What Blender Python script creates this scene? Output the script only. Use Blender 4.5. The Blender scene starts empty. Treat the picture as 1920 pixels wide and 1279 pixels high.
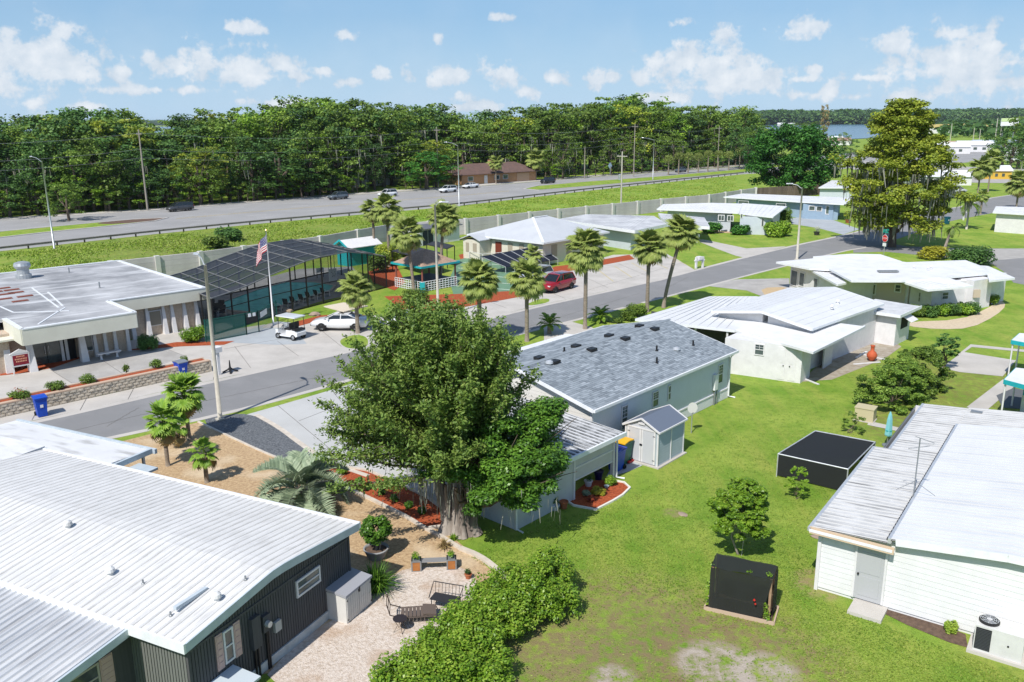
import bpy, math, random, numpy as np
from mathutils import Vector, Matrix
R = math.radians
random.seed(7); np.random.seed(7)
S = bpy.context.scene
COL = S.collection
# ------------------------------------------------------------------ camera
F, CAMH, W, H = 1600.0, 16.5, 1920.0, 1279.0
PITCH, ROLL = R(14.52), R(0.43)
cd = bpy.data.cameras.new('camera'); cam = bpy.data.objects.new('camera', cd); COL.objects.link(cam)
cd.sensor_width = 36.0; cd.lens = 36.0 * F / W; cd.clip_start = 0.5; cd.clip_end = 40000
cam.location = (0, 0, CAMH)
cam.rotation_mode = 'QUATERNION'
cam.rotation_quaternion = (Matrix.Rotation(math.pi / 2 - PITCH, 3, 'X') @ Matrix.Rotation(-ROLL, 3, 'Z')).to_quaternion()
S.camera = cam
# ------------------------------------------------------------------ light
SUN_EL, SUN_AZ = 50.0, 62.0            # the shadows fall towards world azimuth 62 degrees
S.view_settings.view_transform = 'Standard'; S.view_settings.look = 'None'
S.view_settings.exposure = 0.18; S.view_settings.gamma = 1.0; S.view_settings.use_curve_mapping = False
sd = bpy.data.lights.new('sun', 'SUN'); sun = bpy.data.objects.new('sun', sd); COL.objects.link(sun)
sd.energy = 4.6; sd.angle = R(0.55); sd.color = (1.0, 0.955, 0.89)
d = Vector((math.cos(R(SUN_AZ)) * math.cos(R(SUN_EL)), math.sin(R(SUN_AZ)) * math.cos(R(SUN_EL)), -math.sin(R(SUN_EL))))
sun.rotation_mode = 'QUATERNION'; sun.rotation_quaternion = d.to_track_quat('-Z', 'Y')
SKYK = 0.132
cf_, sf_ = math.cos(PITCH), math.sin(PITCH)
_f = np.array([0, cf_, -sf_]); _u = np.array([0, sf_, cf_]); _r = np.array([1., 0, 0])
_r2 = _r * math.cos(ROLL) - _u * math.sin(ROLL); _u2 = _u * math.cos(ROLL) + _r * math.sin(ROLL)
def ray(px, py):
    return _r2 * (px - W / 2) / F - _u2 * (py - H / 2) / F + _f
def G(px, py, z=0.0):
    "the point at height z seen at this place of the photograph (1920 x 1279)"
    q = ray(px, py); t = (z - CAMH) / q[2]
    return (q[0] * t, q[1] * t, z)
def HIT(px, py, A, B):
    "the point of the upright plane through A and B seen at this place"
    q = ray(px, py); n = (-(B[1] - A[1]), B[0] - A[0])
    t = (A[0] * n[0] + A[1] * n[1]) / (q[0] * n[0] + q[1] * n[1])
    return (q[0] * t, q[1] * t, CAMH + q[2] * t)
def PROJ(x, y, z):
    v = np.array([x, y, z - CAMH]); k = v @ _f
    return W / 2 + F * (v @ _r2) / k, H / 2 - F * (v @ _u2) / k
def HT(px, py, qy):
    "height of a thing standing at ground place (px,py) whose top shows at row qy"
    x, y, _ = G(px, py); lo, hi = 0., 80.
    for _ in range(40):
        m = (lo + hi) / 2
        if PROJ(x, y, m)[1] > qy: lo = m
        else: hi = m
    return m
# ------------------------------------------------------------------ world
wd = bpy.data.worlds.new('World'); S.world = wd; wd.use_nodes = True
nt = wd.node_tree; N = nt.nodes; LK = nt.links; N.clear()
def nd(t, **k):
    n = N.new(t)
    for a, b in k.items(): setattr(n, a, b)
    return n
def mth(op, a, b=None, c=None, clamp=False):
    n = nd('ShaderNodeMath', operation=op); n.use_clamp = clamp
    for i, q in enumerate((a, b, c)):
        if q is None: continue
        if isinstance(q, (int, float)): n.inputs[i].default_value = q
        else: LK.new(q, n.inputs[i])
    return n.outputs[0]
out = nd('ShaderNodeOutputWorld'); bg = nd('ShaderNodeBackground'); LK.new(bg.outputs[0], out.inputs[0])
sky = nd('ShaderNodeTexSky'); sky.sky_type = 'NISHITA'; sky.sun_disc = False
sky.sun_elevation = R(SUN_EL); sky.sun_rotation = R(90 - (SUN_AZ + 180)); sky.air_density = 1.0; sky.dust_density = 0.35; sky.ozone_density = 1.6
tc = nd('ShaderNodeTexCoord'); sep = nd('ShaderNodeSeparateXYZ'); LK.new(tc.outputs['Generated'], sep.inputs[0])
az = mth('ARCTAN2', sep.outputs[0], sep.outputs[1]); el = mth('ARCSINE', sep.outputs[2])
cmb = nd('ShaderNodeCombineXYZ'); LK.new(az, cmb.inputs[0]); LK.new(el, cmb.inputs[1])
CL = [(85,128,110,30),(460,128,85,26),(1330,140,110,26),(1820,130,110,36),(70,112,75,52),(30,110,60,38),(145,112,60,34),(100,138,95,14),(232,131,16,11),(310,128,36,22),(395,118,42,34),(452,118,62,30),(515,122,38,20),(500,140,80,8),
      (597,130,25,10),(655,62,28,11),(470,50,32,12),(716,130,18,15),(768,144,20,17),(661,152,24,8),(830,142,34,20),(868,134,17,18),(941,138,44,22),(1032,142,25,14),(994,168,32,14),
      (862,180,28,12),(942,28,24,8),(820,66,11,13),(1125,145,38,16),(1197,145,24,18),(1320,120,62,46),(1265,125,52,28),(1390,110,44,34),(1345,155,95,22),(1420,155,30,18),
      (1332,88,38,18),(1276,40,26,10),(1512,56,36,22),(1525,128,16,10),(1512,146,26,7),(1555,170,18,14),(1498,175,36,10),(1700,75,44,18),(1640,143,36,6),
      (1785,60,36,20),(1745,110,58,28),(1800,100,52,38),(1850,90,32,24),(1730,135,55,18),(1905,110,26,26),(1860,150,95,14),(1600,180,30,8),(1700,178,50,14),(255,165,120,7),(70,190,22,11),(520,190,60,8),(900,196,60,8),(1240,180,60,10),(160,196,30,8)]
nA = nd('ShaderNodeTexNoise'); nA.inputs['Scale'].default_value = 36; nA.inputs['Detail'].default_value = 7; nA.inputs['Roughness'].default_value = 0.62
nB = nd('ShaderNodeTexNoise'); nB.inputs['Scale'].default_value = 9; nB.inputs['Detail'].default_value = 3
stretch = nd('ShaderNodeVectorMath', operation='MULTIPLY'); stretch.inputs[1].default_value = (1, 1, 1.5); LK.new(cmb.outputs[0], stretch.inputs[0])
LK.new(cmb.outputs[0], nA.inputs['Vector']); LK.new(cmb.outputs[0], nB.inputs['Vector'])
cur = None; shade = None
for (px, py, w_, h_) in CL:
    q = ray(px, py + 3); a_ = math.atan2(q[0], q[1]); e_ = math.atan2(q[2], math.hypot(q[0], q[1]))
    s1 = nd('ShaderNodeVectorMath', operation='SUBTRACT'); LK.new(cmb.outputs[0], s1.inputs[0]); s1.inputs[1].default_value = (a_, e_, 0)
    s2 = nd('ShaderNodeVectorMath', operation='MULTIPLY'); LK.new(s1.outputs[0], s2.inputs[0]); s2.inputs[1].default_value = (F / w_ / (1.3 if w_ > 36 else 1.15), F / h_ / (1.35 if w_ > 36 else 1.15), 0)
    s3 = nd('ShaderNodeVectorMath', operation='LENGTH'); LK.new(s2.outputs[0], s3.inputs[0])
    cur = s3.outputs['Value'] if cur is None else mth('SMOOTH_MIN', cur, s3.outputs['Value'], 0.25)
# all round the rest of the sky: the same scattered fair-weather clouds
nG = nd('ShaderNodeTexNoise'); nG.inputs['Scale'].default_value = 6.0; nG.inputs['Detail'].default_value = 4; LK.new(stretch.outputs[0], nG.inputs['Vector'])
band = mth('SUBTRACT', 1.0, mth('ABSOLUTE', mth('MULTIPLY', mth('SUBTRACT', el, 0.16), 5.0)), clamp=True)
gen = mth('MULTIPLY', mth('SUBTRACT', nG.outputs[0], 0.60), mth('MULTIPLY', band, 9.0))
outside = mth('MULTIPLY', mth('SUBTRACT', mth('ABSOLUTE', az), 0.6), 6.0, clamp=True)
gen = mth('MULTIPLY', gen, outside)
dens0 = mth('ADD', mth('SUBTRACT', 1.04, cur), mth('MULTIPLY', mth('SUBTRACT', nA.outputs[0], 0.53), 4.2))
dens0 = mth('MAXIMUM', dens0, gen)
dens = mth('MULTIPLY', dens0, 1.9, clamp=True)
core = mth('MULTIPLY', dens0, 0.42, clamp=True)
veil = mth('MULTIPLY', mth('SUBTRACT', nB.outputs[0], 0.42), 0.9, clamp=True)
veil = mth('MULTIPLY', veil, mth('SUBTRACT', 1.0, mth('MULTIPLY', mth('ABSOLUTE', el), 2.6), clamp=True))
alpha = mth('MAXIMUM', mth('MULTIPLY', dens, 0.86), mth('MULTIPLY', veil, 0.75))
nC = nd('ShaderNodeTexNoise'); nC.inputs['Scale'].default_value = 42; nC.inputs['Detail'].default_value = 4
off = nd('ShaderNodeVectorMath', operation='ADD'); off.inputs[1].default_value = (3.1, 0.02, 0); LK.new(cmb.outputs[0], off.inputs[0]); LK.new(off.outputs[0], nC.inputs['Vector'])
lit = mth('ADD', mth('MULTIPLY', core, 0.75), mth('MULTIPLY', mth('SUBTRACT', nC.outputs[0], 0.30), 1.25), clamp=True)
cc = nd('ShaderNodeMix', data_type='RGBA'); cc.inputs['A'].default_value = (3.7, 4.4, 5.2, 1); cc.inputs['B'].default_value = (6.7, 6.75, 6.85, 1); LK.new(lit, cc.inputs['Factor'])
# the sky a little paler and bluer towards the skyline, as a humid summer sky
rp = nd('ShaderNodeValToRGB'); LK.new(mth('MULTIPLY', mth('ABSOLUTE', el), 2.0), rp.inputs[0]); q_ = rp.color_ramp.elements
q_[0].color = (.52, .745, .96, 1); q_[0].position = 0.0; q_[1].color = (.165, .38, .70, 1); q_[1].position = 1.0; q2 = q_.new(0.22); q2.color = (.26, .495, .77, 1)
sc_ = nd('ShaderNodeMix', data_type='RGBA'); sc_.blend_type = 'MULTIPLY'; sc_.inputs['Factor'].default_value = 1; LK.new(rp.outputs[0], sc_.inputs['A']); sc_.inputs['B'].default_value = (6.0, 6.1, 6.3, 1)
hz = mth('SUBTRACT', 0.93, mth('MULTIPLY', mth('ABSOLUTE', el), 1.6), clamp=True)
sk1 = nd('ShaderNodeMix', data_type='RGBA'); LK.new(hz, sk1.inputs['Factor']); LK.new(sky.outputs[0], sk1.inputs['A']); LK.new(sc_.outputs['Result'], sk1.inputs['B'])
mx = nd('ShaderNodeMix', data_type='RGBA'); LK.new(alpha, mx.inputs['Factor']); LK.new(sk1.outputs['Result'], mx.inputs['A']); LK.new(cc.outputs['Result'], mx.inputs['B'])
LK.new(mx.outputs['Result'], bg.inputs['Color']); bg.inputs['Strength'].default_value = SKYK
try:
    wd.cycles.sampling_method = 'MANUAL'; wd.cycles.sample_map_resolution = 512
except Exception: pass
S.cycles.max_bounces = 5; S.cycles.diffuse_bounces = 3; S.cycles.glossy_bounces = 2; S.cycles.transmission_bounces = 4; S.cycles.transparent_max_bounces = 10
S.cycles.caustics_reflective = False; S.cycles.caustics_refractive = False
# ------------------------------------------------------------------ materials
def newmat(name):
    m = bpy.data.materials.new(name); m.use_nodes = True
    return m, m.node_tree, m.node_tree.nodes['Principled BSDF']
def c4(c): return (c[0], c[1], c[2], 1)
def mat(name, col, rough=0.75, col2=None, scale=3.0, detail=5, lo=0.35, hi=0.65, bump=0.0, bscale=40.0, metal=0.0, spec=0.3, stretch=(1, 1, 1), pos=False, rand=0.0, streak=None, rot=None):
    m, t, b = newmat(name); n = t.nodes; l = t.links
    b.inputs['Roughness'].default_value = rough; b.inputs['Metallic'].default_value = metal; b.inputs['Specular IOR Level'].default_value = spec
    if pos or rot is not None: co = n.new('ShaderNodeNewGeometry').outputs['Position']
    else: co = n.new('ShaderNodeTexCoord').outputs['Object']
    def mapping(sc):
        q = n.new('ShaderNodeMapping'); l.new(co, q.inputs[0])
        if rot is None: q.inputs['Scale'].default_value = sc
        else: q.vector_type = 'TEXTURE'; q.inputs['Rotation'].default_value = (0, 0, R(rot)); q.inputs['Scale'].default_value = [1 / v for v in sc]
        return q
    mp = mapping(stretch)
    src = None
    if col2 is not None:
        tx = n.new('ShaderNodeTexNoise'); tx.inputs['Scale'].default_value = scale; tx.inputs['Detail'].default_value = detail; tx.inputs['Roughness'].default_value = 0.62
        l.new(mp.outputs[0], tx.inputs['Vector'])
        mr = n.new('ShaderNodeMapRange'); mr.inputs['From Min'].default_value = lo; mr.inputs['From Max'].default_value = hi; l.new(tx.outputs[0], mr.inputs[0])
        mc = n.new('ShaderNodeMix'); mc.data_type = 'RGBA'; mc.inputs['A'].default_value = c4(col); mc.inputs['B'].default_value = c4(col2)
        l.new(mr.outputs[0], mc.inputs['Factor']); src = mc.outputs['Result']
        if streak:
            sc_, st_, a_, c_ = streak
            m2 = mapping(st_)
            t2 = n.new('ShaderNodeTexNoise'); t2.inputs['Scale'].default_value = sc_; t2.inputs['Detail'].default_value = 6; l.new(m2.outputs[0], t2.inputs['Vector'])
            r2 = n.new('ShaderNodeMapRange'); r2.inputs['From Min'].default_value = 0.52; r2.inputs['From Max'].default_value = 0.70; r2.inputs['To Max'].default_value = a_; l.new(t2.outputs[0], r2.inputs[0])
            mc2 = n.new('ShaderNodeMix'); mc2.data_type = 'RGBA'; l.new(r2.outputs[0], mc2.inputs['Factor']); l.new(src, mc2.inputs['A']); mc2.inputs['B'].default_value = c4(c_); src = mc2.outputs['Result']
    else:
        b.inputs['Base Color'].default_value = c4(col)
    if rand > 0:
        oi = n.new('ShaderNodeObjectInfo'); hs = n.new('ShaderNodeHueSaturation')
        if src is not None: l.new(src, hs.inputs['Color'])
        else: hs.inputs['Color'].default_value = c4(col)
        mr = n.new('ShaderNodeMapRange'); mr.inputs['To Min'].default_value = 1 - rand; mr.inputs['To Max'].default_value = 1 + rand; l.new(oi.outputs['Random'], mr.inputs[0]); l.new(mr.outputs[0], hs.inputs['Value'])
        src = hs.outputs[0]
    if src is not None: l.new(src, b.inputs['Base Color'])
    if bump > 0:
        tb = n.new('ShaderNodeTexNoise'); tb.inputs['Scale'].default_value = bscale; tb.inputs['Detail'].default_value = 4; l.new(mp.outputs[0], tb.inputs['Vector'])
        bn = n.new('ShaderNodeBump'); bn.inputs['Strength'].default_value = bump; bn.inputs['Distance'].default_value = 0.05; l.new(tb.outputs[0], bn.inputs['Height']); l.new(bn.outputs[0], b.inputs['Normal'])
    return m
def leafmat(name, cols, trans=0.25, rough=0.55, rand=0.12):
    "leaf colours picked by the face attribute tint (0..1); each plant a little lighter or darker"
    m, t, b = newmat(name); n = t.nodes; l = t.links
    at = n.new('ShaderNodeAttribute'); at.attribute_name = 'tint'
    cr = n.new('ShaderNodeValToRGB'); e = cr.color_ramp.elements
    e[0].color = c4(cols[0]); e[0].position = 0.0; e[1].color = c4(cols[-1]); e[1].position = 1.0
    for i, c in enumerate(cols[1:-1]):
        q = e.new((i + 1) / (len(cols) - 1)); q.color = c4(c)
    l.new(at.outputs['Fac'], cr.inputs[0])
    oi = n.new('ShaderNodeObjectInfo'); hs = n.new('ShaderNodeHueSaturation'); l.new(cr.outputs[0], hs.inputs['Color'])
    mr = n.new('ShaderNodeMapRange'); mr.inputs['To Min'].default_value = 1 - rand; mr.inputs['To Max'].default_value = 1 + rand; l.new(oi.outputs['Random'], mr.inputs[0]); l.new(mr.outputs[0], hs.inputs['Value'])
    l.new(hs.outputs[0], b.inputs['Base Color']); b.inputs['Roughness'].default_value = rough; b.inputs['Specular IOR Level'].default_value = 0.35
    tr = n.new('ShaderNodeBsdfTranslucent'); l.new(hs.outputs[0], tr.inputs[0]); ms = n.new('ShaderNodeMixShader'); ms.inputs[0].default_value = trans
    l.new(b.outputs[0], ms.inputs[1]); l.new(tr.outputs[0], ms.inputs[2]); l.new(ms.outputs[0], n['Material Output'].inputs[0])
    return m
def screenmat(name, col, alpha):
    m, t, b = newmat(name); b.inputs['Base Color'].default_value = c4(col); b.inputs['Alpha'].default_value = alpha; b.inputs['Roughness'].default_value = 0.8
    return m
# ------------------------------------------------------------------ mesh helper
class MB:
    def __init__(s): s.v = []; s.f = []; s.m = []; s.k = 0
    def add(s, vs, fs):
        o = len(s.v); s.v.extend([tuple(map(float, q)) for q in vs])
        for f in fs: s.f.append(tuple(o + i for i in f)); s.m.append(s.k)
    def mi(s, k): s.k = k; return s
    def box(s, x0, x1, y0, y1, z0, z1):
        s.add([(x0, y0, z0), (x1, y0, z0), (x1, y1, z0), (x0, y1, z0), (x0, y0, z1), (x1, y0, z1), (x1, y1, z1), (x0, y1, z1)],
              [(0, 3, 2, 1), (4, 5, 6, 7), (0, 1, 5, 4), (1, 2, 6, 5), (2, 3, 7, 6), (3, 0, 4, 7)]); return s
    def prism(s, poly, z0, z1):
        n = len(poly); a = sum(poly[i][0] * poly[(i + 1) % n][1] - poly[(i + 1) % n][0] * poly[i][1] for i in range(n))
        if a < 0: poly = poly[::-1]
        s.add([(p[0], p[1], z0) for p in poly] + [(p[0], p[1], z1) for p in poly],
              [tuple(range(n))[::-1], tuple(range(n, 2 * n))] + [(i, (i + 1) % n, n + (i + 1) % n, n + i) for i in range(n)]); return s
    def sheet(s, poly, z):
        n = len(poly); a = sum(poly[i][0] * poly[(i + 1) % n][1] - poly[(i + 1) % n][0] * poly[i][1] for i in range(n))
        if a < 0: poly = poly[::-1]
        s.add([(p[0], p[1], z) for p in poly], [tuple(range(n))]); return s
    def slab(s, pts, th):
        "a plate whose upper face runs through the 3-D points"
        n = len(pts); a = sum(pts[i][0] * pts[(i + 1) % n][1] - pts[(i + 1) % n][0] * pts[i][1] for i in range(n))
        if a < 0: pts = pts[::-1]
        s.add([(p[0], p[1], p[2] - th) for p in pts] + list(pts), [tuple(range(n))[::-1], tuple(range(n, 2 * n))] + [(i, (i + 1) % n, n + (i + 1) % n, n + i) for i in range(n)]); return s
    def beam(s, a, b, w, h=None, up=(0, 0, 1)):
        h = h or w; a = Vector(a); b = Vector(b); t = (b - a).normalized(); u = Vector(up)
        if abs(t.dot(u)) > 0.98: u = Vector((1, 0, 0))
        x = t.cross(u).normalized(); y = x.cross(t).normalized()
        vs = [p + x * (i * w / 2) + y * (j * h / 2) for p in (a, b) for i, j in ((-1, -1), (1, -1), (1, 1), (-1, 1))]
        s.add(vs, [(0, 1, 2, 3), (7, 6, 5, 4), (0, 4, 5, 1), (1, 5, 6, 2), (2, 6, 7, 3), (3, 7, 4, 0)]); return s
    def tube(s, pts, rs, n=8, cap=True):
        pts = [Vector(p) for p in pts]
        if isinstance(rs, (int, float)): rs = [rs] * len(pts)
        vs = []; up = Vector((0.12, 0.2, 1)).normalized()
        for i, p in enumerate(pts):
            t = (pts[min(i + 1, len(pts) - 1)] - pts[max(i - 1, 0)]).normalized()
            q = up if abs(t.dot(up)) < 0.95 else Vector((1, 0, 0))
            x = t.cross(q).normalized(); y = t.cross(x).normalized()
            for k in range(n):
                a = 2 * math.pi * k / n; vs.append(p + x * math.cos(a) * rs[i] + y * math.sin(a) * rs[i])
        fs = []
        for i in range(len(pts) - 1):
            for k in range(n):
                k2 = (k + 1) % n; fs.append((i * n + k, i * n + k2, (i + 1) * n + k2, (i + 1) * n + k))
        if cap: fs.append(tuple(range(n))); fs.append(tuple(range((len(pts) - 1) * n, len(pts) * n))[::-1])
        s.add(vs, fs); return s
    def lathe(s, prof, n=12, c=(0, 0, 0), cap=True):
        vs = []
        for r_, z in prof:
            for k in range(n):
                a = 2 * math.pi * k / n; vs.append((c[0] + r_ * math.cos(a), c[1] + r_ * math.sin(a), c[2] + z))
        fs = [(i * n + k, i * n + (k + 1) % n, (i + 1) * n + (k + 1) % n, (i + 1) * n + k) for i in range(len(prof) - 1) for k in range(n)]
        if cap: fs.append(tuple(range(n))[::-1]); fs.append(tuple(range((len(prof) - 1) * n, len(prof) * n)))
        s.add(vs, fs); return s
    def mesh(s, name, mats, smooth=False):
        me = bpy.data.meshes.new(name); me.from_pydata(s.v, [], s.f)
        if not isinstance(mats, (list, tuple)): mats = [mats]
        for q in mats: me.materials.append(q)
        if len(mats) > 1: me.polygons.foreach_set('material_index', s.m)
        if smooth: me.polygons.foreach_set('use_smooth', [True] * len(s.f))
        me.update(); return me
    def build(s, name, mats, parent=None, smooth=False, loc=None, rz=None, kind=None):
        return link(name, s.mesh(name, mats, smooth), parent, loc, rz, kind)
def link(name, me, parent=None, loc=None, rz=None, kind=None):
    o = bpy.data.objects.new(name, me); COL.objects.link(o)
    if parent is not None: o.parent = parent.o if isinstance(parent, Thing) else parent
    if loc is not None: o.location = loc
    if rz is not None: o.rotation_euler = (0, 0, rz)
    if kind: o['kind'] = kind
    return o
def tag(o, label, cat, group=None):
    o['label'] = label; o['category'] = cat
    if group: o['group'] = group
    return o
class Thing:
    "an Empty at the thing's base; az in degrees is the world direction of its local x axis"
    def __init__(s, name, label, cat, loc=(0, 0), az=0.0, group=None, z=0.0):
        s.x, s.y, s.z, s.az = loc[0], loc[1], z, az
        s.o = bpy.data.objects.new(name, None); COL.objects.link(s.o); s.o.empty_display_size = 0.3
        s.o.location = (s.x, s.y, z); s.o.rotation_euler = (0, 0, R(az)); tag(s.o, label, cat, group)
    def L(s, p):
        dx, dy = p[0] - s.x, p[1] - s.y; c, q = math.cos(R(s.az)), math.sin(R(s.az))
        r_ = (dx * c + dy * q, -dx * q + dy * c)
        return r_ if len(p) == 2 else (r_[0], r_[1], p[2] - s.z)
    def Wd(s, p):
        c, q = math.cos(R(s.az)), math.sin(R(s.az)); r_ = (s.x + p[0] * c - p[1] * q, s.y + p[0] * q + p[1] * c)
        return r_ if len(p) == 2 else (r_[0], r_[1], p[2] + s.z)
    def P(s, px, py, z=0.0): return s.L(G(px, py, z))
def kids(o): return [c for c in o.children]
def dup(t, loc, az=0.0, label=None, group=None, scale=None, cat=None):
    src = t.o if isinstance(t, Thing) else t
    def cp(o, par):
        c = o.copy(); COL.objects.link(c)
        if par is not None: c.parent = par
        for ch in KID[o.name] if o.name in KID else []: cp(ch, c)
        return c
    KID = {}
    def walk(o):
        KID[o.name] = list(o.children)
        for ch in o.children: walk(ch)
    walk(src); r_ = cp(src, None); r_.location = (loc[0], loc[1], loc[2] if len(loc) > 2 else 0); r_.rotation_euler = (0, 0, R(az))
    if scale: r_.scale = (scale,) * 3 if isinstance(scale, (int, float)) else scale
    if label: r_['label'] = label
    if group: r_['group'] = group
    if cat: r_['category'] = cat
    return r_
# ------------------------------------------------------------------ palette
WHITE = mat('white_paint', (0.71, 0.70, 0.705), 0.55, (0.63, 0.62, 0.625), 2.0)
ROOFW = mat('white_roof_coating', (0.70, 0.705, 0.71), 0.6, (0.60, 0.61, 0.62), 0.9, 6, 0.40, 0.72, bump=0.15, bscale=8)
ROOFD = mat('dirty_white_roof', (0.68, 0.69, 0.70), 0.6, (0.62, 0.63, 0.63), 1.4, 7, 0.48, 0.70, streak=(1.6, (0.35, 3.0, 1), 0.6, (0.30, 0.29, 0.27)))
TRIM = mat('trim_white', (0.78, 0.79, 0.80), 0.4, (0.68, 0.70, 0.72), 3)
CONC = mat('concrete', (0.52, 0.49, 0.45), 0.85, (0.43, 0.405, 0.37), 0.45, 7, bump=0.15, bscale=20, pos=True)
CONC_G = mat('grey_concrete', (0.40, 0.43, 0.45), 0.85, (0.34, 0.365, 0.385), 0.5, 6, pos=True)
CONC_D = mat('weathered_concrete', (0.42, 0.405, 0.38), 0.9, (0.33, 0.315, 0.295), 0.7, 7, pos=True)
DRIVE = mat('painted_driveway', (0.50, 0.50, 0.485), 0.7, (0.45, 0.45, 0.435), 0.35, 6, pos=True)
GLASS = mat('window_glass', (0.035, 0.05, 0.055), 0.08, (0.10, 0.13, 0.12), 1.3, spec=0.8)
DARKIN = mat('dark_interior', (0.02, 0.02, 0.022), 0.9)
BLACKM = mat('black_metal', (0.02, 0.02, 0.022), 0.45)
GREYM = mat('grey_metal', (0.32, 0.34, 0.35), 0.45, (0.26, 0.275, 0.285), 6, metal=0.5)
GALV = mat('galvanised_steel', (0.50, 0.52, 0.53), 0.4, (0.38, 0.40, 0.41), 5, metal=0.5)
SILV = mat('silver_aluminium', (0.62, 0.64, 0.66), 0.35, (0.5, 0.52, 0.54), 4, metal=0.4)
POLE = mat('concrete_pole', (0.50, 0.47, 0.40), 0.8, (0.42, 0.39, 0.33), 3)
WOODPOLE = mat('weathered_wood_pole', (0.32, 0.29, 0.25), 0.9, (0.25, 0.22, 0.19), 4, stretch=(1, 1, 0.1))
BARK = mat('tree_bark', (0.17, 0.13, 0.10), 0.95, (0.09, 0.07, 0.055), 4, bump=0.6, bscale=9, stretch=(1, 1, 0.25))
BARKG = mat('grey_bark', (0.33, 0.29, 0.25), 0.95, (0.16, 0.13, 0.11), 2.6, 6, 0.42, 0.6, bump=0.8, bscale=8, stretch=(1, 1, 0.22))
PALMTR = mat('palm_trunk', (0.30, 0.25, 0.20), 0.95, (0.19, 0.155, 0.12), 5, bump=0.8, bscale=6, stretch=(1, 1, 3.0))
MULCH = mat('red_mulch', (0.46, 0.105, 0.036), 0.95, (0.23, 0.045, 0.018), 9, 6, 0.35, 0.68, bump=0.9, bscale=22, pos=True)
SANDM = mat('dry_leaf_mulch', (0.56, 0.41, 0.24), 0.95, (0.32, 0.20, 0.11), 7.0, 10, 0.36, 0.70, bump=0.8, bscale=22, pos=True, streak=(0.45, (1, 1, 1), 0.75, (0.66, 0.54, 0.38)))
CURB = mat('curbing', (0.62, 0.56, 0.48), 0.85, (0.50, 0.44, 0.37), 3, pos=True)
MOSS = mat('spanish_moss', (0.30, 0.30, 0.25), 0.95, (0.20, 0.20, 0.165), 3)
TERRA = mat('terracotta', (0.42, 0.14, 0.06), 0.8, (0.33, 0.10, 0.045), 6)
BLUEB = mat('blue_plastic', (0.012, 0.075, 0.50), 0.35, (0.010, 0.06, 0.40), 4)
GREENB = mat('green_plastic', (0.012, 0.11, 0.075), 0.4)
YELLB = mat('yellow_plastic', (0.72, 0.40, 0.02), 0.45)
TEAL = mat('teal_paint', (0.02, 0.38, 0.42), 0.45, (0.02, 0.32, 0.36), 4)
RUBBER = mat('tyre_rubber', (0.02, 0.02, 0.02), 0.85)
SOIL = mat('soil', (0.15, 0.10, 0.07), 0.95, (0.09, 0.06, 0.045), 6, pos=True)
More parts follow.
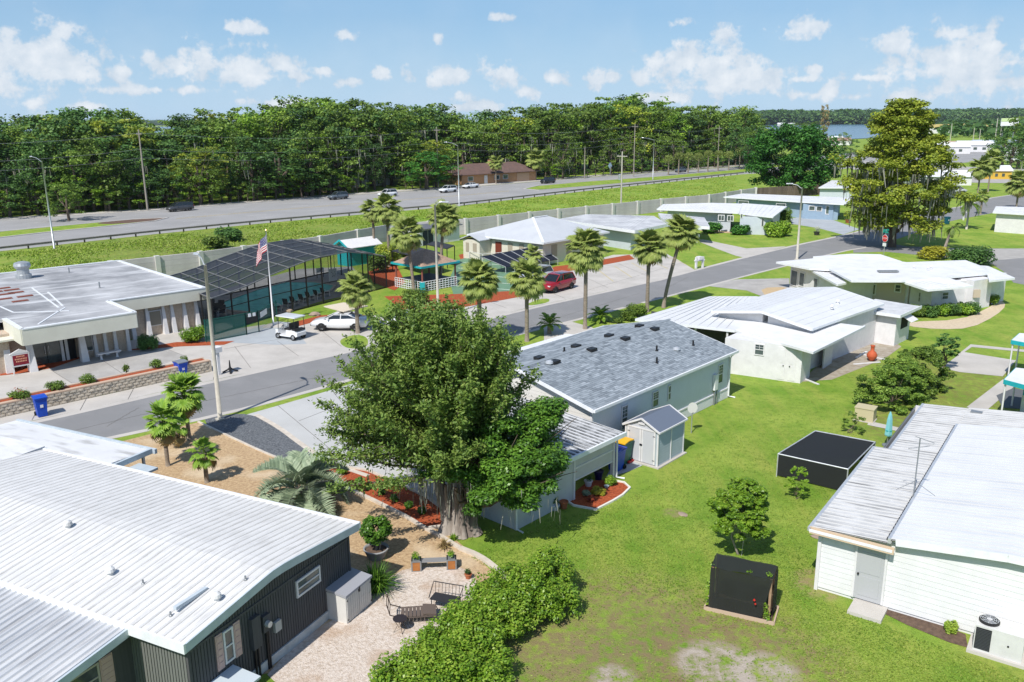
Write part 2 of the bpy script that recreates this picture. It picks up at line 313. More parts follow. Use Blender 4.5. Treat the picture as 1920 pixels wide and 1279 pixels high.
# lawn: mown turf with lighter, darker, dry and sandy places
def lawnmat():
    m, t, b = newmat('lawn_grass'); n = t.nodes; l = t.links
    pos = n.new('ShaderNodeNewGeometry').outputs['Position']
    def noise(sc, det=6, st=None, ro=0.6):
        v = pos
        if st:
            mp = n.new('ShaderNodeMapping'); mp.inputs['Rotation'].default_value = (0, 0, R(-48)); mp.inputs['Scale'].default_value = st; l.new(pos, mp.inputs[0]); v = mp.outputs[0]
        x = n.new('ShaderNodeTexNoise'); x.inputs['Scale'].default_value = sc; x.inputs['Detail'].default_value = det; x.inputs['Roughness'].default_value = ro; l.new(v, x.inputs['Vector']); return x.outputs[0]
    def rng(v, a, b2, c=0., d2=1.):
        x = n.new('ShaderNodeMapRange'); x.inputs[1].default_value = a; x.inputs[2].default_value = b2; x.inputs[3].default_value = c; x.inputs[4].default_value = d2; l.new(v, x.inputs[0]); return x.outputs[0]
    def mix(f, a, c):
        x = n.new('ShaderNodeMix'); x.data_type = 'RGBA'; l.new(f, x.inputs['Factor'])
        for q, s_ in ((a, 'A'), (c, 'B')):
            if isinstance(q, tuple): x.inputs[s_].default_value = c4(q)
            else: l.new(q, x.inputs[s_])
        return x.outputs['Result']
    def mul(a, c):
        x = n.new('ShaderNodeMath'); x.operation = 'MULTIPLY'; x.use_clamp = True
        for i, q in enumerate((a, c)):
            if isinstance(q, (int, float)): x.inputs[i].default_value = q
            else: l.new(q, x.inputs[i])
        return x.outputs[0]
    base = mix(rng(noise(0.32, 7), 0.38, 0.64), (0.165, 0.295, 0.030), (0.31, 0.40, 0.066))
    base = mix(rng(noise(0.9, 6, (1.0, 0.16, 1)), 0.46, 0.66, 0, 0.65), base, (0.34, 0.37, 0.075))
    base = mix(rng(noise(2.6, 8, None, 0.72), 0.50, 0.68, 0, 0.55), base, (0.065, 0.145, 0.016))
    base = mix(rng(noise(26, 4, None, 0.7), 0.50, 0.66, 0, 0.55), base, (0.045, 0.085, 0.012))
    base = mix(rng(noise(18, 4, None, 0.7), 0.56, 0.70, 0, 0.35), base, (0.27, 0.26, 0.085))
    def near(px, py, rad, edge=1.6):
        x, y, _ = G(px, py); vm = n.new('ShaderNodeVectorMath'); vm.operation = 'DISTANCE'; l.new(pos, vm.inputs[0]); vm.inputs[1].default_value = (x, y, 0)
        return rng(vm.outputs['Value'], rad, rad * edge, 1.0, 0.0)
    for (px, py, rad, k, c) in [(1180, 1190, 3.0, 2.1, (0.245, 0.19, 0.095)), (1400, 1240, 2.4, 2.0, (0.25, 0.185, 0.10)), (1050, 1270, 2.0, 2.0, (0.25, 0.20, 0.10)),
                                (1340, 1245, 0.9, 2.3, (0.46, 0.40, 0.33)), (1262, 962, 0.35, 1.8, (0.30, 0.21, 0.13)), (1540, 1095, 0.8, 1.9, (0.34, 0.25, 0.14)), (1430, 1262, 0.8, 2.3, (0.46, 0.40, 0.33)), (1150, 1272, 0.5, 2.3, (0.44, 0.38, 0.31)),
                                (1800, 720, 4.5, 2.0, (0.20, 0.20, 0.055)), (1740, 800, 3.0, 2.0, (0.20, 0.19, 0.06)), (1560, 560, 3.0, 1.5, (0.16, 0.20, 0.035)),
                                (560, 450, 18, 1.6, (0.17, 0.185, 0.045)), (300, 470, 14, 1.6, (0.16, 0.17, 0.05))]:
        f = mul(mul(near(px, py, rad), rng(noise(2.2, 7, None, 0.7), 0.40, 0.60)), 0.45 * k)
        base = mix(f, base, c)
    l.new(base, b.inputs['Base Color']); b.inputs['Roughness'].default_value = 0.85; b.inputs['Specular IOR Level'].default_value = 0.15
    bn = n.new('ShaderNodeBump'); bn.inputs['Strength'].default_value = 0.9; bn.inputs['Distance'].default_value = 0.06; l.new(noise(14, 6, None, 0.75), bn.inputs['Height']); l.new(bn.outputs[0], b.inputs['Normal'])
    return m
LAWN = lawnmat()
ASPH = mat('street_asphalt', (0.25, 0.248, 0.248), 0.9, (0.20, 0.20, 0.202), 0.35, 8, bump=0.3, bscale=60, pos=True, streak=(0.35, (1.0, 1.0, 1), 0.4, (0.26, 0.26, 0.255)))
HWY = mat('highway_asphalt', (0.33, 0.325, 0.32), 0.9, (0.28, 0.277, 0.272), 0.12, 7, pos=True, streak=(0.20, (1, 1, 1), 0.35, (0.28, 0.275, 0.265)))
GRAV = mat('dark_gravel', (0.20, 0.215, 0.23), 0.95, (0.075, 0.08, 0.088), 9, 4, 0.35, 0.65, bump=1.0, bscale=26, pos=True)
SHELL = mat('shell_gravel', (0.68, 0.60, 0.53), 0.95, (0.44, 0.35, 0.27), 8, 8, 0.42, 0.72, bump=0.9, bscale=26, pos=True, streak=(0.7, (1, 1, 1), 0.55, (0.40, 0.25, 0.14)))
WATER = mat('lake_water', (0.045, 0.11, 0.17), 0.18, (0.06, 0.135, 0.20), 0.01, spec=0.5, pos=True)
PAINTW = mat('road_paint', (0.62, 0.61, 0.58), 0.8, (0.40, 0.39, 0.37), 0.8, 7, pos=True)
PAINTY = mat('yellow_road_paint', (0.55, 0.40, 0.06), 0.8, (0.38, 0.28, 0.07), 1.0, 6, pos=True)
# ------------------------------------------------------------------ ground
def st(name, mb, m, z=None):
    o = mb.build(name, m); o['kind'] = 'structure'; return o
def smooth_poly(pts, it=2, closed=True):
    for _ in range(it):
        q = []; n = len(pts)
        for i in range(n if closed else n - 1):
            a, b = pts[i], pts[(i + 1) % n]
            q += [(a[0] * .75 + b[0] * .25, a[1] * .75 + b[1] * .25), (a[0] * .25 + b[0] * .75, a[1] * .25 + b[1] * .75)]
        if not closed: q = [pts[0]] + q + [pts[-1]]
        pts = q
    return pts
def gp(L_): return [G(*p)[:2] for p in L_]
LAY = [0.0]
def ground(name, px, m, z, sm=0):
    p = gp(px)
    if sm: p = smooth_poly(p, sm)
    return st(name, MB().sheet(p, z), m)
def strip(pts, w, z0, z1, mb=None):
    "a kerb along a polyline of ground points"
    mb = mb or MB(); P_ = [Vector((p[0], p[1])) for p in pts]; L2 = []; R2 = []
    for i, p in enumerate(P_):
        t = (P_[min(i + 1, len(P_) - 1)] - P_[max(i - 1, 0)]).normalized(); n_ = Vector((-t.y, t.x)); L2.append(p + n_ * w / 2); R2.append(p - n_ * w / 2)
    n = len(P_); vs = [(p.x, p.y, z) for z in (z0, z1) for side in (L2, R2) for p in side]
    a, b, c, e = 0, n, 2 * n, 3 * n; fs = []
    for i in range(n - 1):
        fs += [(c + i, e + i, e + i + 1, c + i + 1), (a + i, c + i, c + i + 1, a + i + 1), (b + i, b + i + 1, e + i + 1, e + i)]
    fs += [(a, b, e, c), (a + n - 1, c + n - 1, e + n - 1, b + n - 1)]
    mb.add(vs, fs); return mb
# one sheet of turf to the horizon
mb = MB(); B_ = 9000
mb.add([(-B_, -400, 0), (B_, -400, 0), (B_, B_, 0), (-B_, B_, 0)], [(0, 1, 2, 3)]); lawn = st('ground', mb, LAWN)
# street
FARK = [(-260, 853), (-120, 829), (0, 806), (150, 773), (292, 740), (480, 698), (640, 663), (820, 622), (995, 578), (1093, 557), (1240, 524), (1330, 500), (1400, 482), (1496, 459), (1560, 446), (1616, 433)]
NEARK = [(-260, 925), (0, 866), (250, 812), (410, 779), (560, 740), (700, 700), (860, 657), (1033, 611), (1070, 603), (1154, 581), (1220, 564), (1321, 538), (1400, 517), (1480, 497), (1580, 471), (1625, 464)]
farp = smooth_poly(gp(FARK), 1, False); nearp = smooth_poly(gp(NEARK), 1, False)
ext_far = gp([(1660, 421), (1745, 396), (1800, 388), (1860, 371), (1990, 352)]); ext_near = gp([(1690, 446), (1760, 420), (1800, 411), (1870, 398), (1990, 378)])
mbs = MB().sheet(farp + ext_far + (nearp + ext_near)[::-1], 0.010)
st('street', mbs, ASPH)
ground('side_street', [(1640, 452), (1700, 462), (1800, 466), (1960, 466), (2050, 500), (2050, 560), (1900, 530), (1885, 512), (1862, 496), (1800, 486), (1700, 476), (1660, 472), (1600, 474), (1600, 456)], ASPH, 0.006)
# kerb edging of pale concrete (a flat ribbon kerb)
mk = strip(farp, 0.55, 0.0, 0.016); strip(nearp[:20], 0.45, 0.0, 0.016, mk); strip(nearp[20:], 0.4, 0.0, 0.016, mk); strip(ext_far, 0.5, 0, 0.016, mk); st('kerb', mk, CONC)
ground('sidewalk', [(-100, 823), (0, 802), (150, 770), (292, 737), (480, 695), (470, 668), (395, 697), (200, 740), (0, 783), (-100, 803)], CONC, 0.008)
# club forecourt and car park
ground('forecourt', [(-60, 770), (-60, 700), (60, 690), (200, 650), (300, 625), (385, 615), (440, 645), (395, 680), (385, 680), (240, 712)], CONC, 0.012)
ground('club_driveway', [(370, 650), (420, 620), (520, 605), (600, 602), (690, 590), (760, 600), (1000, 520), (1150, 478), (1250, 476), (1275, 490), (1302, 507), (1240, 522), (1093, 555), (995, 576), (820, 620), (640, 661), (480, 696), (400, 712), (395, 697)], CONC, 0.010)
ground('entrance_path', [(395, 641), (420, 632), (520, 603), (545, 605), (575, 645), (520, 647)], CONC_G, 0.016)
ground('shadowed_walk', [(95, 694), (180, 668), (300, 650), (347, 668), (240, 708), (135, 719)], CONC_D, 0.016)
ground('kerb_island', [(638, 636), (665, 627), (690, 632), (690, 652), (655, 655), (638, 646)], LAWN, 0.018, 2)
ground('kerb_island', [(985, 572), (1010, 561), (1030, 560), (1030, 567), (1000, 573)], LAWN, 0.018, 1)
# lawns round the pool and beds of mulch
ground('pool_lawn', [(495, 618), (500, 600), (640, 560), (720, 545), (760, 560), (700, 585), (600, 592), (545, 606)], LAWN, 0.014, 1)
for q in ([(545, 606), (600, 592), (660, 588), (690, 592), (660, 600), (600, 601), (560, 612)], [(0, 705), (0, 690), (60, 680), (130, 660), (250, 655), (330, 642), (440, 640), (420, 647), (340, 650), (280, 655), (180, 662), (100, 690), (60, 698)],
          [(690, 510), (740, 490), (760, 530), (740, 545), (700, 530)], [(720, 556), (840, 552), (960, 545), (1000, 522), (1040, 500), (1090, 494), (1180, 478), (1190, 486), (1100, 503), (1060, 510), (1030, 530), (980, 556), (850, 580), (760, 585)], [(860, 478), (900, 470), (930, 476), (910, 488), (865, 490)]):
    ground('mulch_bed', q, MULCH, 0.020)
ground('shuffleboard_court', [(842, 525), (858, 488), (880, 482), (1000, 490), (990, 520), (960, 546), (850, 552)], mat('court_green', (0.15, 0.27, 0.17), 0.8, (0.12, 0.22, 0.14), 1.0, pos=True), 0.022)
mb = MB()
for k in range(5):
    a = G(862 - k * 3, 492 + k * 11); b = G(985, 500 + k * 11.5); mb.beam((a[0], a[1], 0.028), (b[0], b[1], 0.028), 0.14, 0.008)
st('court_line', mb, mat('court_line_white', (0.6, 0.68, 0.58), 0.8))
# driveways of the far side houses
ground('driveway', [(1302, 450), (1318, 449), (1400, 466), (1475, 462), (1430, 474), (1400, 484), (1380, 480), (1340, 465)], CONC, 0.012)
ground('driveway', [(1180, 492), (1200, 480), (1262, 482), (1304, 507), (1240, 526), (1150, 545), (1080, 545)], CONC, 0.014)
ground('driveway', [(1480, 410), (1510, 406), (1560, 412), (1612, 430), (1580, 440), (1535, 428), (1485, 420)], CONC_G, 0.012)
ground('driveway', [(1321, 536), (1382, 524), (1480, 522), (1480, 545), (1440, 560), (1400, 545)], CONC_D, 0.012)
ground('sand_bed', [(1425, 540), (1480, 538), (1500, 560), (1450, 580), (1435, 556)], mat('pale_bed', (0.55, 0.42, 0.25), 0.95, (0.42, 0.31, 0.19), 5, pos=True), 0.016, 1)
ground('driveway', [(1020, 612), (1070, 603), (1110, 614), (1140, 640), (1020, 640)], CONC, 0.012)
ground('driveway', [(1700, 466), (1835, 467), (1960, 466), (1960, 480), (1850, 490), (1780, 478)], CONC_D, 0.014)
# our own block: gravel, driveway, beds
ground('driveway', [(425, 788), (490, 770), (600, 738), (720, 702), (760, 760), (860, 880), (880, 960), (860, 1000), (760, 912), (700, 888), (640, 872), (600, 852), (560, 825), (525, 800), (480, 778)], DRIVE, 0.014, 1)
ground('gravel_bed', [(372, 790), (420, 778), (470, 776), (520, 800), (560, 828), (605, 858), (625, 875), (640, 890), (560, 872), (500, 850), (440, 822)], GRAV, 0.018, 1)
strip(smooth_poly(gp([(372, 792), (440, 824), (500, 852), (560, 874), (640, 893)]), 2, False), 0.12, 0, 0.07, MB()).build('bed_edging', CURB)['kind'] = 'structure'
mb = strip(smooth_poly(gp([(480, 778), (525, 803), (560, 830), (600, 858), (640, 876), (690, 893)]), 2, False), 0.30, 0, 0.03, MB()); st('drive_edging', mb, CURB)
ground('leaf_mulch_yard', [(60, 900), (160, 845), (280, 815), (372, 792), (440, 824), (500, 852), (560, 874), (640, 893), (600, 890), (620, 900), (830, 993), (900, 1050), (930, 1080), (880, 1100), (760, 1110), (640, 1200), (560, 1250), (430, 1279), (300, 1100), (150, 1000)], SANDM, 0.012)
ground('shell_patio', [(480, 1290), (560, 1200), (700, 1120), (740, 1072), (800, 1062), (860, 1060), (900, 1090), (880, 1140), (800, 1190), (760, 1240), (700, 1320)], SHELL, 0.020, 1)
ground('mulch_bed', [(602, 884), (632, 874), (690, 884), (740, 905), (800, 933), (825, 955), (830, 988), (798, 991), (760, 970), (700, 940), (640, 912)], MULCH, 0.026)
mb = strip(gp([(602, 884), (640, 912), (700, 940), (760, 970), (798, 993), (833, 989)]), 0.16, 0, 0.12, MB()); strip(gp([(632, 874), (690, 884), (740, 905), (800, 933), (825, 952)]), 0.14, 0, 0.10, mb); strip(gp([(798, 993), (830, 1010), (862, 1030)]), 0.16, 0, 0.12, mb); strip(smooth_poly(gp([(862, 1030), (900, 1045), (935, 1072), (960, 1100)]), 2, False), 0.22, 0, 0.12, mb); st('bed_edging', mb, CURB)
# beds on the lawn side
ground('mulch_bed', [(1066, 943), (1075, 925), (1100, 905), (1122, 900), (1165, 905), (1181, 914), (1168, 928), (1117, 957)], MULCH, 0.022)
mb = strip(gp([(1066, 943), (1075, 949), (1117, 957), (1150, 940), (1168, 929), (1181, 916), (1170, 906), (1135, 900)]), 0.10, 0, 0.08, MB()); st('bed_edging', mb, mat('scalloped_edging', (0.7, 0.68, 0.62), 0.7))
ground('side_path', [(1135, 898), (1144, 880), (1175, 862), (1205, 873), (1180, 884)], CONC_G, 0.014)
ground('paved_slab', [(1765, 690), (1805, 660), (1905, 676), (1880, 706), (1800, 698)], CONC, 0.012)
ground('garden_path', [(1812, 764), (1880, 712), (1912, 716), (1850, 770)], CONC, 0.014)
ground('garden_path', [(1792, 668), (1820, 646), (1960, 660), (1960, 664), (1822, 651), (1806, 662)], CONC, 0.015)
ground('garden_path', [(1630, 790), (1713, 808), (1708, 814), (1626, 797)], CONC, 0.014)
ground('pale_border', [(1700, 612), (1760, 618), (1820, 616), (1868, 592), (1888, 572), (1875, 562), (1850, 580), (1800, 600), (1700, 604)], mat('pale_border_gravel', (0.60, 0.50, 0.36), 0.9, (0.5, 0.4, 0.28), 4, pos=True), 0.016, 1)
ground('soil_bed', [(1640, 1142), (1650, 1130), (1720, 1155), (1810, 1190), (1815, 1215), (1780, 1205), (1700, 1172)], SOIL, 0.014)
ground('dirt_patch', [(1600, 640), (1670, 636), (1690, 650), (1660, 672), (1560, 712), (1500, 716), (1540, 680)], mat('bare_dirt', (0.40, 0.36, 0.30), 0.95, (0.28, 0.23, 0.17), 2, 7, pos=True), 0.008)
ground('stone_border', [(1384, 700), (1392, 690), (1470, 700), (1500, 712), (1470, 712), (1420, 706)], mat('stone_border', (0.5, 0.45, 0.38), 0.95, (0.3, 0.26, 0.2), 6, 8, pos=True), 0.012)
ground('house_border', [(1310, 432), (1360, 428), (1480, 425), (1475, 434), (1400, 438), (1330, 436)], mat('pale_border_sand', (0.5, 0.36, 0.22), 0.9), 0.012)
# highway: roadway, shoulders, median, lines
HN = [(-120, 486), (0, 471), (300, 438), (500, 418), (860, 386), (1100, 358), (1390, 327), (1560, 317), (1800, 306), (2000, 287)]
HF = [(-120, 424), (0, 413), (280, 396), (600, 371), (900, 350), (1100, 334), (1400, 312), (1560, 288), (1800, 275), (2000, 262)]
hn = gp(HN); hf = gp(HF)
st('highway', MB().sheet(hn + hf[::-1], 0.02), HWY)
st('highway_sidewalk', MB().sheet(gp([(x, y - 1.5) for x, y in HF[:7]]) + gp([(x, y - 4.5) for x, y in HF[:7]])[::-1], 0.03), CONC)
mb = strip(hf[:8], 0.5, 0, 0.15, MB()); strip(hn[:8], 0.3, 0, 0.04, mb); st('highway_kerb', mb, CONC)
ground('median', [(-60, 446), (0, 434), (160, 419), (250, 411), (300, 409), (290, 414), (200, 424), (80, 436), (0, 446), (-60, 452)], LAWN, 0.05, 1)
ground('median_mulch', [(170, 420), (250, 411), (312, 408), (300, 413), (220, 421)], mat('brown_mulch', (0.16, 0.10, 0.07), 0.95, (0.10, 0.065, 0.05), 2, pos=True), 0.06, 1)
ground('median', [(983, 354), (1010, 349), (1100, 341), (1240, 331), (1400, 317), (1560, 296), (1560, 299), (1400, 322), (1240, 337), (1100, 349), (1010, 356)], LAWN, 0.05)
mb = strip(gp([(-60, 447), (0, 435), (160, 420), (250, 412), (315, 409), (290, 415), (200, 425), (80, 437), (-60, 453)]), 0.5, 0, 0.12, MB()); strip(gp([(1400, 324), (1240, 338), (1100, 350), (1010, 357), (983, 354.5), (1010, 348), (1100, 340), (1240, 330)]), 0.5, 0, 0.12, mb); st('median_kerb', mb, CONC)
def hlerp(px, k):
    "a point of the highway at photograph column px, k of the way from the near to the far edge"
    def at(Lp):
        for (x0, y0), (x1, y1) in zip(Lp, Lp[1:]):
            if x0 <= px <= x1: return y0 + (y1 - y0) * (px - x0) / (x1 - x0)
        return Lp[-1][1]
    a = G(px, at(HN)); b = G(px, at(HF)); return (a[0] + (b[0] - a[0]) * k, a[1] + (b[1] - a[1]) * k)
mb = MB()
for k_, dash in ((0.06, 0), (0.22, 1), (0.36, 1), (0.62, 1), (0.80, 1), (0.95, 0)):
    ps = [hlerp(x, k_) for x in range(-100, 1960, 6)]; run = 0; on = True; prev = ps[0]; seg = [prev]
    acc = 0
    for p in ps[1:]:
        dd = math.hypot(p[0] - prev[0], p[1] - prev[1])
        nseg = max(1, int(dd / 1.0)); 
        for j in range(nseg):
            a = (prev[0] + (p[0] - prev[0]) * j / nseg, prev[1] + (p[1] - prev[1]) * j / nseg); b = (prev[0] + (p[0] - prev[0]) * (j + 1) / nseg, prev[1] + (p[1] - prev[1]) * (j + 1) / nseg)
            acc += dd / nseg
            if (not dash) or (acc % 12) < 3.5: mb.beam((a[0], a[1], 0.024), (b[0], b[1], 0.024), 0.16, 0.006)
        prev = p
st('lane_marking', mb, PAINTW)
mb = MB()
for a_, b_, k1, k2 in ((330, 960, 0.50, 0.50), (330, 960, 0.53, 0.53)):
    ps = [hlerp(x, k1) for x in range(a_, b_, 8)]
    for a, b in zip(ps, ps[1:]): mb.beam((a[0], a[1], 0.025), (b[0], b[1], 0.025), 0.14, 0.006)
st('centre_marking', mb, PAINTY)
# embankment of rough grass between wall and highway is real, slightly heaped ground
LAKE = mat('rough_grass', (0.13, 0.20, 0.03), 0.95, (0.22, 0.22, 0.07), 0.25, 7, pos=True)
# lake and far shore
def far(px, dist): 
    q = ray(px, 230); t = dist / q[1]; return (q[0] * t, dist)
st('lake', MB().sheet([far(1380, 560), far(1700, 760), far(1760, 1500), far(1790, 2100), far(900, 2600), far(-200, 5200), far(-700, 5200), far(-300, 700), far(330, 420), far(900, 450)], 0.3), WATER)
# ------------------------------------------------------------------ building helpers
def facing(A, B):
    n = Vector((-(B[1] - A[1]), B[0] - A[0])).normalized(); m = Vector((-A[0], -A[1]))
    return n if n.dot(m) > 0 else -n
def lerp2(A, B, s):
    d = Vector((B[0] - A[0], B[1] - A[1])); d.normalize(); return (A[0] + d.x * s, A[1] + d.y * s)
def lapsiding(T, A, B, z0, top, m, course=0.19, out=0.018, name='siding', n=None):
    "courses of lap siding on the wall A-B (world points); top: height or [(s, z), ...]"
    Ln = math.hypot(B[0] - A[0], B[1] - A[1])
    if isinstance(top, (int, float)): top = [(0, top), (Ln, top)]
    n = n or facing(A, B); mb = MB(); zm = max(z for _, z in top); z = z0
    def tz(s):
        for (s0, a), (s1, b) in zip(top, top[1:]):
            if s0 <= s <= s1 + 1e-6: return a + (b - a) * (s - s0) / max(1e-6, s1 - s0)
        return top[-1][1]
    while z < zm - 0.01:
        zt = min(z + course, zm); ss = [s for s in np.linspace(0, Ln, 60) if tz(s) >= zt - course * 0.45]
        if len(ss) > 1:
            s0, s1 = ss[0], ss[-1]; a = lerp2(A, B, s0); b = lerp2(A, B, s1); q = []
            for (p, o, zz) in ((a, out + .004, z), (b, out + .004, z), (b, out - .006, zt), (a, out - .006, zt), (a, 0.0, z), (b, 0.0, z)):
                q.append(T.L((p[0] + n.x * o, p[1] + n.y * o, zz)))
            mb.add(q, [(0, 1, 2, 3), (4, 5, 1, 0)])
        z = zt
    return mb.build(name, m, T, kind='stuff')
def window(T, A, B, bl, tr, frame=WHITE, kind='sash', mat_g=None, fw=0.06, proud=0.05, shutters=None, name='window', bars=0, px=True):
    "window on the wall through world points A,B; bl / tr are two corners seen in the photograph (or (s, z) pairs)"
    mat_g = mat_g or GLASS; n = facing(A, B); d = Vector((B[0] - A[0], B[1] - A[1])).normalized()
    if px:
        a = HIT(*bl, A, B); b = HIT(*tr, A, B)
        s0 = (a[0] - A[0]) * d.x + (a[1] - A[1]) * d.y; s1 = (b[0] - A[0]) * d.x + (b[1] - A[1]) * d.y; z0, z1 = a[2], b[2]
    else: (s0, z0), (s1, z1) = bl, tr
    if s1 < s0: s0, s1 = s1, s0
    if z1 < z0: z0, z1 = z1, z0
    def q(s, o, z): return T.L((A[0] + d.x * s + n.x * o, A[1] + d.y * s + n.y * o, z))
    def bx(mb, sa, sb, oa, ob, za, zb):
        mb.add([q(sa, oa, za), q(sb, oa, za), q(sb, ob, za), q(sa, ob, za), q(sa, oa, zb), q(sb, oa, zb), q(sb, ob, zb), q(sa, ob, zb)], [(0, 3, 2, 1), (4, 5, 6, 7), (0, 1, 5, 4), (1, 2, 6, 5), (2, 3, 7, 6), (3, 0, 4, 7)])
    f = MB(); bx(f, s0, s0 + fw, -.02, proud, z0, z1); bx(f, s1 - fw, s1, -.02, proud, z0, z1); bx(f, s0 + fw, s1 - fw, -.02, proud, z0, z0 + fw); bx(f, s0 + fw, s1 - fw, -.02, proud, z1 - fw, z1)
    cells = []
    if kind == 'sash': zm = (z0 + z1) / 2; bx(f, s0 + fw, s1 - fw, -.02, proud, zm - .022, zm + .022); cells = [(s0 + fw, s1 - fw, z0 + fw, zm - .022), (s0 + fw, s1 - fw, zm + .022, z1 - fw)]
    elif kind == 'slide': sm = (s0 + s1) / 2; bx(f, sm - .03, sm + .03, -.02, proud, z0 + fw, z1 - fw); cells = [(s0 + fw, sm - .03, z0 + fw, z1 - fw), (sm + .03, s1 - fw, z0 + fw, z1 - fw)]
    else: cells = [(s0 + fw, s1 - fw, z0 + fw, z1 - fw)]
    if bars:
        c = cells[-1]; sm = (c[0] + c[1]) / 2
        bx(f, sm - .01, sm + .01, -.02, proud - .012, c[2], c[3])
        for k in range(1, bars + 1): zz = c[2] + (c[3] - c[2]) * k / (bars + 1); bx(f, c[0], c[1], -.02, proud - .016, zz - .01, zz + .01)
    w = f.build(name, frame, T)
    for c in cells:
        g = MB(); bx(g, c[0], c[1], -.02, proud - .025, c[2], c[3]); g.build('pane', mat_g, w)
    if shutters:
        for sa, sb in ((s0 - shutters[1] - .03, s0 - .03), (s1 + .03, s1 + shutters[1] + .03)):
            g = MB(); bx(g, sa, sb, 0, .035, z0 - .05, z1 + .03)
            for k in range(5): zz = z0 + (z1 - z0) * (k + .5) / 5; bx(g, sa + .04, sb - .04, .03, .05, zz - .08, zz + .08)
            g.build('shutter', shutters[0], T)
    return w
def opening(T, A, B, bl, tr, m, name='door', proud=0.03, px=True, handle=None, frame=None):
    n = facing(A, B); d = Vector((B[0] - A[0], B[1] - A[1])).normalized()
    if px:
        a = HIT(*bl, A, B); b = HIT(*tr, A, B); s0 = (a[0] - A[0]) * d.x + (a[1] - A[1]) * d.y; s1 = (b[0] - A[0]) * d.x + (b[1] - A[1]) * d.y; z0, z1 = a[2], b[2]
    else: (s0, z0), (s1, z1) = bl, tr
    if s1 < s0: s0, s1 = s1, s0
    if z1 < z0: z0, z1 = z1, z0
    def q(s, o, z): return T.L((A[0] + d.x * s + n.x * o, A[1] + d.y * s + n.y * o, z))
    def bx(mb, sa, sb, oa, ob, za, zb):
        mb.add([q(sa, oa, za), q(sb, oa, za), q(sb, ob, za), q(sa, ob, za), q(sa, oa, zb), q(sb, oa, zb), q(sb, ob, zb), q(sa, ob, zb)], [(0, 3, 2, 1), (4, 5, 6, 7), (0, 1, 5, 4), (1, 2, 6, 5), (2, 3, 7, 6), (3, 0, 4, 7)])
    mb = MB(); bx(mb, s0, s1, -.02, proud, z0, z1)
    if name == 'door':
        e = 0.03; bx(mb, s0 + .12, s1 - .12, proud - .01, proud + .012, z0 + .15, z0 + (z1 - z0) * .45); bx(mb, s0 + .12, s1 - .12, proud - .01, proud + .012, z0 + (z1 - z0) * .52, z1 - .15)
    o = mb.build(name, m, T)
    if frame:
        g = MB(); w_ = .07; bx(g, s0 - w_, s0, -.02, proud + .03, z0, z1 + w_); bx(g, s1, s1 + w_, -.02, proud + .03, z0, z1 + w_); bx(g, s0, s1, -.02, proud + .03, z1, z1 + w_); g.build('door_frame', frame, T)
    if handle:
        g = MB(); sh = s0 + .09 if handle == 'l' else s1 - .09; zh = z0 + .95; bx(g, sh - .03, sh + .03, proud, proud + .06, zh - .03, zh + .03); g.build('handle', BLACKM, o)
    return o
def wallbox(T, poly, z0, z1, m, name='wall'):
    "closed body from a ring of world points; z1 a height or one per corner"
    p = [T.L(q[:2]) for q in poly]; n = len(p)
    zs = [z1] * n if isinstance(z1, (int, float)) else z1
    a = sum(p[i][0] * p[(i + 1) % n][1] - p[(i + 1) % n][0] * p[i][1] for i in range(n))
    if a < 0: p = p[::-1]; zs = zs[::-1]
    mb = MB(); mb.add([(q[0], q[1], z0 - T.z) for q in p] + [(q[0], q[1], z - T.z) for q, z in zip(p, zs)], [tuple(range(n))[::-1], tuple(range(n, 2 * n))] + [(i, (i + 1) % n, n + (i + 1) % n, n + i) for i in range(n)])
    return mb.build(name, m, T)
SEAM = mat('seam_shade_dirt', (0.46, 0.46, 0.45), 0.8)  # grey for one rib flank and its edge: rib shading painted in with dirt
def roof_panels(T, u0, u1, prof, pitch, m, rib=0.024, th=0.04, name='roof_panel', sw=0.02, sm=None):
    "sheet metal roof: one pan per object, each with its raised seam; prof is the (v, z) line the pans follow"
    mb = MB(); rw = 0.035
    for (v0, z0), (v1, z1) in zip(prof, prof[1:]):
        mb.add([(0, v0, z0), (pitch, v0, z0), (pitch, v1, z1), (0, v1, z1), (0, v0, z0 - th), (pitch, v0, z0 - th), (pitch, v1, z1 - th), (0, v1, z1 - th)], [(0, 1, 2, 3), (7, 6, 5, 4), (0, 4, 5, 1), (2, 6, 7, 3)])
        mb.add([(0, v0, z0), (rw, v0, z0 + rib), (rw * 1.6, v0, z0 + rib), (rw * 2.4, v0, z0), (0, v1, z1), (rw, v1, z1 + rib), (rw * 1.6, v1, z1 + rib), (rw * 2.4, v1, z1)], [(1, 2, 6, 5), (2, 3, 7, 6), (0, 3, 2, 1), (4, 5, 6, 7)])
        mb.mi(1).add([(0, v0, z0), (rw, v0, z0 + rib), (0, v1, z1), (rw, v1, z1 + rib)], [(0, 1, 3, 2)]); mb.add([(rw * 2.4, v0, z0 + .002), (rw * 2.4 + sw, v0, z0 + .002), (rw * 2.4, v1, z1 + .002), (rw * 2.4 + sw, v1, z1 + .002)], [(0, 1, 3, 2)]); mb.mi(0)
    me = mb.mesh(name, [m, sm or SEAM]); u = u0; rnd = random.Random(3)
    while u < u1 - 0.02:
        o = link(name, me, T, (u, 0, 0)); 
        if u + pitch > u1 + 0.02: o.scale = ((u1 - u) / pitch, 1, 1)
        u += pitch
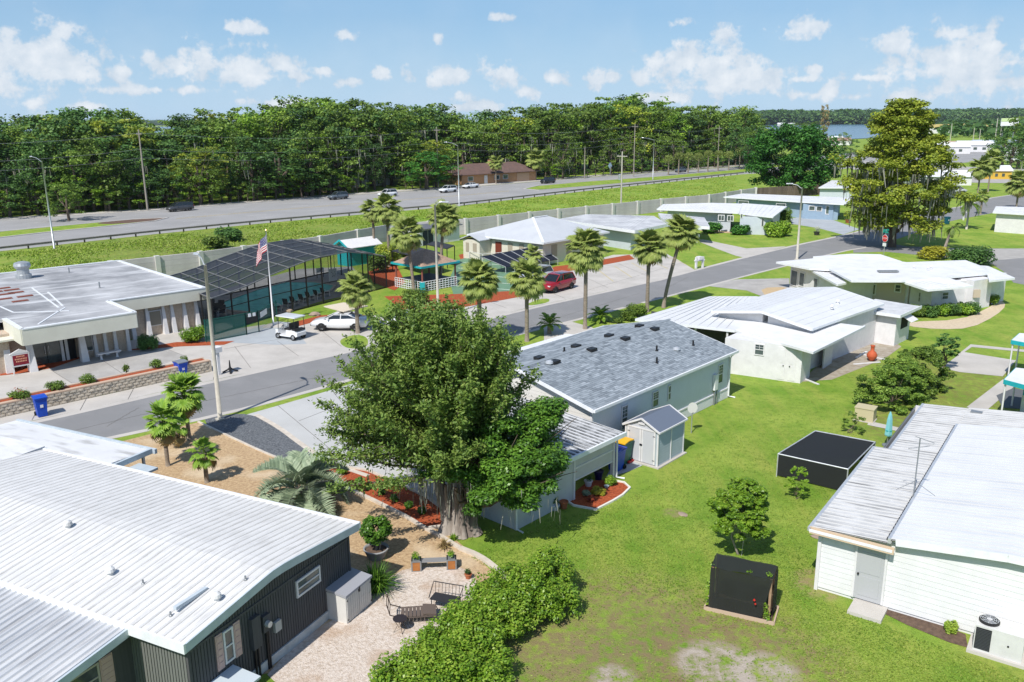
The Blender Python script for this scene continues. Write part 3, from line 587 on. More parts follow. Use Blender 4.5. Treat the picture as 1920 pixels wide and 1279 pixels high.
def vent(T, u, v, z, m=BLACKM, r=0.05, h=0.35, kind='pipe', name='roof_vent'):
    mb = MB()
    if kind == 'pipe': mb.lathe([(r * 1.8, -.05), (r * 1.8, .03), (r, .05), (r, h)], 10, (u, v, z))
    elif kind == 'cap': mb.lathe([(r, -.05), (r, h), (r * 1.7, h), (r * 1.5, h + .10), (r * .6, h + .16)], 12, (u, v, z))
    else: mb.slab([(u - .2, v - .16, z + .13), (u + .2, v - .16, z + .13), (u + .2, v + .16, z + .16), (u - .2, v + .16, z + .16)], .16)
    return mb.build(name, m, T)
# ------------------------------------------------------------------ dark house, lower left
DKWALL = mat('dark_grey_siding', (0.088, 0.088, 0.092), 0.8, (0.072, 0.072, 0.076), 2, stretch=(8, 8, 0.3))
PINK = mat('faded_pink_paint', (0.55, 0.38, 0.34), 0.7)
FASC = mat('blue_grey_fascia', (0.50, 0.56, 0.60), 0.45, (0.42, 0.48, 0.52), 2)
dh = Thing('mobile_home', 'dark grey mobile home with ribbed white metal roof in the lower left corner', 'house', (-8.87, 20.17), -26.0)
ROOFRIB = mat('ribbed_white_roof', (0.67, 0.665, 0.65), 0.5, (0.60, 0.595, 0.58), 0.8, 7, 0.42, 0.75, streak=(2.2, (4.0, .6, 1), 0.40, (0.36, 0.35, 0.33)), rand=.04, rot=-26)
PR = [(0, 2.90), (3.0, 3.25), (3.5, 3.30), (4.0, 3.29), (4.6, 3.24), (7.85, 2.90)]
roof_panels(dh, -16.5, 0.0, PR, 0.30, ROOFRIB, sw=.022, sm=mat('roof_seam_shade_grime', (0.26, 0.255, 0.24), .9, (0.42, 0.41, 0.39), 2, rot=-26))  # seam lines darkened in colour for rib shading as well as grime
mb = MB()
for (v0, z0), (v1, z1) in zip(PR, PR[1:]): mb.add([(0, v0, z0 + .035), (0.05, v0, z0 + .035), (0.05, v1, z1 + .035), (0, v1, z1 + .035), (0, v0, z0 - .24), (0.05, v0, z0 - .24), (0.05, v1, z1 - .24), (0, v1, z1 - .24)], [(0, 1, 2, 3), (4, 7, 6, 5), (1, 5, 6, 2), (0, 3, 7, 4), (0, 4, 5, 1), (3, 2, 6, 7)])
mb.build('rake_fascia', FASC, dh)
MB().box(-16.5, 0.05, -.07, 0.0, 2.66, 2.96).build('eave_fascia', TRIM, dh); MB().box(-16.5, 0.05, 7.85, 7.95, 2.72, 2.95).build('gutter', TRIM, dh)
e = .28
mb = MB(); vs = [(v, z - .09) for v, z in PR if .3 < v < 7.6]; vs = [(0.28, 2.86)] + vs + [(7.6, 2.85)]
n_ = len(vs); mb.add([(-e, v, z) for v, z in vs] + [(-e, 7.6, 0.0), (-e, .28, 0.0)], [tuple(range(n_ + 2))]); mb.add([(-16.3, v, z) for v, z in vs] + [(-16.3, 7.6, 0), (-16.3, .28, 0)], [tuple(range(n_ + 2))[::-1]])
mb.add([(-16.3, .28, 0), (-e, .28, 0), (-e, .28, 2.86), (-16.3, .28, 2.86)], [(0, 1, 2, 3)]); mb.add([(-16.3, 7.6, 0), (-e, 7.6, 0), (-e, 7.6, 2.85), (-16.3, 7.6, 2.85)], [(3, 2, 1, 0)])
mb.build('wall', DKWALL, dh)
# vertical boards of the end wall and of the lit side wall
mb = MB(); v = .30
while v < 7.55:
    zt = np.interp(v, [a for a, _ in PR], [b for _, b in PR]) - .16; mb.box(-e, -e + .022, v, v + .085, .35, zt); v += .115
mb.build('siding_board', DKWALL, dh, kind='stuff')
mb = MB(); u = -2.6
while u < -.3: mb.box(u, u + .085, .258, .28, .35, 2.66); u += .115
mb.build('siding_board', mat('lit_grey_siding', (0.17, 0.18, 0.165), 0.8, (0.145, 0.15, 0.14), 2, stretch=(8, 8, .3)), dh, kind='stuff')  # paler copy of the dark siding, sunlight put into its colour
MB().box(-e, -e + .05, .28, 7.6, 2.38, 2.45).build('belt_trim', DKWALL, dh)
MB().box(-e - .02, -e + .06, .25, .33, 0, 2.85).box(-e - .02, -e + .06, 7.54, 7.62, 0, 2.85).build('corner_trim', DKWALL, dh)
MB().box(-e, -e + .06, .28, 7.6, 0.02, .34).build('skirting', mat('pale_skirting', (0.48, 0.52, 0.54), 0.7, (0.38, 0.41, 0.42), 3), dh)
wa, wb = dh.Wd((-e + .025, .3)), dh.Wd((-e + .025, 7.6))
window(dh, wa, wb, (422, 1246), (434, 1173), WHITE, 'sash', shutters=(PINK, .26))
window(dh, wa, wb, (556, 1122), (598, 1059), WHITE, 'sash', fw=.07)
# meter box, breaker box and pipes
mb = MB().box(-e, -e + .16, 2.62, 2.98, 1.05, 2.1); mb.build('breaker_box', DKWALL, dh)
mb = MB().box(-e, -e + .14, 3.1, 3.4, 1.35, 1.9); o = mb.build('meter_box', DKWALL, dh); mb = MB(); mb.tube([(-e + .14, 3.25, 1.62), (-e + .27, 3.25, 1.62)], [.11, .10], 12).build('meter_dial', SILV, o)
MB().box(-e, -e + .12, 3.62, 3.9, 1.05, 1.4).build('utility_box', mat('light_grey_plastic', (0.42, 0.42, 0.41), .6), dh)
mb = MB()
for v, zt in ((2.72, 1.05), (2.85, 1.05), (3.25, 1.35), (3.33, 1.35)): mb.tube([(-e + .08, v, 0), (-e + .08, v, zt)], .035, 8)
mb.build('conduit', BLACKM, dh)
for v, u in ((2.2, .05), (2.3, .12)): MB().lathe([(.10, .25), (.10, .36), (.06, .42)], 12, (u, v, 0)).build('cleanout_cap', WHITE, dh)
for (px, py, k) in ((127, 984, 'cap'), (205, 1063, 'cap'), (405, 1112, 'cap')):
    p = dh.P(px, py, 3.35); z = np.interp(p[1], [a for a, _ in PR], [b for _, b in PR]); vent(dh, p[0], p[1], z, ROOFRIB, .09, .12, 'cap')
p = dh.P(358, 1120, 3.2); MB().box(p[0] - .06, p[0] + .06, p[1] - .6, p[1] + .6, 3.12, 3.22).build('roof_patch', FASC, dh)
for (px, py) in ((267, 1083), (318, 1137), (460, 1084)):
    p = dh.P(px, py, 3.3); z = np.interp(p[1], [a for a, _ in PR], [b for _, b in PR]); vent(dh, p[0], p[1], z, GREYM, .03, .14)
# lower grey porch roof
PB = [(-5.0, 2.30), (-2.4, 2.56), (0.02, 2.80)]
RGREY = mat('grey_ribbed_roof', (0.40, 0.42, 0.45), 0.5, (0.56, 0.57, 0.58), 0.7, 6, stretch=(3, .4, 1), streak=(1.4, (3, .5, 1), .5, (.24, .24, .25)), rot=-26)
roof_panels(dh, -16.5, -2.15, PB, 0.26, RGREY, rib=.05)
mb = MB()
for (v0, z0), (v1, z1) in zip(PB, PB[1:]): mb.add([(-2.16, v0, z0 + .05), (-2.08, v0, z0 + .05), (-2.08, v1, z1 + .05), (-2.16, v1, z1 + .05), (-2.16, v0, z0 - .2), (-2.08, v0, z0 - .2), (-2.08, v1, z1 - .2), (-2.16, v1, z1 - .2)], [(0, 1, 2, 3), (4, 7, 6, 5), (1, 5, 6, 2), (0, 3, 7, 4), (0, 4, 5, 1), (3, 2, 6, 7)])
mb.build('rake_fascia', FASC, dh)
mb = MB(); mb.add([(-2.45, .27, 0), (-2.45, -4.7, 0), (-2.45, -4.7, 2.25), (-2.45, .27, 2.68), (-16, .27, 0), (-16, -4.7, 0), (-16, -4.7, 2.25), (-16, .27, 2.68)], [(0, 3, 2, 1), (4, 5, 6, 7), (1, 2, 6, 5)]); mb.build('porch_wall', DKWALL, dh)
wa2, wb2 = dh.Wd((-2.45, .2)), dh.Wd((-2.45, -4.6)); window(dh, wa2, wb2, (1.05, 1.35), (2.0, 2.2), mat('tan_frame', (0.42, 0.38, 0.32), .6), 'sash', shutters=(PINK, .42), px=False)
# flat white carport roof at the left end
cz = 2.75
FLATW = mat('flat_coated_roof', (0.70, 0.70, 0.70), 0.6, (0.62, 0.62, 0.62), 0.7, 7, streak=(1.0, (.5, 1.8, 1), .8, (.36, .35, .33)), rot=-26)
pts = [(-21.5, 5.6, cz), (-16.45, 5.6, cz + .1), (-13.0, 5.6, cz + .12), (-12.5, 7.97, cz + .05), (-12.5, 9.5, cz), (-16.6, 10.1, cz), (-21.5, 10.1, cz)]
MB().slab([(-21.5, 3.5, cz + .80), (-13.3, 3.5, cz + .80), (-13.3, 7.9, cz + .20), (-13.3, 10.0, cz - .02), (-21.5, 10.0, cz - .02)][:0] or [(-21.5, 8.0, cz + .12), (-12.6, 8.0, cz + .12), (-12.6, 10.05, cz), (-21.5, 10.05, cz)], .14).build('carport_roof', FLATW, dh)
MB().slab([(-21.5, 0.2, 3.0), (-16.55, 0.2, 3.0), (-16.55, 8.0, 3.0), (-21.5, 8.0, 3.0)], .2).build('carport_roof', FLATW, dh)
MB().box(-21.5, -12.3, 10.07, 10.2, cz - .16, cz + .05).box(-12.58, -12.45, 8.1, 10.05, cz - .16, cz + .07).build('gutter', FASC, dh)
MB().box(-12.42, -11.3, 8.2, 8.7, cz - .35, cz - .25).box(-12.42, -11.3, 8.8, 9.3, cz - .40, cz - .30).build('awning_slat', FASC, dh)
mb = MB()
for u in (-20.5, -16.6, -12.8): mb.box(u - .05, u + .05, 9.8, 9.9, 0, cz - .1)
mb.build('carport_post', WHITE, dh)
# ------------------------------------------------------------------ central house
SIDE = mat('pale_blue_siding', (0.63, 0.655, 0.70), 0.55, (0.60, 0.625, 0.67), 2)
BEIGE = mat('warm_white_siding', (0.66, 0.64, 0.60), 0.6)
ch = Thing('mobile_home', 'pale blue house with grey shingle roof behind the big mossy tree', 'house', (13.55, 49.55), 48.0)
UL = -14.45; WD = 9.75; ZE, ZR = 3.0, 4.15; hv = WD / 2
SH = None
def shinglemat():
    m, t, b = newmat('grey_shingle'); n = t.nodes; l = t.links
    at = n.new('ShaderNodeAttribute'); at.attribute_name = 'tint'; cr = n.new('ShaderNodeValToRGB'); e_ = cr.color_ramp.elements
    e_[0].color = (0.155, 0.18, 0.205, 1); e_[1].color = (0.33, 0.37, 0.405, 1); q = e_.new(0.5); q.color = (0.235, 0.27, 0.30, 1)
    l.new(at.outputs['Fac'], cr.inputs[0]); l.new(cr.outputs[0], b.inputs['Base Color']); b.inputs['Roughness'].default_value = 0.9; return m
SHIN = shinglemat()
def tinted(me, vals):
    a = me.attributes.new('tint', 'FLOAT', 'FACE'); a.data.foreach_set('value', list(vals))
def shingles(T, u0, u1, p0, p1, tabw=0.33, course=0.145, m=None, name='shingle'):
    "overlapping tabs, each with its own thickness and tint, from eave p0=(v,z) up to ridge p1"
    Ln = math.hypot(p1[0] - p0[0], p1[1] - p0[1]); dv, dz = (p1[0] - p0[0]) / Ln, (p1[1] - p0[1]) / Ln; mb = MB(); tv = []; rnd = random.Random(5); k = 0; s = 0
    nv, nz = -dz * (1 if dv > 0 else -1), abs(dv)
    while s < Ln - 0.01:
        e1 = min(s + course + .01, Ln); u = u0 - rnd.random() * tabw; 
        while u < u1:
            w = tabw * rnd.choice((.6, 1, 1.5, .8)); a, b = max(u, u0), min(u + w, u1); u += w
            if b - a < .02: continue
            t0 = .012 + .012 * rnd.random(); 
            q = [(a, p0[0] + dv * s + nv * t0, p0[1] + dz * s + nz * t0), (b, p0[0] + dv * s + nv * t0, p0[1] + dz * s + nz * t0), (b, p0[0] + dv * e1 + nv * .004, p0[1] + dz * e1 + nz * .004), (a, p0[0] + dv * e1 + nv * .004, p0[1] + dz * e1 + nz * .004)]
            q += [(a, p0[0] + dv * s, p0[1] + dz * s), (b, p0[0] + dv * s, p0[1] + dz * s)]
            f = [(0, 1, 2, 3), (4, 5, 1, 0)] if dv > 0 else [(3, 2, 1, 0), (0, 1, 5, 4)]
            mb.add(q, f); c = min(1, max(0, rnd.gauss(.5, .26))); tv += [c, c]
        s += course
    me = mb.mesh(name, m or SHIN); tinted(me, tv); return link(name, me, T, kind='stuff')
shingles(ch, UL, 0, (0, ZE), (hv, ZR)); shingles(ch, UL, 0, (WD, ZE), (hv, ZR), tabw=.5, course=.29)
mb = MB(); mb.add([(UL + .02, .02, ZE - .01), (-.02, .02, ZE - .01), (-.02, hv, ZR - .01), (UL + .02, hv, ZR - .01), (-.02, WD - .02, ZE - .01), (UL + .02, WD - .02, ZE - .01)], [(0, 1, 2, 3), (3, 2, 4, 5)]); mb.add([(UL + .02, .02, ZE - .12), (-.02, .02, ZE - .12), (-.02, hv, ZR - .12), (UL + .02, hv, ZR - .12), (-.02, WD - .02, ZE - .12), (UL + .02, WD - .02, ZE - .12)], [(3, 2, 1, 0), (5, 4, 2, 3)])
mb.build('roof_deck', SHIN, ch)
mb = MB(); k = 0
u = UL
while u < -.05: mb.slab([(u, hv - .13, ZR - .002), (u + .3, hv - .13, ZR + .006), (u + .3, hv + .0, ZR + .035), (u, hv + .0, ZR + .027)], .012); mb.slab([(u, hv, ZR + .027), (u + .3, hv, ZR + .035), (u + .3, hv + .13, ZR + .006), (u, hv + .13, ZR - .002)], .012); u += .27
me = mb.mesh('ridge_cap', SHIN); tinted(me, [.4] * len(me.polygons)); link('ridge_cap', me, ch, kind='stuff')
MB().box(UL - .02, .02, -.12, -.005, ZE - .14, ZE + .0).build('gutter', TRIM, ch); MB().box(UL - .02, .02, WD + .005, WD + .12, ZE - .14, ZE).build('gutter', TRIM, ch)
for u in (-.0, UL - .04):
    mb = MB(); mb.add([(u, 0, ZE - .17), (u + .04, 0, ZE - .17), (u + .04, 0, ZE + .02), (u, 0, ZE + .02), (u, hv, ZR - .17), (u + .04, hv, ZR - .17), (u + .04, hv, ZR + .02), (u, hv, ZR + .02), (u, WD, ZE - .17), (u + .04, WD, ZE - .17), (u + .04, WD, ZE + .02), (u, WD, ZE + .02)], [(0, 1, 2, 3), (1, 5, 6, 2), (0, 3, 7, 4), (3, 2, 6, 7), (4, 7, 11, 8), (5, 9, 10, 6), (7, 6, 10, 11), (8, 11, 10, 9), (0, 4, 5, 1), (4, 8, 9, 5)])
    mb.build('rake_fascia', TRIM, ch)
i_ = .34; A1, B1 = ch.Wd((UL + i_, i_)), ch.Wd((-i_, i_)); A2 = ch.Wd((UL + i_, WD - i_)); B2 = ch.Wd((-i_, WD - i_))
mb = MB(); za, zr = ZE - .02, ZR - .13
mb.add([(UL + i_, i_, 0), (-i_, i_, 0), (-i_, WD - i_, 0), (UL + i_, WD - i_, 0), (UL + i_, i_, za), (-i_, i_, za), (-i_, WD - i_, za), (UL + i_, WD - i_, za), (-i_, hv, zr), (UL + i_, hv, zr)], [(0, 1, 5, 4), (1, 2, 6, 8, 5), (2, 3, 7, 6), (3, 0, 4, 9, 7)])
mb.build('wall', SIDE, ch)
lapsiding(ch, A1, B1, .62, ZE - .1, SIDE); lapsiding(ch, A1, A2, .4, [(0, za), (hv - i_, zr), (WD - 2 * i_, za)], BEIGE, n=Vector((-math.cos(R(48)), -math.sin(R(48)))))
WS = mat('white_skirting', (0.70, 0.71, 0.72), 0.6)
mb = MB(); mb.box(UL + i_, -i_, i_ - .03, i_, 0, .58); u = UL + i_
while u < -i_ - .1: mb.box(u, u + .10, i_ - .05, i_ - .03, .02, .56); u += .14
mb.build('skirting', WS, ch, kind='stuff'); MB().box(UL + i_, -i_, i_ - .07, i_, .58, .66).build('skirting_rail', WHITE, ch)
for u in (-i_, UL + i_): MB().box(u - .06, u + .04, i_ - .06, i_ + .06, 0, ZE - .1).build('corner_trim', WHITE, ch)
MB().tube([(-.25, -.02, ZE - .12), (-.28, .2, ZE - .35), (-.30, .25, ZE - .5), (-.30, .25, .12), (-.1, -.1, .05)], .045, 8).build('downspout', TRIM, ch)
W1A, W1B = ch.Wd((UL + i_, i_ - .02)), ch.Wd((-i_, i_ - .02))
window(ch, W1A, W1B, (1164, 808), (1177, 757), bars=2); window(ch, W1A, W1B, (1222, 766), (1235, 731), bars=2); window(ch, W1A, W1B, (1251, 752), (1258, 721)); window(ch, W1A, W1B, (1345, 721), (1356, 681), bars=2)
ub = ch.P(1340, 760)[0]; MB().box(ub - .15, ub + .2, i_ - .2, i_ - .03, .95, 1.9).build('meter_box', WS, ch); MB().tube([(ub, i_ - .1, 0), (ub, i_ - .1, 1.0)], .05).tube([(ub + .3, i_ - .1, 0), (ub + .3, i_ - .1, 1.0)], .035).build('conduit', GREYM, ch)
for (px, py, kd) in ((1209, 611, 'box'), (1234, 616, 'box'), (1151, 629, 'box'), (1178, 634, 'box'), (1090, 649, 'box'), (1116, 655, 'box'), (1020, 671, 'box'), (1047, 678, 'box')):
    p = ch.P(px, py, 4.15); v = p[1]; v = hv - .55 if (px, py) in ((1234, 616), (1178, 634), (1116, 655), (1047, 678)) else hv + .6
    z = ZR - abs(v - hv) * (ZR - ZE) / hv; mb = MB(); mb.slab([(p[0] - .27, v - .2, z + .16), (p[0] + .27, v - .2, z + .16), (p[0] + .22, v + .2, z + .12 + .04), (p[0] - .22, v + .2, z + .16)], .16); mb.build('roof_vent', BLACKM, ch)
for (px, py, h_) in ((1231, 664, .32), (1299, 657, .32), (1231, 692, .34), (1058, 662, .25)):
    p = ch.P(px, py, 3.8); z = ZR - abs(p[1] - hv) * (ZR - ZE) / hv; p = ch.P(px, py, z); z = ZR - abs(p[1] - hv) * (ZR - ZE) / hv; vent(ch, p[0], p[1], z, BLACKM, .055, h_)
for (px, py) in ((1269, 649), (1030, 694)):
    p = ch.P(px, py, 3.7); z = ZR - abs(p[1] - hv) * (ZR - ZE) / hv; vent(ch, p[0], p[1], z, SILV, .13, .05, 'cap')
# low white ribbed roof and screened room at its near end
AU0, AU1, AV0, AV1 = -22.0, -14.62, -1.95, 7.3
ca = math.radians(48)
PA = [(AV0, 2.38), (2.0, 2.60), (AV1, 2.9)]
ROOFS = mat('striped_white_roof', (0.66, 0.67, 0.68), 0.5, (0.50, 0.51, 0.52), 0.8, 6, streak=(.9, (5.0, .35, 1), .95, (.08, .085, .09)), rand=.06, rot=48)  # dark streaks paint tree-leaf shadow together with dirt into the white
roof_panels(ch, AU0, AU1, PA, 0.30, ROOFS, rib=.05, sw=.10, sm=mat('roof_pan_shade_grime', (0.09, 0.095, 0.10), .9, (0.30, 0.31, 0.32), 1.5, 6, .45, .6, rot=48))  # dark strip on each pan: painted leaf and rib shade plus grime
MB().box(AU0, AU1 + .03, AV0 - .1, AV0, 2.22, 2.42).box(AU0 - .08, AU0, AV0 - .1, AV1, 2.2, 2.45).build('gutter', TRIM, ch)
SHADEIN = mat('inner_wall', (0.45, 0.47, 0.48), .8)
c0 = ch.P(962, 992); cA = ch.P(1069, 935); vw = AV0 + .42
wA, wB = ch.Wd((c0[0], vw)), ch.Wd((-14.9, vw)); us = cA[0]
LWALL = mat('pale_wall_panel', (0.55, 0.56, 0.55), 0.7, (0.50, 0.50, 0.485), 1.5)
MB().box(c0[0], us, vw, vw + .12, 0, 2.3).build('wall', LWALL, ch); MB().box(us + .0, -14.85, vw, vw + .06, .95, 1.48).box(us, -14.85, vw, vw + .06, 1.53, 2.24).build('wall_panel', LWALL, ch)
mb = MB().box(us - .07, us + .05, vw - .04, vw + .14, 0, 2.3).box(-14.95, -14.8, vw - .04, vw + .12, 0, 2.3).box(us, -14.85, vw - .03, vw + .07, 1.46, 1.54).box(us, -14.85, vw - .03, vw + .07, .9, .96).box(c0[0] - .02, c0[0] + .06, vw - .03, vw + .1, 0, 2.3); mb.build('frame', WHITE, ch)
MB().box(c0[0], c0[0] + .1, vw + .12, vw + 2.4, 0, 2.3).build('wall', SIDE, ch); lapsiding(ch, ch.Wd((c0[0], vw + .1)), ch.Wd((c0[0], vw + 2.4)), .05, 2.3, SIDE, n=Vector((-math.cos(ca), -math.sin(ca))))
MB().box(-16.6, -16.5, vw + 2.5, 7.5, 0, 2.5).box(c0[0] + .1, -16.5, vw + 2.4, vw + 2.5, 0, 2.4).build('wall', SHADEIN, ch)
MB().tube([(c0[0] - .05, vw - .06, 2.2), (c0[0] - .05, vw - .06, .1), (c0[0] - .02, vw - .4, .03)], .045).tube([(-14.75, vw - .1, 2.2), (-14.75, vw - .1, .1), (-14.5, vw - .4, .03)], .05).build('downspout', TRIM, ch)
for (px, py) in ((796, 926), (688, 873)):
    p = ch.P(px, py); MB().tube([(p[0], p[1], 0), (p[0], p[1], 2.5)], .06).build('carport_post', WHITE, ch)
p1 = ch.P(688, 873)
# front porch roof beyond the ridge
q = [ch.L(G(x, y, 2.7)) for x, y in ((1013, 640), (1110, 622), (1150, 620), (1150, 640), (1060, 660))]
MB().slab([(-8.4, WD + .1, 2.7), (-2.2, WD + .1, 2.7), (-2.2, WD + 1.6, 2.6), (-8.4, WD + 1.6, 2.6)], .12).build('porch_roof', ROOFW, ch)
mb = MB()
for u in (-8.2, -2.4): mb.box(u - .05, u + .05, WD + 1.4, WD + 1.5, 0, 2.5)
mb.build('porch_post', WHITE, ch, kind='stuff')
# ------------------------------------------------------------------ garden shed
sg = G(1232, 877); shd = Thing('garden_shed', 'small grey plastic garden shed with double doors beside the blue house', 'shed', sg[:2], 49.0)
GS = mat('grey_resin', (0.42, 0.48, 0.52), 0.6, (0.385, 0.445, 0.48), 3); GD = mat('light_grey_resin', (0.50, 0.51, 0.54), 0.6); GR = mat('slate_roof_resin', (0.13, 0.155, 0.20), 0.55)
SL_, SW, SE = 2.45, 1.85, 1.86
MB().box(0, SL_, .02, SW, .06, SE).build('wall', GS, shd)
mb = MB(); z = .08
while z < SE - .1: mb.add([(0, -.015, z), (SL_, -.015, z), (SL_, .018, z + .13), (0, .018, z + .13), (0, .02, z), (SL_, .02, z)], [(0, 1, 2, 3), (4, 5, 1, 0)]); z += .135
mb.build('siding', GS, shd, kind='stuff')
mb = MB(); mb.add([(0, -.0, SE), (0, SW, SE), (0, SW / 2, SE + .42), (SL_, 0, SE), (SL_, SW, SE), (SL_, SW / 2, SE + .42)], [(0, 2, 1), (3, 4, 5), (0, 1, 4, 3), (1, 2, 5, 4), (2, 0, 3, 5)]); mb.build('gable', GD, shd)
for s_ in (-1, 1):
    v0 = SW / 2 + s_ * (SW / 2 + .12); MB().slab([(-.10, v0, SE - .02), (SL_ + .08, v0, SE - .02), (SL_ + .08, SW / 2, SE + .5), (-.10, SW / 2, SE + .5)], .04).build('roof_panel', GR, shd)
mb = MB()
for u in (-.12, SL_ + .07):
    for s_ in (-1, 1): v0 = SW / 2 + s_ * (SW / 2 + .14); mb.beam((u + .02, v0, SE - .04), (u + .02, SW / 2, SE + .49), .05, .09)
mb.beam((-.12, -.14, SE - .03), (SL_ + .1, -.14, SE - .03), .05, .08); mb.beam((-.12, SW + .14, SE - .03), (SL_ + .1, SW + .14, SE - .03), .05, .08)
mb.build('roof_trim', WHITE, shd)
mb = MB()
for u, v in ((0, 0), (0, SW), (SL_, 0), (SL_, SW), (SL_ * .5, 0)): mb.box(u - .035, u + .035, v - .035, v + .035, .03, SE)
mb.box(-.05, -.02, .1, SW - .1, SE - .08, SE); mb.build('corner_post', WHITE, shd)
for k, (a, b) in enumerate(((.12, SW / 2 - .01), (SW / 2 + .01, SW - .12))):
    o = MB().box(-.035, -.005, a, b, .1, SE - .1).build('door', GD, shd)
    MB().box(-.055, -.03, a, a + .09, .1, SE - .1).box(-.055, -.03, b - .09, b, .1, SE - .1).build('door_trim', WHITE, o)
    h_ = b - .02 if k == 0 else a + .02; MB().box(-.09, -.05, h_ - .04, h_ + .04, .95, 1.03).build('handle', BLACKM, o)
    g = a + .02 if k == 0 else b - .14
    for zz in (.3, 1.55): MB().box(-.065, -.054, g, g + .12, zz, zz + .03).build('hinge', BLACKM, o)
MB().box(-.06, -.03, SW / 2 - .18, SW / 2 + .18, SE + .16, SE + .26).build('gable_vent', WHITE, shd)
MB().box(-.18, SL_ + .12, -.18, SW + .15, 0, .06).build('base_slab', CONC, shd)
# ------------------------------------------------------------------ right white house
rh = Thing('mobile_home', 'white mobile home with worn ribbed roof and grey side door, lower right', 'house', (10.56, 27.55), -35.5)
# local: u to the right along the front, v away from the camera
RW = mat('white_lap_siding', (0.72, 0.725, 0.73), 0.55, (0.66, 0.665, 0.67), 1.5)
ROOFR = mat('worn_ribbed_roof', (0.60, 0.60, 0.59), 0.6, (0.42, 0.42, 0.41), 1.1, 7, 0.42, 0.68, streak=(1.3, (.4, 5.0, 1), .95, (.16, .155, .15)), rot=-35.5)
ROOFM = mat('clean_ribbed_roof', (0.68, 0.70, 0.72), 0.5, (0.60, 0.62, 0.64), .6, 6, streak=(.9, (.3, 3.5, 1), .5, (.45, .46, .47)), rot=-35.5)
def rpan(T, v0, v1, prof, pitch, m, rib=.026, th=.04, name='roof_panel'):
    "pans that run across the house (along u): prof is the (u, z) line"
    mb = MB(); rw = .035
    for (a0, z0), (a1, z1) in zip(prof, prof[1:]):
        mb.add([(a0, 0, z0), (a1, 0, z1), (a1, pitch, z1), (a0, pitch, z0), (a0, 0, z0 - th), (a1, 0, z1 - th), (a1, pitch, z1 - th), (a0, pitch, z0 - th)], [(0, 1, 2, 3), (7, 6, 5, 4), (0, 3, 7, 4), (1, 5, 6, 2)])
        mb.add([(a0, 0, z0), (a0, rw, z0 + rib), (a0, rw * 1.6, z0 + rib), (a0, rw * 2.4, z0), (a1, 0, z1), (a1, rw, z1 + rib), (a1, rw * 1.6, z1 + rib), (a1, rw * 2.4, z1)], [(1, 5, 6, 2), (2, 6, 7, 3), (0, 1, 2, 3), (4, 7, 6, 5)])
        mb.mi(1).add([(a0, 0, z0), (a0, rw, z0 + rib), (a1, 0, z1), (a1, rw, z1 + rib)], [(0, 2, 3, 1)]); mb.mi(0)
    me = mb.mesh(name, [m, SEAM]); v = v0
    while v < v1 - .02:
        o = link(name, me, T, (0, v, 0))
        if v + pitch > v1 + .02: o.scale = (1, (v1 - v) / pitch, 1)
        v += pitch
J = rh.P(1656, 840, 2.5); J2 = rh.P(1690, 842, 2.5); T1 = rh.P(1760, 762, 2.5); vj = J[1]; vt = T1[1]; uj = .62
rpan(rh, 0, vj, [(0, 2.50), (2.62, 2.66)], .30, ROOFR); rpan(rh, vj, vt, [(uj, 2.52), (2.62, 2.66)], .30, ROOFR)
rpan(rh, -.02, vt - 3.2, [(2.60, 2.80), (6.0, 3.22), (7.2, 3.26), (8.6, 3.1), (12, 2.7)], .30, ROOFM)
rpan(rh, vt - 3.2, vt, [(2.60, 2.70), (6.0, 3.0), (7.2, 3.05), (12, 2.7)], .30, ROOFR)
MB().box(2.5, 2.6, -.02, vt - 3.2, 2.62, 2.80).build('step_flashing', SILV, rh)
mb = MB(); v = 0.1
while v < vt - 3.3: mb.box(2.44, 2.53, v, v + .16, 2.68, 2.73); v += .30
mb.build('rib_closure', BLACKM, rh, kind='stuff')
TAN = mat('tan_trim', (0.60, 0.46, 0.32), 0.5)
MB().box(-.05, 2.75, -.14, -.07, 2.30, 2.40).box(-.05, 2.75, -.10, -.02, 2.42, 2.52).build('eave_trim', TAN, rh); MB().box(-.05, 2.7, -.15, -.14, 2.36, 2.47).build('eave_highlight', TRIM, rh)
mb = MB()
for (a0, z0), (a1, z1) in zip([(2.76, 2.8), (6, 3.22), (7.2, 3.26), (8.6, 3.1), (12, 2.7)], [(6, 3.22), (7.2, 3.26), (8.6, 3.1), (12, 2.7)]): mb.beam((a0, -.03, z0 - .08), (a1, -.03, z1 - .08), .05, .24)
mb.build('rake_fascia', TRIM, rh)
MB().box(-.12, -.0, -.1, vj, 2.36, 2.5).box(uj - .12, uj, vj, vt, 2.38, 2.52).build('gutter', SILV, rh)
wl = .28
mb = MB(); mb.add([(wl, .3, 0), (12, .3, 0), (12, vt - .3, 0), (wl, vt - .3, 0), (wl, .3, 2.48), (2.7, .3, 2.6), (2.7, .3, 2.72), (6, .3, 3.12), (7.2, .3, 3.16), (12, .3, 2.6), (12, vt - .3, 2.6), (wl, vt - .3, 2.46)], [(0, 1, 9, 8, 7, 6, 5, 4), (0, 4, 11, 3), (1, 2, 10, 9), (2, 3, 11, 10)])
mb.build('wall', RW, rh)
ra, rb = rh.Wd((wl, .28)), rh.Wd((12, .28))
lapsiding(rh, ra, rb, .12, [(0, 2.42), (2.4, 2.52), (2.5, 2.74), (5.7, 3.08), (6.9, 3.1), (11.7, 2.5)], RW, course=.2)
lapsiding(rh, rh.Wd((wl - .01, .3)), rh.Wd((wl - .01, vt - .4)), .12, 2.36, RW, course=.2)
ra2, rb2 = rh.Wd((wl, .245)), rh.Wd((12, .245))
opening(rh, ra2, rb2, (1600, 1118), (1662, 1037), mat('pale_grey_door', (0.42, 0.43, 0.44), .5), 'door', handle='l', frame=WHITE)
MB().box(.2, .32, .2, .32, 0, 2.4).build('corner_trim', WHITE, rh)
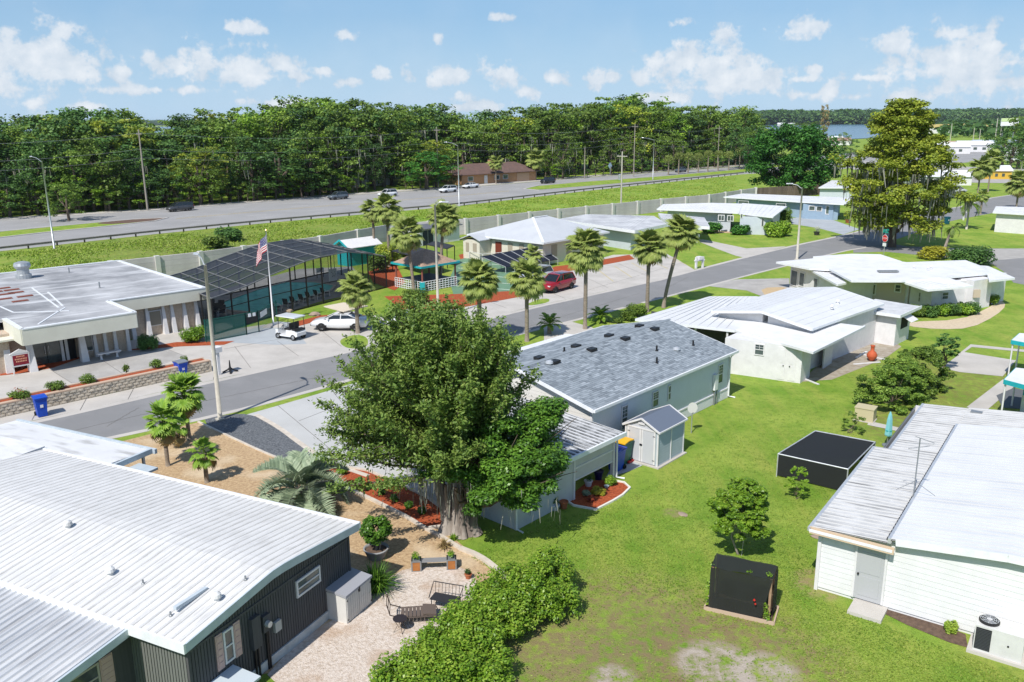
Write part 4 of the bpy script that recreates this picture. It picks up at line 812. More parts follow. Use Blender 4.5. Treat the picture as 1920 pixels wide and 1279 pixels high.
p = rh.P(1625, 1150); MB().box(p[0] - .55, p[0] + .55, -.75, .24, 0, .12).build('door_step', CONC, rh)
p = rh.P(1543, 585 + 0, 2.6)
p = rh.P(1831, 775, 2.7); MB().box(p[0] - .25, p[0] + .25, p[1] - .15, p[1] + .15, 2.68, 2.80).build('roof_hatch', GREYM, rh)
p = rh.P(1712, 935, 2.7); q = HT(1712, 935, 800)
MB().tube([(p[0], p[1], 2.6), (p[0], p[1], 5.1)], .025, 6).tube([(p[0] - .45, p[1] - .2, 4.9), (p[0] + .45, p[1] + .2, 4.9)], .012, 5).tube([(p[0] - .3, p[1] - .35, 4.75), (p[0] + .3, p[1] + .35, 4.75)], .012, 5).tube([(p[0] - .2, p[1] + .25, 5.05), (p[0] + .5, p[1] - .1, 5.05)], .012, 5).tube([(p[0], p[1], 3.4), (p[0] + .9, p[1] + .3, 2.75)], .01, 4).tube([(p[0], p[1], 3.4), (p[0] - .7, p[1] + .5, 2.7)], .01, 4).build('antenna', GREYM, rh)
# ------------------------------------------------------------------ air conditioner by the right house
pa = G(1822, 1222); ac = Thing('air_conditioner', 'beige air conditioning unit on a slab beside the white house', 'air conditioner', pa[:2], -35.5)
ACM = mat('pale_grey_metal', (0.62, 0.62, 0.60), .5, (.55, .55, .53), 2)
MB().box(0, 1.35, 0, .85, .1, .98).build('cabinet', ACM, ac); MB().box(-.15, 1.6, -.12, .95, 0, .1).build('base_slab', CONC, ac)
mb = MB(); z = .2
while z < .9: mb.box(.04, .46, -.025, .0, z, z + .028); z += .05
mb.build('louvre', mat('charcoal_metal', (.05, .055, .06), .5), ac, kind='stuff'); MB().box(.03, .47, -.008, .0, .17, .92).build('louvre_panel', BLACKM, ac)
MB().lathe([(.30, .98), (.30, 1.05), (.27, 1.06)], 20, (.33, .42, 0)).build('fan_housing', BLACKM, ac)
mb = MB()
for r_ in (.08, .14, .20, .26): mb.tube([(.33 + r_ * math.cos(a), .42 + r_ * math.sin(a), 1.075) for a in np.linspace(0, 2 * math.pi, 17)], .008, 4)
for a in np.linspace(0, math.pi, 5)[:-1]: mb.tube([(.33 + .28 * math.cos(a), .42 + .28 * math.sin(a), 1.08), (.33 - .28 * math.cos(a), .42 - .28 * math.sin(a), 1.08)], .008, 4)
mb.build('fan_guard', SILV, ac); MB().lathe([(.0, 1.05), (.08, 1.05), (.08, 1.075)], 12, (.33, .42, 0)).build('fan_hub', WHITE, ac)
MB().tube([(.95, -.02, .55), (.95, .01, .55)], .03, 8).build('service_port', BLACKM, ac)
# ------------------------------------------------------------------ houses further off: roofs given by the place of their corners
def roofhouse(name, label, roofs, wallm, z_label=None, th=.16, roofm=None, inset=.45, cat='house', walls=True):
    "roofs: list of (list of (px, py, z), walls under it?)"
    p0 = G(*roofs[0][0][0]); T = Thing(name, label, cat, p0[:2], 0.0)
    for pts, w in roofs:
        P3 = [G(*q) for q in pts]; Lc = [T.L(p) for p in P3]
        MB().slab(Lc, th).build('roof', roofm or ROOFW, T)
        if len(Lc) in (4, 5):
            mb = MB(); a_, b_, c_, d_ = [Vector(Lc[i]) for i in (0, 1, -2, -1)]; nr_ = max(6, int((b_ - a_).length / .62))
            for k in range(1, nr_): p, q = a_.lerp(b_, k / nr_), d_.lerp(c_, k / nr_); mb.beam(p + Vector((0, 0, .012)), q + Vector((0, 0, .012)), .035, .03)
            mb.build('roof_rib', roofm or ROOFW, T, kind='stuff')
        cx = sum(p[0] for p in P3) / len(P3); cy = sum(p[1] for p in P3) / len(P3)
        mb = MB(); n = len(P3)
        a = sum(Lc[i][0] * Lc[(i + 1) % n][1] - Lc[(i + 1) % n][0] * Lc[i][1] for i in range(n)); sg_ = 1 if a > 0 else -1
        for i in range(n):
            A, B = Vector(Lc[i]), Vector(Lc[(i + 1) % n]); t = (B - A); 
            if t.length < .5: continue
            nn = Vector((t.y, -t.x, 0)).normalized() * (.03 * sg_); mb.beam(A + nn - Vector((0, 0, th * .5)), B + nn - Vector((0, 0, th * .5)), .05, th * 1.05)
        mb.build('fascia', TRIM, T, kind='stuff')
        if w:
            q = []
            for x, y, z in P3:
                dx, dy = cx - x, cy - y; L_ = math.hypot(dx, dy); k = min(inset * 1.4, L_ * .3) / L_; q.append((x + dx * k, y + dy * k, z - th))
            wallbox(T, q, 0, [p[2] for p in q], wallm)
    return T
def wl(T, bl, tr, base_px, **k):
    "window on a plane through two ground places"
    A, B = G(*base_px[0])[:2], G(*base_px[1])[:2]; return window(T, A, B, bl, tr, **k)
LB = mat('pale_blue_wall', (0.52, 0.57, 0.62), .6, (.48, .53, .58), 2)
MB_ = mat('blue_grey_wall', (0.27, 0.37, 0.47), .6, (.25, .34, .44), 2)
# house C: white house with broad pale roof beyond the blue house
hc = roofhouse('mobile_home', 'white house with broad pale metal roof and open carport, beyond the blue house',
    [([(1335, 583, 3.0), (1428, 583, 3.6), (1565, 538, 3.6), (1479, 540, 3.0)], True), ([(1428, 583, 3.6), (1522, 616, 3.0), (1657, 569, 3.0), (1565, 538, 3.6)], True),
     ([(1192, 598, 2.55), (1378, 619, 2.5), (1440, 590, 2.75), (1420, 556, 2.75), (1331, 556, 2.55)], False)],
    WHITE, roofm=mat('pale_grey_metal_roof', (0.66, 0.67, 0.68), .55, (.60, .61, .62), .6, 6))
MB().slab([hc.L(G(*q)) for q in ((1378, 619, 2.5), (1525, 660, 2.5), (1622, 612, 2.5), (1560, 604, 2.7), (1430, 594, 2.7))], .15).build('roof', ROOFW, hc)
for a, b in (((1378, 619, 2.42), (1525, 660, 2.42)), ((1525, 660, 2.42), (1622, 612, 2.42))): MB().beam(hc.L(G(*a)), hc.L(G(*b)), .08, .16).build('fascia', TRIM, hc)
# walls of the lower front part
cA, cB, cC = G(1380, 702), G(1500, 719), G(1605, 650)
dAB = Vector((cB[0] - cA[0], cB[1] - cA[1])).normalized(); dBC = Vector((cC[0] - cB[0], cC[1] - cB[1])).normalized()
pA0 = (cB[0] - dAB.x * 5.0, cB[1] - dAB.y * 5.0); pM = (cB[0] + dBC.x * 1.7, cB[1] + dBC.y * 1.7); pin = Vector((-dAB.x, -dAB.y))
wallbox(hc, [pA0, cB[:2], pM, (pM[0] + pin.x * 5, pM[1] + pin.y * 5)], 0, 2.4, WHITE)
MB().beam(hc.L((cB[0] + dBC.x * 4.2, cB[1] + dBC.y * 4.2, 1.1)), hc.L((cB[0] + dBC.x * 5.9, cB[1] + dBC.y * 5.9, 1.1)), .1, 2.3).build('carport_wall', WHITE, hc)
p5 = (cB[0] + dBC.x * 10.2, cB[1] + dBC.y * 10.2); bk = (p5[0] + pin.x * 3.4, p5[1] + pin.y * 3.4)
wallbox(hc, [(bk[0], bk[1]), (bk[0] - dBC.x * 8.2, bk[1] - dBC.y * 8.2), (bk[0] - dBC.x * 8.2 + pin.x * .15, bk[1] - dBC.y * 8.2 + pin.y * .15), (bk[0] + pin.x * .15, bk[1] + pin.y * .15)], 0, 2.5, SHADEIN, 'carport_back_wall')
MB().beam(hc.L((cB[0] + dBC.x * 10.0, cB[1] + dBC.y * 10.0, 1.2)), hc.L((cB[0] + dBC.x * 10.1, cB[1] + dBC.y * 10.1, 1.2)), .1, 2.4).build('carport_post', WHITE, hc)
wv = ((1380, 702), (1500, 719)); wl(hc, (1414, 665), (1434, 646), wv, bars=1); A_, B_w = G(*wv[0])[:2], G(*wv[1])[:2]
opening(hc, A_, B_w, (1456, 710), (1474, 652), WHITE, 'door', handle='r'); opening(hc, A_, B_w, (1476, 713), (1494, 656), WHITE, 'door', handle='l')
# open shaded porch between the roofs
o1, o2 = hc.L(G(1300, 640)), hc.L(G(1376, 660)); 
pz = [G(1308, 612, 2.3), G(1372, 622, 2.3)]; dd_ = Vector((pz[1][0] - pz[0][0], pz[1][1] - pz[0][1])).normalized(); nn_ = Vector((-dd_.y, dd_.x))
if nn_.y < 0: nn_ = -nn_
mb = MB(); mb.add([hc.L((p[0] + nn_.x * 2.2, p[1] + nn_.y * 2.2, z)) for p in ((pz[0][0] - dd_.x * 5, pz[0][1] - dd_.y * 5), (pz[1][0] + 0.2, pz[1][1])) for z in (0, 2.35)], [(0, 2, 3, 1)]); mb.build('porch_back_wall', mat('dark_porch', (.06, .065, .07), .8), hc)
mb = MB()
for k_ in (0.0, -2.4, -5.0): b = (pz[1][0] - .3 + dd_.x * k_, pz[1][1] + dd_.y * k_); q = hc.L(b); mb.box(q[0] - .06, q[0] + .06, q[1] - .06, q[1] + .06, 0, 2.35)
a_ = hc.L((pz[0][0] - dd_.x * 5, pz[0][1] - dd_.y * 5, 1.0)); b_ = hc.L((pz[1][0], pz[1][1], 1.0)); mb.beam(a_, b_, .06, .08); mb.build('porch_frame', WHITE, hc, kind='stuff')
for px, py in ((1560, 576), (1571, 566)): p = hc.L(G(px, py, 3.4)); vent(hc, p[0], p[1], 3.32, WHITE, .09, .12, 'cap')
# its small tool shed at the back
s1, s2, s3 = G(1676, 649), G(1610, 639), G(1704, 636)
ts = Thing('tool_shed', 'white flat-roofed outbuilding with a propped awning behind the white carport house', 'shed', s1[:2], 46.5)
MB().box(0, 2.9, 0, 2.7, 0, 2.35).build('wall', WHITE, ts)
MB().slab([(-.45, -.35, 2.45), (3.9, -.35, 2.45), (3.9, 3.1, 2.55), (-.45, 3.1, 2.55)], .14).build('roof', mat('stained_grey_roof', (.60, .61, .62), .7, (.46, .47, .48), 1.2, 7), ts)
MB().box(-.5, 3.95, -.42, -.35, 2.28, 2.5).box(-.52, -.45, -.42, 3.1, 2.28, 2.5).build('fascia', TRIM, ts)
MB().box(1.0, 2.4, -.02, .0, 1.1, 2.1).build('window_opening', DARKIN, ts); MB().slab([(1.0, -.02, 2.12), (2.4, -.02, 2.12), (2.4, -.75, 1.75), (1.0, -.75, 1.75)], .03).build('awning', WHITE, ts)
# house D: white house with beige panels
BEI = mat('beige_panel', (0.56, 0.48, 0.41), .7)
hd = roofhouse('mobile_home', 'long white house with beige wall panels and rounded hedge plants at its side', [
    ([(1525, 481, 2.6), (1597, 476, 2.75), (1650, 477, 2.75), (1690, 490, 2.5), (1640, 491, 2.6), (1560, 484, 2.6)], False),
    ([(1456, 491, 2.7), (1545, 483, 2.95), (1640, 483, 2.95), (1700, 492, 2.8), (1640, 500, 2.8), (1555, 505, 2.8), (1517, 503, 2.75)], False),
    ([(1556, 504, 2.95), (1640, 494, 3.0), (1810, 488, 3.0), (1837, 498, 2.85), (1858, 512, 2.85), (1775, 519, 2.9), (1691, 526, 2.9), (1597, 526, 2.9)], False),
    ([(1837, 498, 2.75), (1852, 499, 2.75), (1902, 521, 2.7), (1856, 526, 2.7), (1850, 508, 2.75)], False),
    ([(1691, 527, 2.75), (1730, 520, 2.9), (1775, 520, 2.9), (1824, 536, 2.65), (1740, 543, 2.6)], False),
    ([(1517, 504, 2.5), (1556, 506, 2.5), (1586, 530, 2.45), (1570, 533, 2.45)], False)], WHITE, inset=1.3)
def panel_wall(T, base, z, m, name='wall', t=.15):
    A, B = G(*base[0])[:2], G(*base[1])[:2]; n = facing(A, B)
    mb = MB(); mb.add([T.L((p[0] - n.x * o, p[1] - n.y * o, zz)) for zz in (0, z) for p, o in ((A, 0), (B, 0), (B, t), (A, t))], [(0, 1, 5, 4), (1, 2, 6, 5), (2, 3, 7, 6), (3, 0, 4, 7), (4, 5, 6, 7)]); return mb.build(name, m, T)
b1 = ((1480, 540), (1580, 574)); panel_wall(hd, b1, 2.5, WHITE, t=3); b2 = ((1586, 566), (1702, 576)); panel_wall(hd, b2, 2.75, BEI, t=4); b3 = ((1703, 576), (1744, 584)); panel_wall(hd, b3, 2.5, WHITE, t=3); b4 = ((1744, 584), (1822, 577)); panel_wall(hd, b4, 2.5, WHITE, t=3)
b5 = ((1820, 581), (1854, 575)); panel_wall(hd, b5, 2.6, WHITE, t=1.5); b6 = ((1854, 572), (1881, 564)); panel_wall(hd, b6, 2.6, WHITE, t=3)
for a, b in (((1482, 534), (1497, 508)), ((1498, 536), (1510, 512)), ((1524, 552), (1535, 522))): wl(hd, a, b, b1, kind='plain', fw=.09)
wl(hd, (1619, 552), (1644, 532), b2, kind='slide', fw=.1); wl(hd, (1676, 548), (1691, 533), b2, fw=.1); wl(hd, (1721, 566), (1728, 548), b3); wl(hd, (1765, 562), (1779, 547), b4); wl(hd, (1810, 554), (1819, 541), b4)
mb = MB(); A_, B_w = G(*b2[0])[:2], G(*b2[1])[:2]; n_w = facing(A_, B_w)
for x in (1597, 1700):
    p = HIT(x, 545, A_, B_w); q = hd.L(p); mb.box(q[0] - .12, q[0] + .12, q[1] - .12, q[1] + .05, 0, 2.7)
mb.build('pilaster', WHITE, hd, kind='stuff')
p = hd.L(HIT(1829, 552, G(*b5[0])[:2], G(*b5[1])[:2])); MB().box(p[0] - .3, p[0] + .3, p[1] - .25, p[1] - .02, 1.1, 1.8).build('meter_box', mat('tan_box', (.5, .42, .32), .6), hd)
p = hd.L(G(1665, 509, 3.0)); MB().box(p[0] - .9, p[0] + .9, p[1] - .25, p[1] + .25, 2.98, 3.08).build('roof_hatch', GREYM, hd)
for px in (1714, 1740, 1746): p = hd.L(G(px, 503 + (px == 1740) * 2, 3.0)); vent(hd, p[0], p[1], 2.98, WHITE, .07, .12, 'cap')
# house E, F
he = roofhouse('mobile_home', 'long white house with three clipped bushes in front, across the street', [
    ([(1232, 392, 3.0), (1385, 399, 3.0), (1392, 382, 3.2), (1335, 380.5, 3.3), (1244, 383, 3.1)], True), ([(1385, 400, 2.9), (1449, 407, 2.75), (1475, 387, 2.9), (1392, 381, 3.2)], True)], LB, roofm=ROOFW, inset=1.3)
be = ((1330, 436), (1405, 439)); wl(he, (1346, 414), (1359, 403), be, kind='slide', fw=.1); wl(he, (1363, 415), (1376, 404), be, kind='slide', fw=.1)
be2 = ((1386, 439), (1446, 441)); panel_wall(he, be2, 2.6, LB); wl(he, (1427, 425), (1433, 409), be2, kind='plain'); wl(he, (1388, 409), (1393, 401), be2, kind='plain')
hf = roofhouse('mobile_home', 'blue grey house with pale flat roof next to the concrete wall', [([(1357, 369, 2.9), (1512, 379, 2.8), (1585, 383, 2.8), (1600, 371, 2.9), (1393, 363, 3.1)], True)], MB_, roofm=ROOFD, inset=1.6)
bf = ((1504, 410), (1570, 413)); panel_wall(hf, bf, 2.5, MB_, t=.2); wl(hf, (1516, 395), (1529, 386), bf, kind='plain', fw=.1); wl(hf, (1530, 396), (1542, 387), bf, kind='plain', fw=.1); wl(hf, (1547, 402), (1560, 386), bf, kind='plain', fw=.12)
bf2 = ((1380, 402), (1500, 410)); wl(hf, (1384, 383), (1404, 377), bf2, kind='plain', px=True); wl(hf, (1455, 388), (1474, 382), bf2, kind='plain')

hh = roofhouse('mobile_home', 'low house with stained flat grey roof and deep white fascia', [
    ([(1047, 411, 2.95), (1190, 432, 2.85), (1250, 420, 2.9), (1225, 405, 3.1), (1100, 402, 3.1)], True), ([(1240, 408, 2.7), (1265, 420, 2.5), (1330, 425, 2.45), (1320, 408, 2.6), (1235, 400, 2.8)], False)],
    LB, roofm=mat('stained_flat_roof', (.56, .57, .58), .8, (.38, .39, .41), .35, 7, .4, .62), inset=1.5, th=.38)
bh = ((1150, 456), (1182, 461)); panel_wall(hh, ((1112, 456), (1184, 468)), 2.4, MB_, t=.1); wl(hh, (1141, 446), (1154, 433), ((1112, 456), (1184, 468)), fw=.1); wl(hh, (1156, 448), (1169, 435), ((1112, 456), (1184, 468)), fw=.1)
roofhouse('mobile_home', 'white house at the right edge beside the far street', [([(1862, 398, 2.9), (1990, 406, 2.9), (2010, 390, 3.0), (1868, 387, 3.0)], True)], WHITE)
roofhouse('mobile_home', 'grey roofed house half hidden behind the mossy tree and the oak', [([(1535, 352, 2.9), (1600, 352, 3.0), (1610, 340, 3.2), (1560, 338, 3.2)], True)], LB, roofm=ROOFD)
# hip-roofed hall
hg = Thing('community_hall', 'cream hall with pale hip roof and tan shutters behind the courts', 'building', (3.7, 98.2), 48.0)
CRM = mat('cream_wall', (0.66, 0.62, 0.52), .7, (.60, .56, .47), 2); HIPR = mat('pale_grey_hip_roof', (0.50, 0.52, 0.545), .6, (.45, .47, .50), .5, 7)
a0, a1, b0, b1_ = -.0, 13.0, -.0, 12.4; rz = 4.75; ze = 2.75
for nm, f_ in (('roof', [[(a0, b0, ze), (a1, b0, ze), (8.2, 6.2, rz), (5.4, 6.2, rz)], [(a1, b0, ze), (a1, b1_, ze), (8.2, 6.2, rz)], [(a1, b1_, ze), (a0, b1_, ze), (5.4, 6.2, rz), (8.2, 6.2, rz)], [(a0, b1_, ze), (a0, b0, ze), (5.4, 6.2, rz)]]),):
    for q in f_: MB().slab(q, .14).build(nm, HIPR, hg)
mb = MB()
for a, b in (((a0, b0, ze), (a1, b0, ze)), ((a0, b0, ze), (a0, b1_, ze)), ((a1, b0, ze), (a1, b1_, ze)), ((a0, b1_, ze), (a1, b1_, ze))): mb.beam((a[0], a[1], ze - .1), (b[0], b[1], ze - .1), .12, .2)
mb.beam((a0, b0, ze + .03), (5.4, 6.2, rz + .03), .3, .05).beam((5.4, 6.2, rz + .03), (8.2, 6.2, rz + .03), .3, .05); mb.build('fascia', TRIM, hg, kind='stuff')
MB().box(.5, a1 - .5, .5, b1_ - .5, 0, 2.65).build('wall', CRM, hg)
TANS = mat('tan_shutter', (.36, .31, .24), .7)
for v in (1.9, 3.8, 5.6): MB().box(.44, .5, v - .35, v + .35, .8, 2.2).build('shutter', TANS, hg)
for u in (2.6, 5.4, 8.6): MB().box(u - .5, u + .5, .44, .5, .8, 2.2).build('shutter', TANS, hg)
MB().box(.43, .5, 7.0, 8.0, .05, 2.15).build('door', mat('brown_door', (.17, .035, .02), .5), hg)
MB().box(-1.5, .5, 8.8, 11.6, 0, 2.4).build('porch', CRM, hg); MB().slab([(-1.8, 8.5, 2.45), (2.4, 8.5, 2.5), (2.4, 10.2, 3.1), (-1.8, 10.2, 3.05)], .1).slab([(-1.8, 11.9, 2.45), (-1.8, 10.2, 3.05), (2.4, 10.2, 3.1), (2.4, 11.9, 2.5)], .1).build('porch_roof', HIPR, hg, kind='stuff')
MB().box(-1.55, -1.5, 9.3, 9.9, .9, 2.0).box(-1.55, -1.5, 10.6, 11.1, .9, 2.0).build('shutter', TANS, hg, kind='stuff')
# ------------------------------------------------------------------ club house
cbh = Thing('club_house', 'low club building with flat stained roof, pebble walls and dark entrance at the left edge', 'building', G(62, 697)[:2], 43.0)
PEB = mat('pebble_wall', (0.58, 0.48, 0.38), .95, (0.44, 0.35, 0.27), 9, 6, bump=.6, bscale=30); CREAM = mat('cream_fascia', (0.66, 0.65, 0.56), .7, (.60, .585, .50), .8, 6)
FLATR = mat('stained_membrane_roof', (0.46, 0.465, 0.475), .85, (0.22, 0.225, 0.235), .20, 10, .38, .62, streak=(.45, (.4, 2.5, 1), .6, (.66, .67, .68)))
zt = 3.3; A_ = cbh.Wd((-.6, -1.4)); B_w = cbh.Wd((6.7, -1.4)); zb = HIT(150, 631, A_, B_w)[2]
A2_ = cbh.Wd((6.7, 4.1)); B2_ = cbh.Wd((14.3, 4.1)); zb2 = HIT(320, 571, A2_, B2_)[2]; zt2 = HIT(383, 539, A2_, B2_)[2]
roofp = [(-.6, -1.4), (6.7, -1.4), (6.7, 4.1), (14.3, 4.1), (14.3, 24), (-26, 24), (-26, 3.0), (-.6, 3.0)]
MB().prism([(a * 1.0, b * 1.0) for a, b in roofp], zt - .2, zt).build('roof', FLATR, cbh)
def band(T, a, b, z0, z1, w, m, name): mb = MB(); mb.beam((a[0], a[1], (z0 + z1) / 2), (b[0], b[1], (z0 + z1) / 2), w, z1 - z0); return mb.build(name, m, T)
for a, b, z0 in (((-.66, -1.46), (6.76, -1.46), zb), ((-.66, -1.46), (-.66, 3.0), zb), ((6.76, -1.46), (6.76, 4.1), zb), ((6.76, 4.04), (14.36, 4.04), zb2), ((14.36, 4.04), (14.36, 24), zb2)): band(cbh, a, b, z0, zt + .04, .12, CREAM, 'fascia')
for a, b in (((-.6, -1.4), (6.7, -1.4)), ((6.7, -1.4), (6.7, 4.1)), ((6.7, 4.1), (14.3, 4.1)), ((14.3, 4.1), (14.3, 24)), ((-26, 24), (14.3, 24)), ((-.6, -1.4), (-.6, 3.0))): band(cbh, a, b, zt + .01, zt + .09, .30, TRIM, 'parapet_cap')
MB().box(7.0, 13.7, 4.6, 23.6, 0, zb2 + .3).build('wall', PEB, cbh); MB().box(-9, 6.9, 1.7, 23.6, 0, zb + .3).build('wall', PEB, cbh); MB().box(3.6, 7.0, 1.1, 4.6, 0, zb + .3).build('wall', PEB, cbh)
MB().box(-9, -1.0, .9, 1.7, 0, zb).build('wall', PEB, cbh); MB().box(-9.2, -.7, .6, 3.0, zb, zb + .12).build('soffit', CREAM, cbh)
def pil(T, u, v, h, w0=.42, w1=.26, dp=.5):
    mb = MB(); mb.add([(u - w0 / 2, v - dp, 0), (u + w0 / 2, v - dp, 0), (u + w0 / 2, v, 0), (u - w0 / 2, v, 0), (u - w1 / 2, v - dp * .3, h), (u + w1 / 2, v - dp * .3, h), (u + w1 / 2, v, h), (u - w1 / 2, v, h)], [(0, 1, 5, 4), (1, 2, 6, 5), (3, 0, 4, 7), (4, 5, 6, 7)]); mb.build('pilaster', WHITE, T)
for u in (7.3, 8.4, 9.6, 10.9, 11.6, 12.6, 13.6): pil(cbh, u, 4.6, zb2, .34, .22)
for u, v in ((0.05, .1), (3.45, .25), (-1.2, .9)): pil(cbh, u, v + .3, zb, .5, .34, .6)
for u in (4.5, 5.2, 5.9, 6.8): pil(cbh, u, 1.1, zb, .25, .2, .3)
w_ = MB().box(9.75, 10.75, 4.5, 4.6, .75, 2.0).build('window', WHITE, cbh); MB().box(9.82, 10.68, 4.47, 4.5, .82, 1.93).build('pane', mat('tan_blind', (.22, .20, .16), .5), w_)
w_ = MB().box(3.7, 4.35, 1.0, 1.1, .5, 1.9).build('window', WHITE, cbh); MB().box(3.76, 4.3, .97, 1.0, .56, 1.85).build('pane', GLASS, w_)
MB().box(.35, 3.3, 1.5, 1.6, .0, zb).build('entrance_recess', DARKIN, cbh)
for a, b in ((.5, 1.35), (1.4, 2.25)):
    o = MB().box(a, b, 1.42, 1.5, .02, 1.95).build('door', GLASS, cbh); h_ = b - .1 if a < 1 else a + .1; MB().tube([(h_, 1.35, .75), (h_, 1.35, 1.3)], .02, 6).build('handle', SILV, o)
for q in (.32, 2.4, 2.7): pil(cbh, q, 1.6, zb, .2, .2, .2)
c_ = cbh.L(G(45, 522, zt)); vt_ = MB(); vt_.lathe([(.65, 0), (.65, .35), (.5, .4), (.5, .9), (.62, .95), (.7, 1.15), (.62, 1.4), (.3, 1.5)], 16, (c_[0], c_[1], zt)); vt_.build('roof_ventilator', GALV, cbh)
SKL = mat('rust_red_panel', (0.22, 0.07, 0.045), .7)
for px, py in ((5, 541), (22, 544), (12, 552), (30, 549), (47, 556), (8, 561), (38, 565), (-10, 548)):
    p = cbh.L(G(px, py, zt)); MB().box(p[0] - .55, p[0] + .55, p[1] - .22, p[1] + .22, zt, zt + .06).build('roof_panel', SKL, cbh)
mb = MB()
for pp in ([(0, 575), (25, 586), (72, 585), (130, 583)], [(72, 608), (100, 590), (122, 577)], [(60, 540), (110, 577)], [(90, 548), (118, 574)]):
    for a, b in zip(pp, pp[1:]): A3, B3 = cbh.L(G(*a, zt)), cbh.L(G(*b, zt)); mb.beam((A3[0], A3[1], zt + .01), (B3[0], B3[1], zt + .01), .12, .04)
mb.build('roof_conduit', TRIM, cbh, kind='stuff')
for px, py in ((130, 512), (187, 540)): p = cbh.L(G(px, py, zt)); vent(cbh, p[0], p[1], zt, GREYM, .06, .5)
# notice board
nb = Thing('notice_board', 'white framed notice board with a red panel by the club entrance', 'sign', cbh.Wd((-.65, -.05)), 43.0)
MB().box(-.55, -.48, -.03, .03, 0, 1.4).box(.48, .55, -.03, .03, 0, 1.4).build('post', WHITE, nb, kind='stuff'); MB().box(-.55, .55, -.05, .05, .55, 1.45).build('board', WHITE, nb)
MB().box(-.47, .47, -.06, -.05, .65, 1.35).build('panel', mat('dark_red_panel', (.22, .015, .03), .5), nb); mb = MB().slab([(-.62, -.06, 1.45), (.62, -.06, 1.45), (0, -.06, 1.45)], .01); mb.add([(-.65, -.06, 1.45), (.65, -.06, 1.45), (0, -.06, 1.75), (-.65, .06, 1.45), (.65, .06, 1.45), (0, .06, 1.75)], [(0, 1, 2), (5, 4, 3), (0, 2, 5, 3), (1, 4, 5, 2)]); mb.build('pediment', WHITE, nb)
mb = MB()
for k, (a, b, z) in enumerate(((-.25, .2, 1.2), (-.35, .35, 1.02), (-.3, .3, .86))):
    x = a
    while x < b: w_ = .05 + .04 * ((k * 7 + int(x * 50)) % 3) / 3; mb.box(x, x + w_, -.068, -.06, z, z + .09); x += w_ + .03
mb.build('lettering', mat('pale_orange_lettering', (.7, .35, .22), .6), nb, kind='stuff')
# bench by the entrance
pb = G(118, 682); bn = Thing('garden_bench', 'white concrete bench against the club house wall', 'bench', G(120, 681)[:2], 43.0); bn.o.location = (*cbh.Wd((5.0, -.15)), 0)
MB().box(-.8, .8, -.22, .22, .42, .5).build('seat', WHITE, bn)
for s_ in (-.55, .55): MB().lathe([(.13, 0), (.08, .08), (.07, .32), (.13, .42)], 8, (s_, 0, 0)).build('leg', WHITE, bn)
# retaining wall with its blocks
rw0, rw1 = G(-150, 816), G(395, 697); rwl = Thing('retaining_wall', 'buff block retaining wall with red mulch on top along the street', 'wall', rw1[:2], math.degrees(math.atan2(rw0[1] - rw1[1], rw0[0] - rw1[0])))
BLK = mat('split_face_block', (0.60, 0.53, 0.43), .95, (0.46, 0.40, 0.32), 6, 6, bump=.8, bscale=18, rand=.12); LNW = math.hypot(rw0[0] - rw1[0], rw0[1] - rw1[1]); rnd = random.Random(2)
MB().box(0, LNW, .0 - 1.1, -.03, 0, .70).build('wall', BLK, rwl)
MB().box(.0, LNW, -1.0, -.28, .70, .74).build('mulch_bed', MULCH, rwl); MB().box(-.05, LNW, -.3, .03, .74, .82).box(-.05, LNW, -1.15, -.98, .70, .80).build('coping', mat('salmon_coping', (.52, .38, .28), .85), rwl)
rows = []; me_b = []
for k in range(4):
    mb = MB(); j = .006; o_ = .03 * (k % 3 == 1) + .015; mb.add([(j, -.1, j), (.42 - j, -.1, j), (.42 - j, -.1, .18 - j), (j, -.1, .18 - j), (j * 2, o_, j * 2), (.21, o_ + .02, .03), (.42 - j * 2, o_ - .01, j * 2), (.42 - j * 2, o_, .18 - j * 2), (j * 2, o_ + .01, .18 - j * 2)], [(0, 1, 6, 5, 4), (1, 2, 7, 6), (2, 3, 8, 7), (3, 0, 4, 8), (4, 5, 8), (5, 6, 7), (5, 7, 8)]); me_b.append(mb.mesh('block', BLK))
cnt = 0
for r_ in range(4):
    x = -.21 * (r_ % 2)
    while x < LNW - .4:
        if x > -.05:
            o = link('block', rnd.choice(me_b), rwl, (x, .0, .005 + r_ * .183)); cnt += 1
        x += .42
# far return of the wall
MB().box(-.1, .05, -1.3, .02, 0, .75).build('wall_end', BLK, rwl)
# ------------------------------------------------------------------ pool cage
pc0 = G(403, 628); CAZ = 58.0; BAZ = 129.0 - CAZ
pc = Thing('pool_enclosure', 'dark screened pool enclosure with a domed mesh roof behind the club', 'screen enclosure', pc0[:2], CAZ)
bx_, by_ = math.cos(R(BAZ)), math.sin(R(BAZ))
def cp(u, w, z): return (u + bx_ * w, .9 * min(1, max(0, u) / 6) + by_ * w, z)
PROF = [(0.0, 2.95), (2.2, 3.05), (4.2, 3.2), (6.8, 3.6), (9.3, 3.98), (11.2, 4.25), (13.2, 4.40), (16.8, 4.38), (19.6, 3.85), (22.3, 3.2)]
DEP = 12.0; WS_ = [0, 2.4, 4.8, 7.2, 9.6, 12.0]
SCR = screenmat('black_screen_mesh', (0.012, 0.016, 0.026), 0.90); SCRW = screenmat('black_wall_screen', (0.015, 0.02, 0.022), 0.24); BRZ = mat('dark_bronze_frame', (0.02, 0.018, 0.018), .4); ALU = mat('weathered_frame', (0.20, 0.20, 0.20), .5)
for (u0, z0), (u1, z1) in zip(PROF, PROF[1:]):
    for w0, w1 in zip(WS_, WS_[1:]):
        mb = MB(); mb.add([cp(u0, w0, z0), cp(u1, w0, z1), cp(u1, w1, z1), cp(u0, w1, z0)], [(0, 1, 2, 3)]); mb.build('screen_panel', SCR, pc)
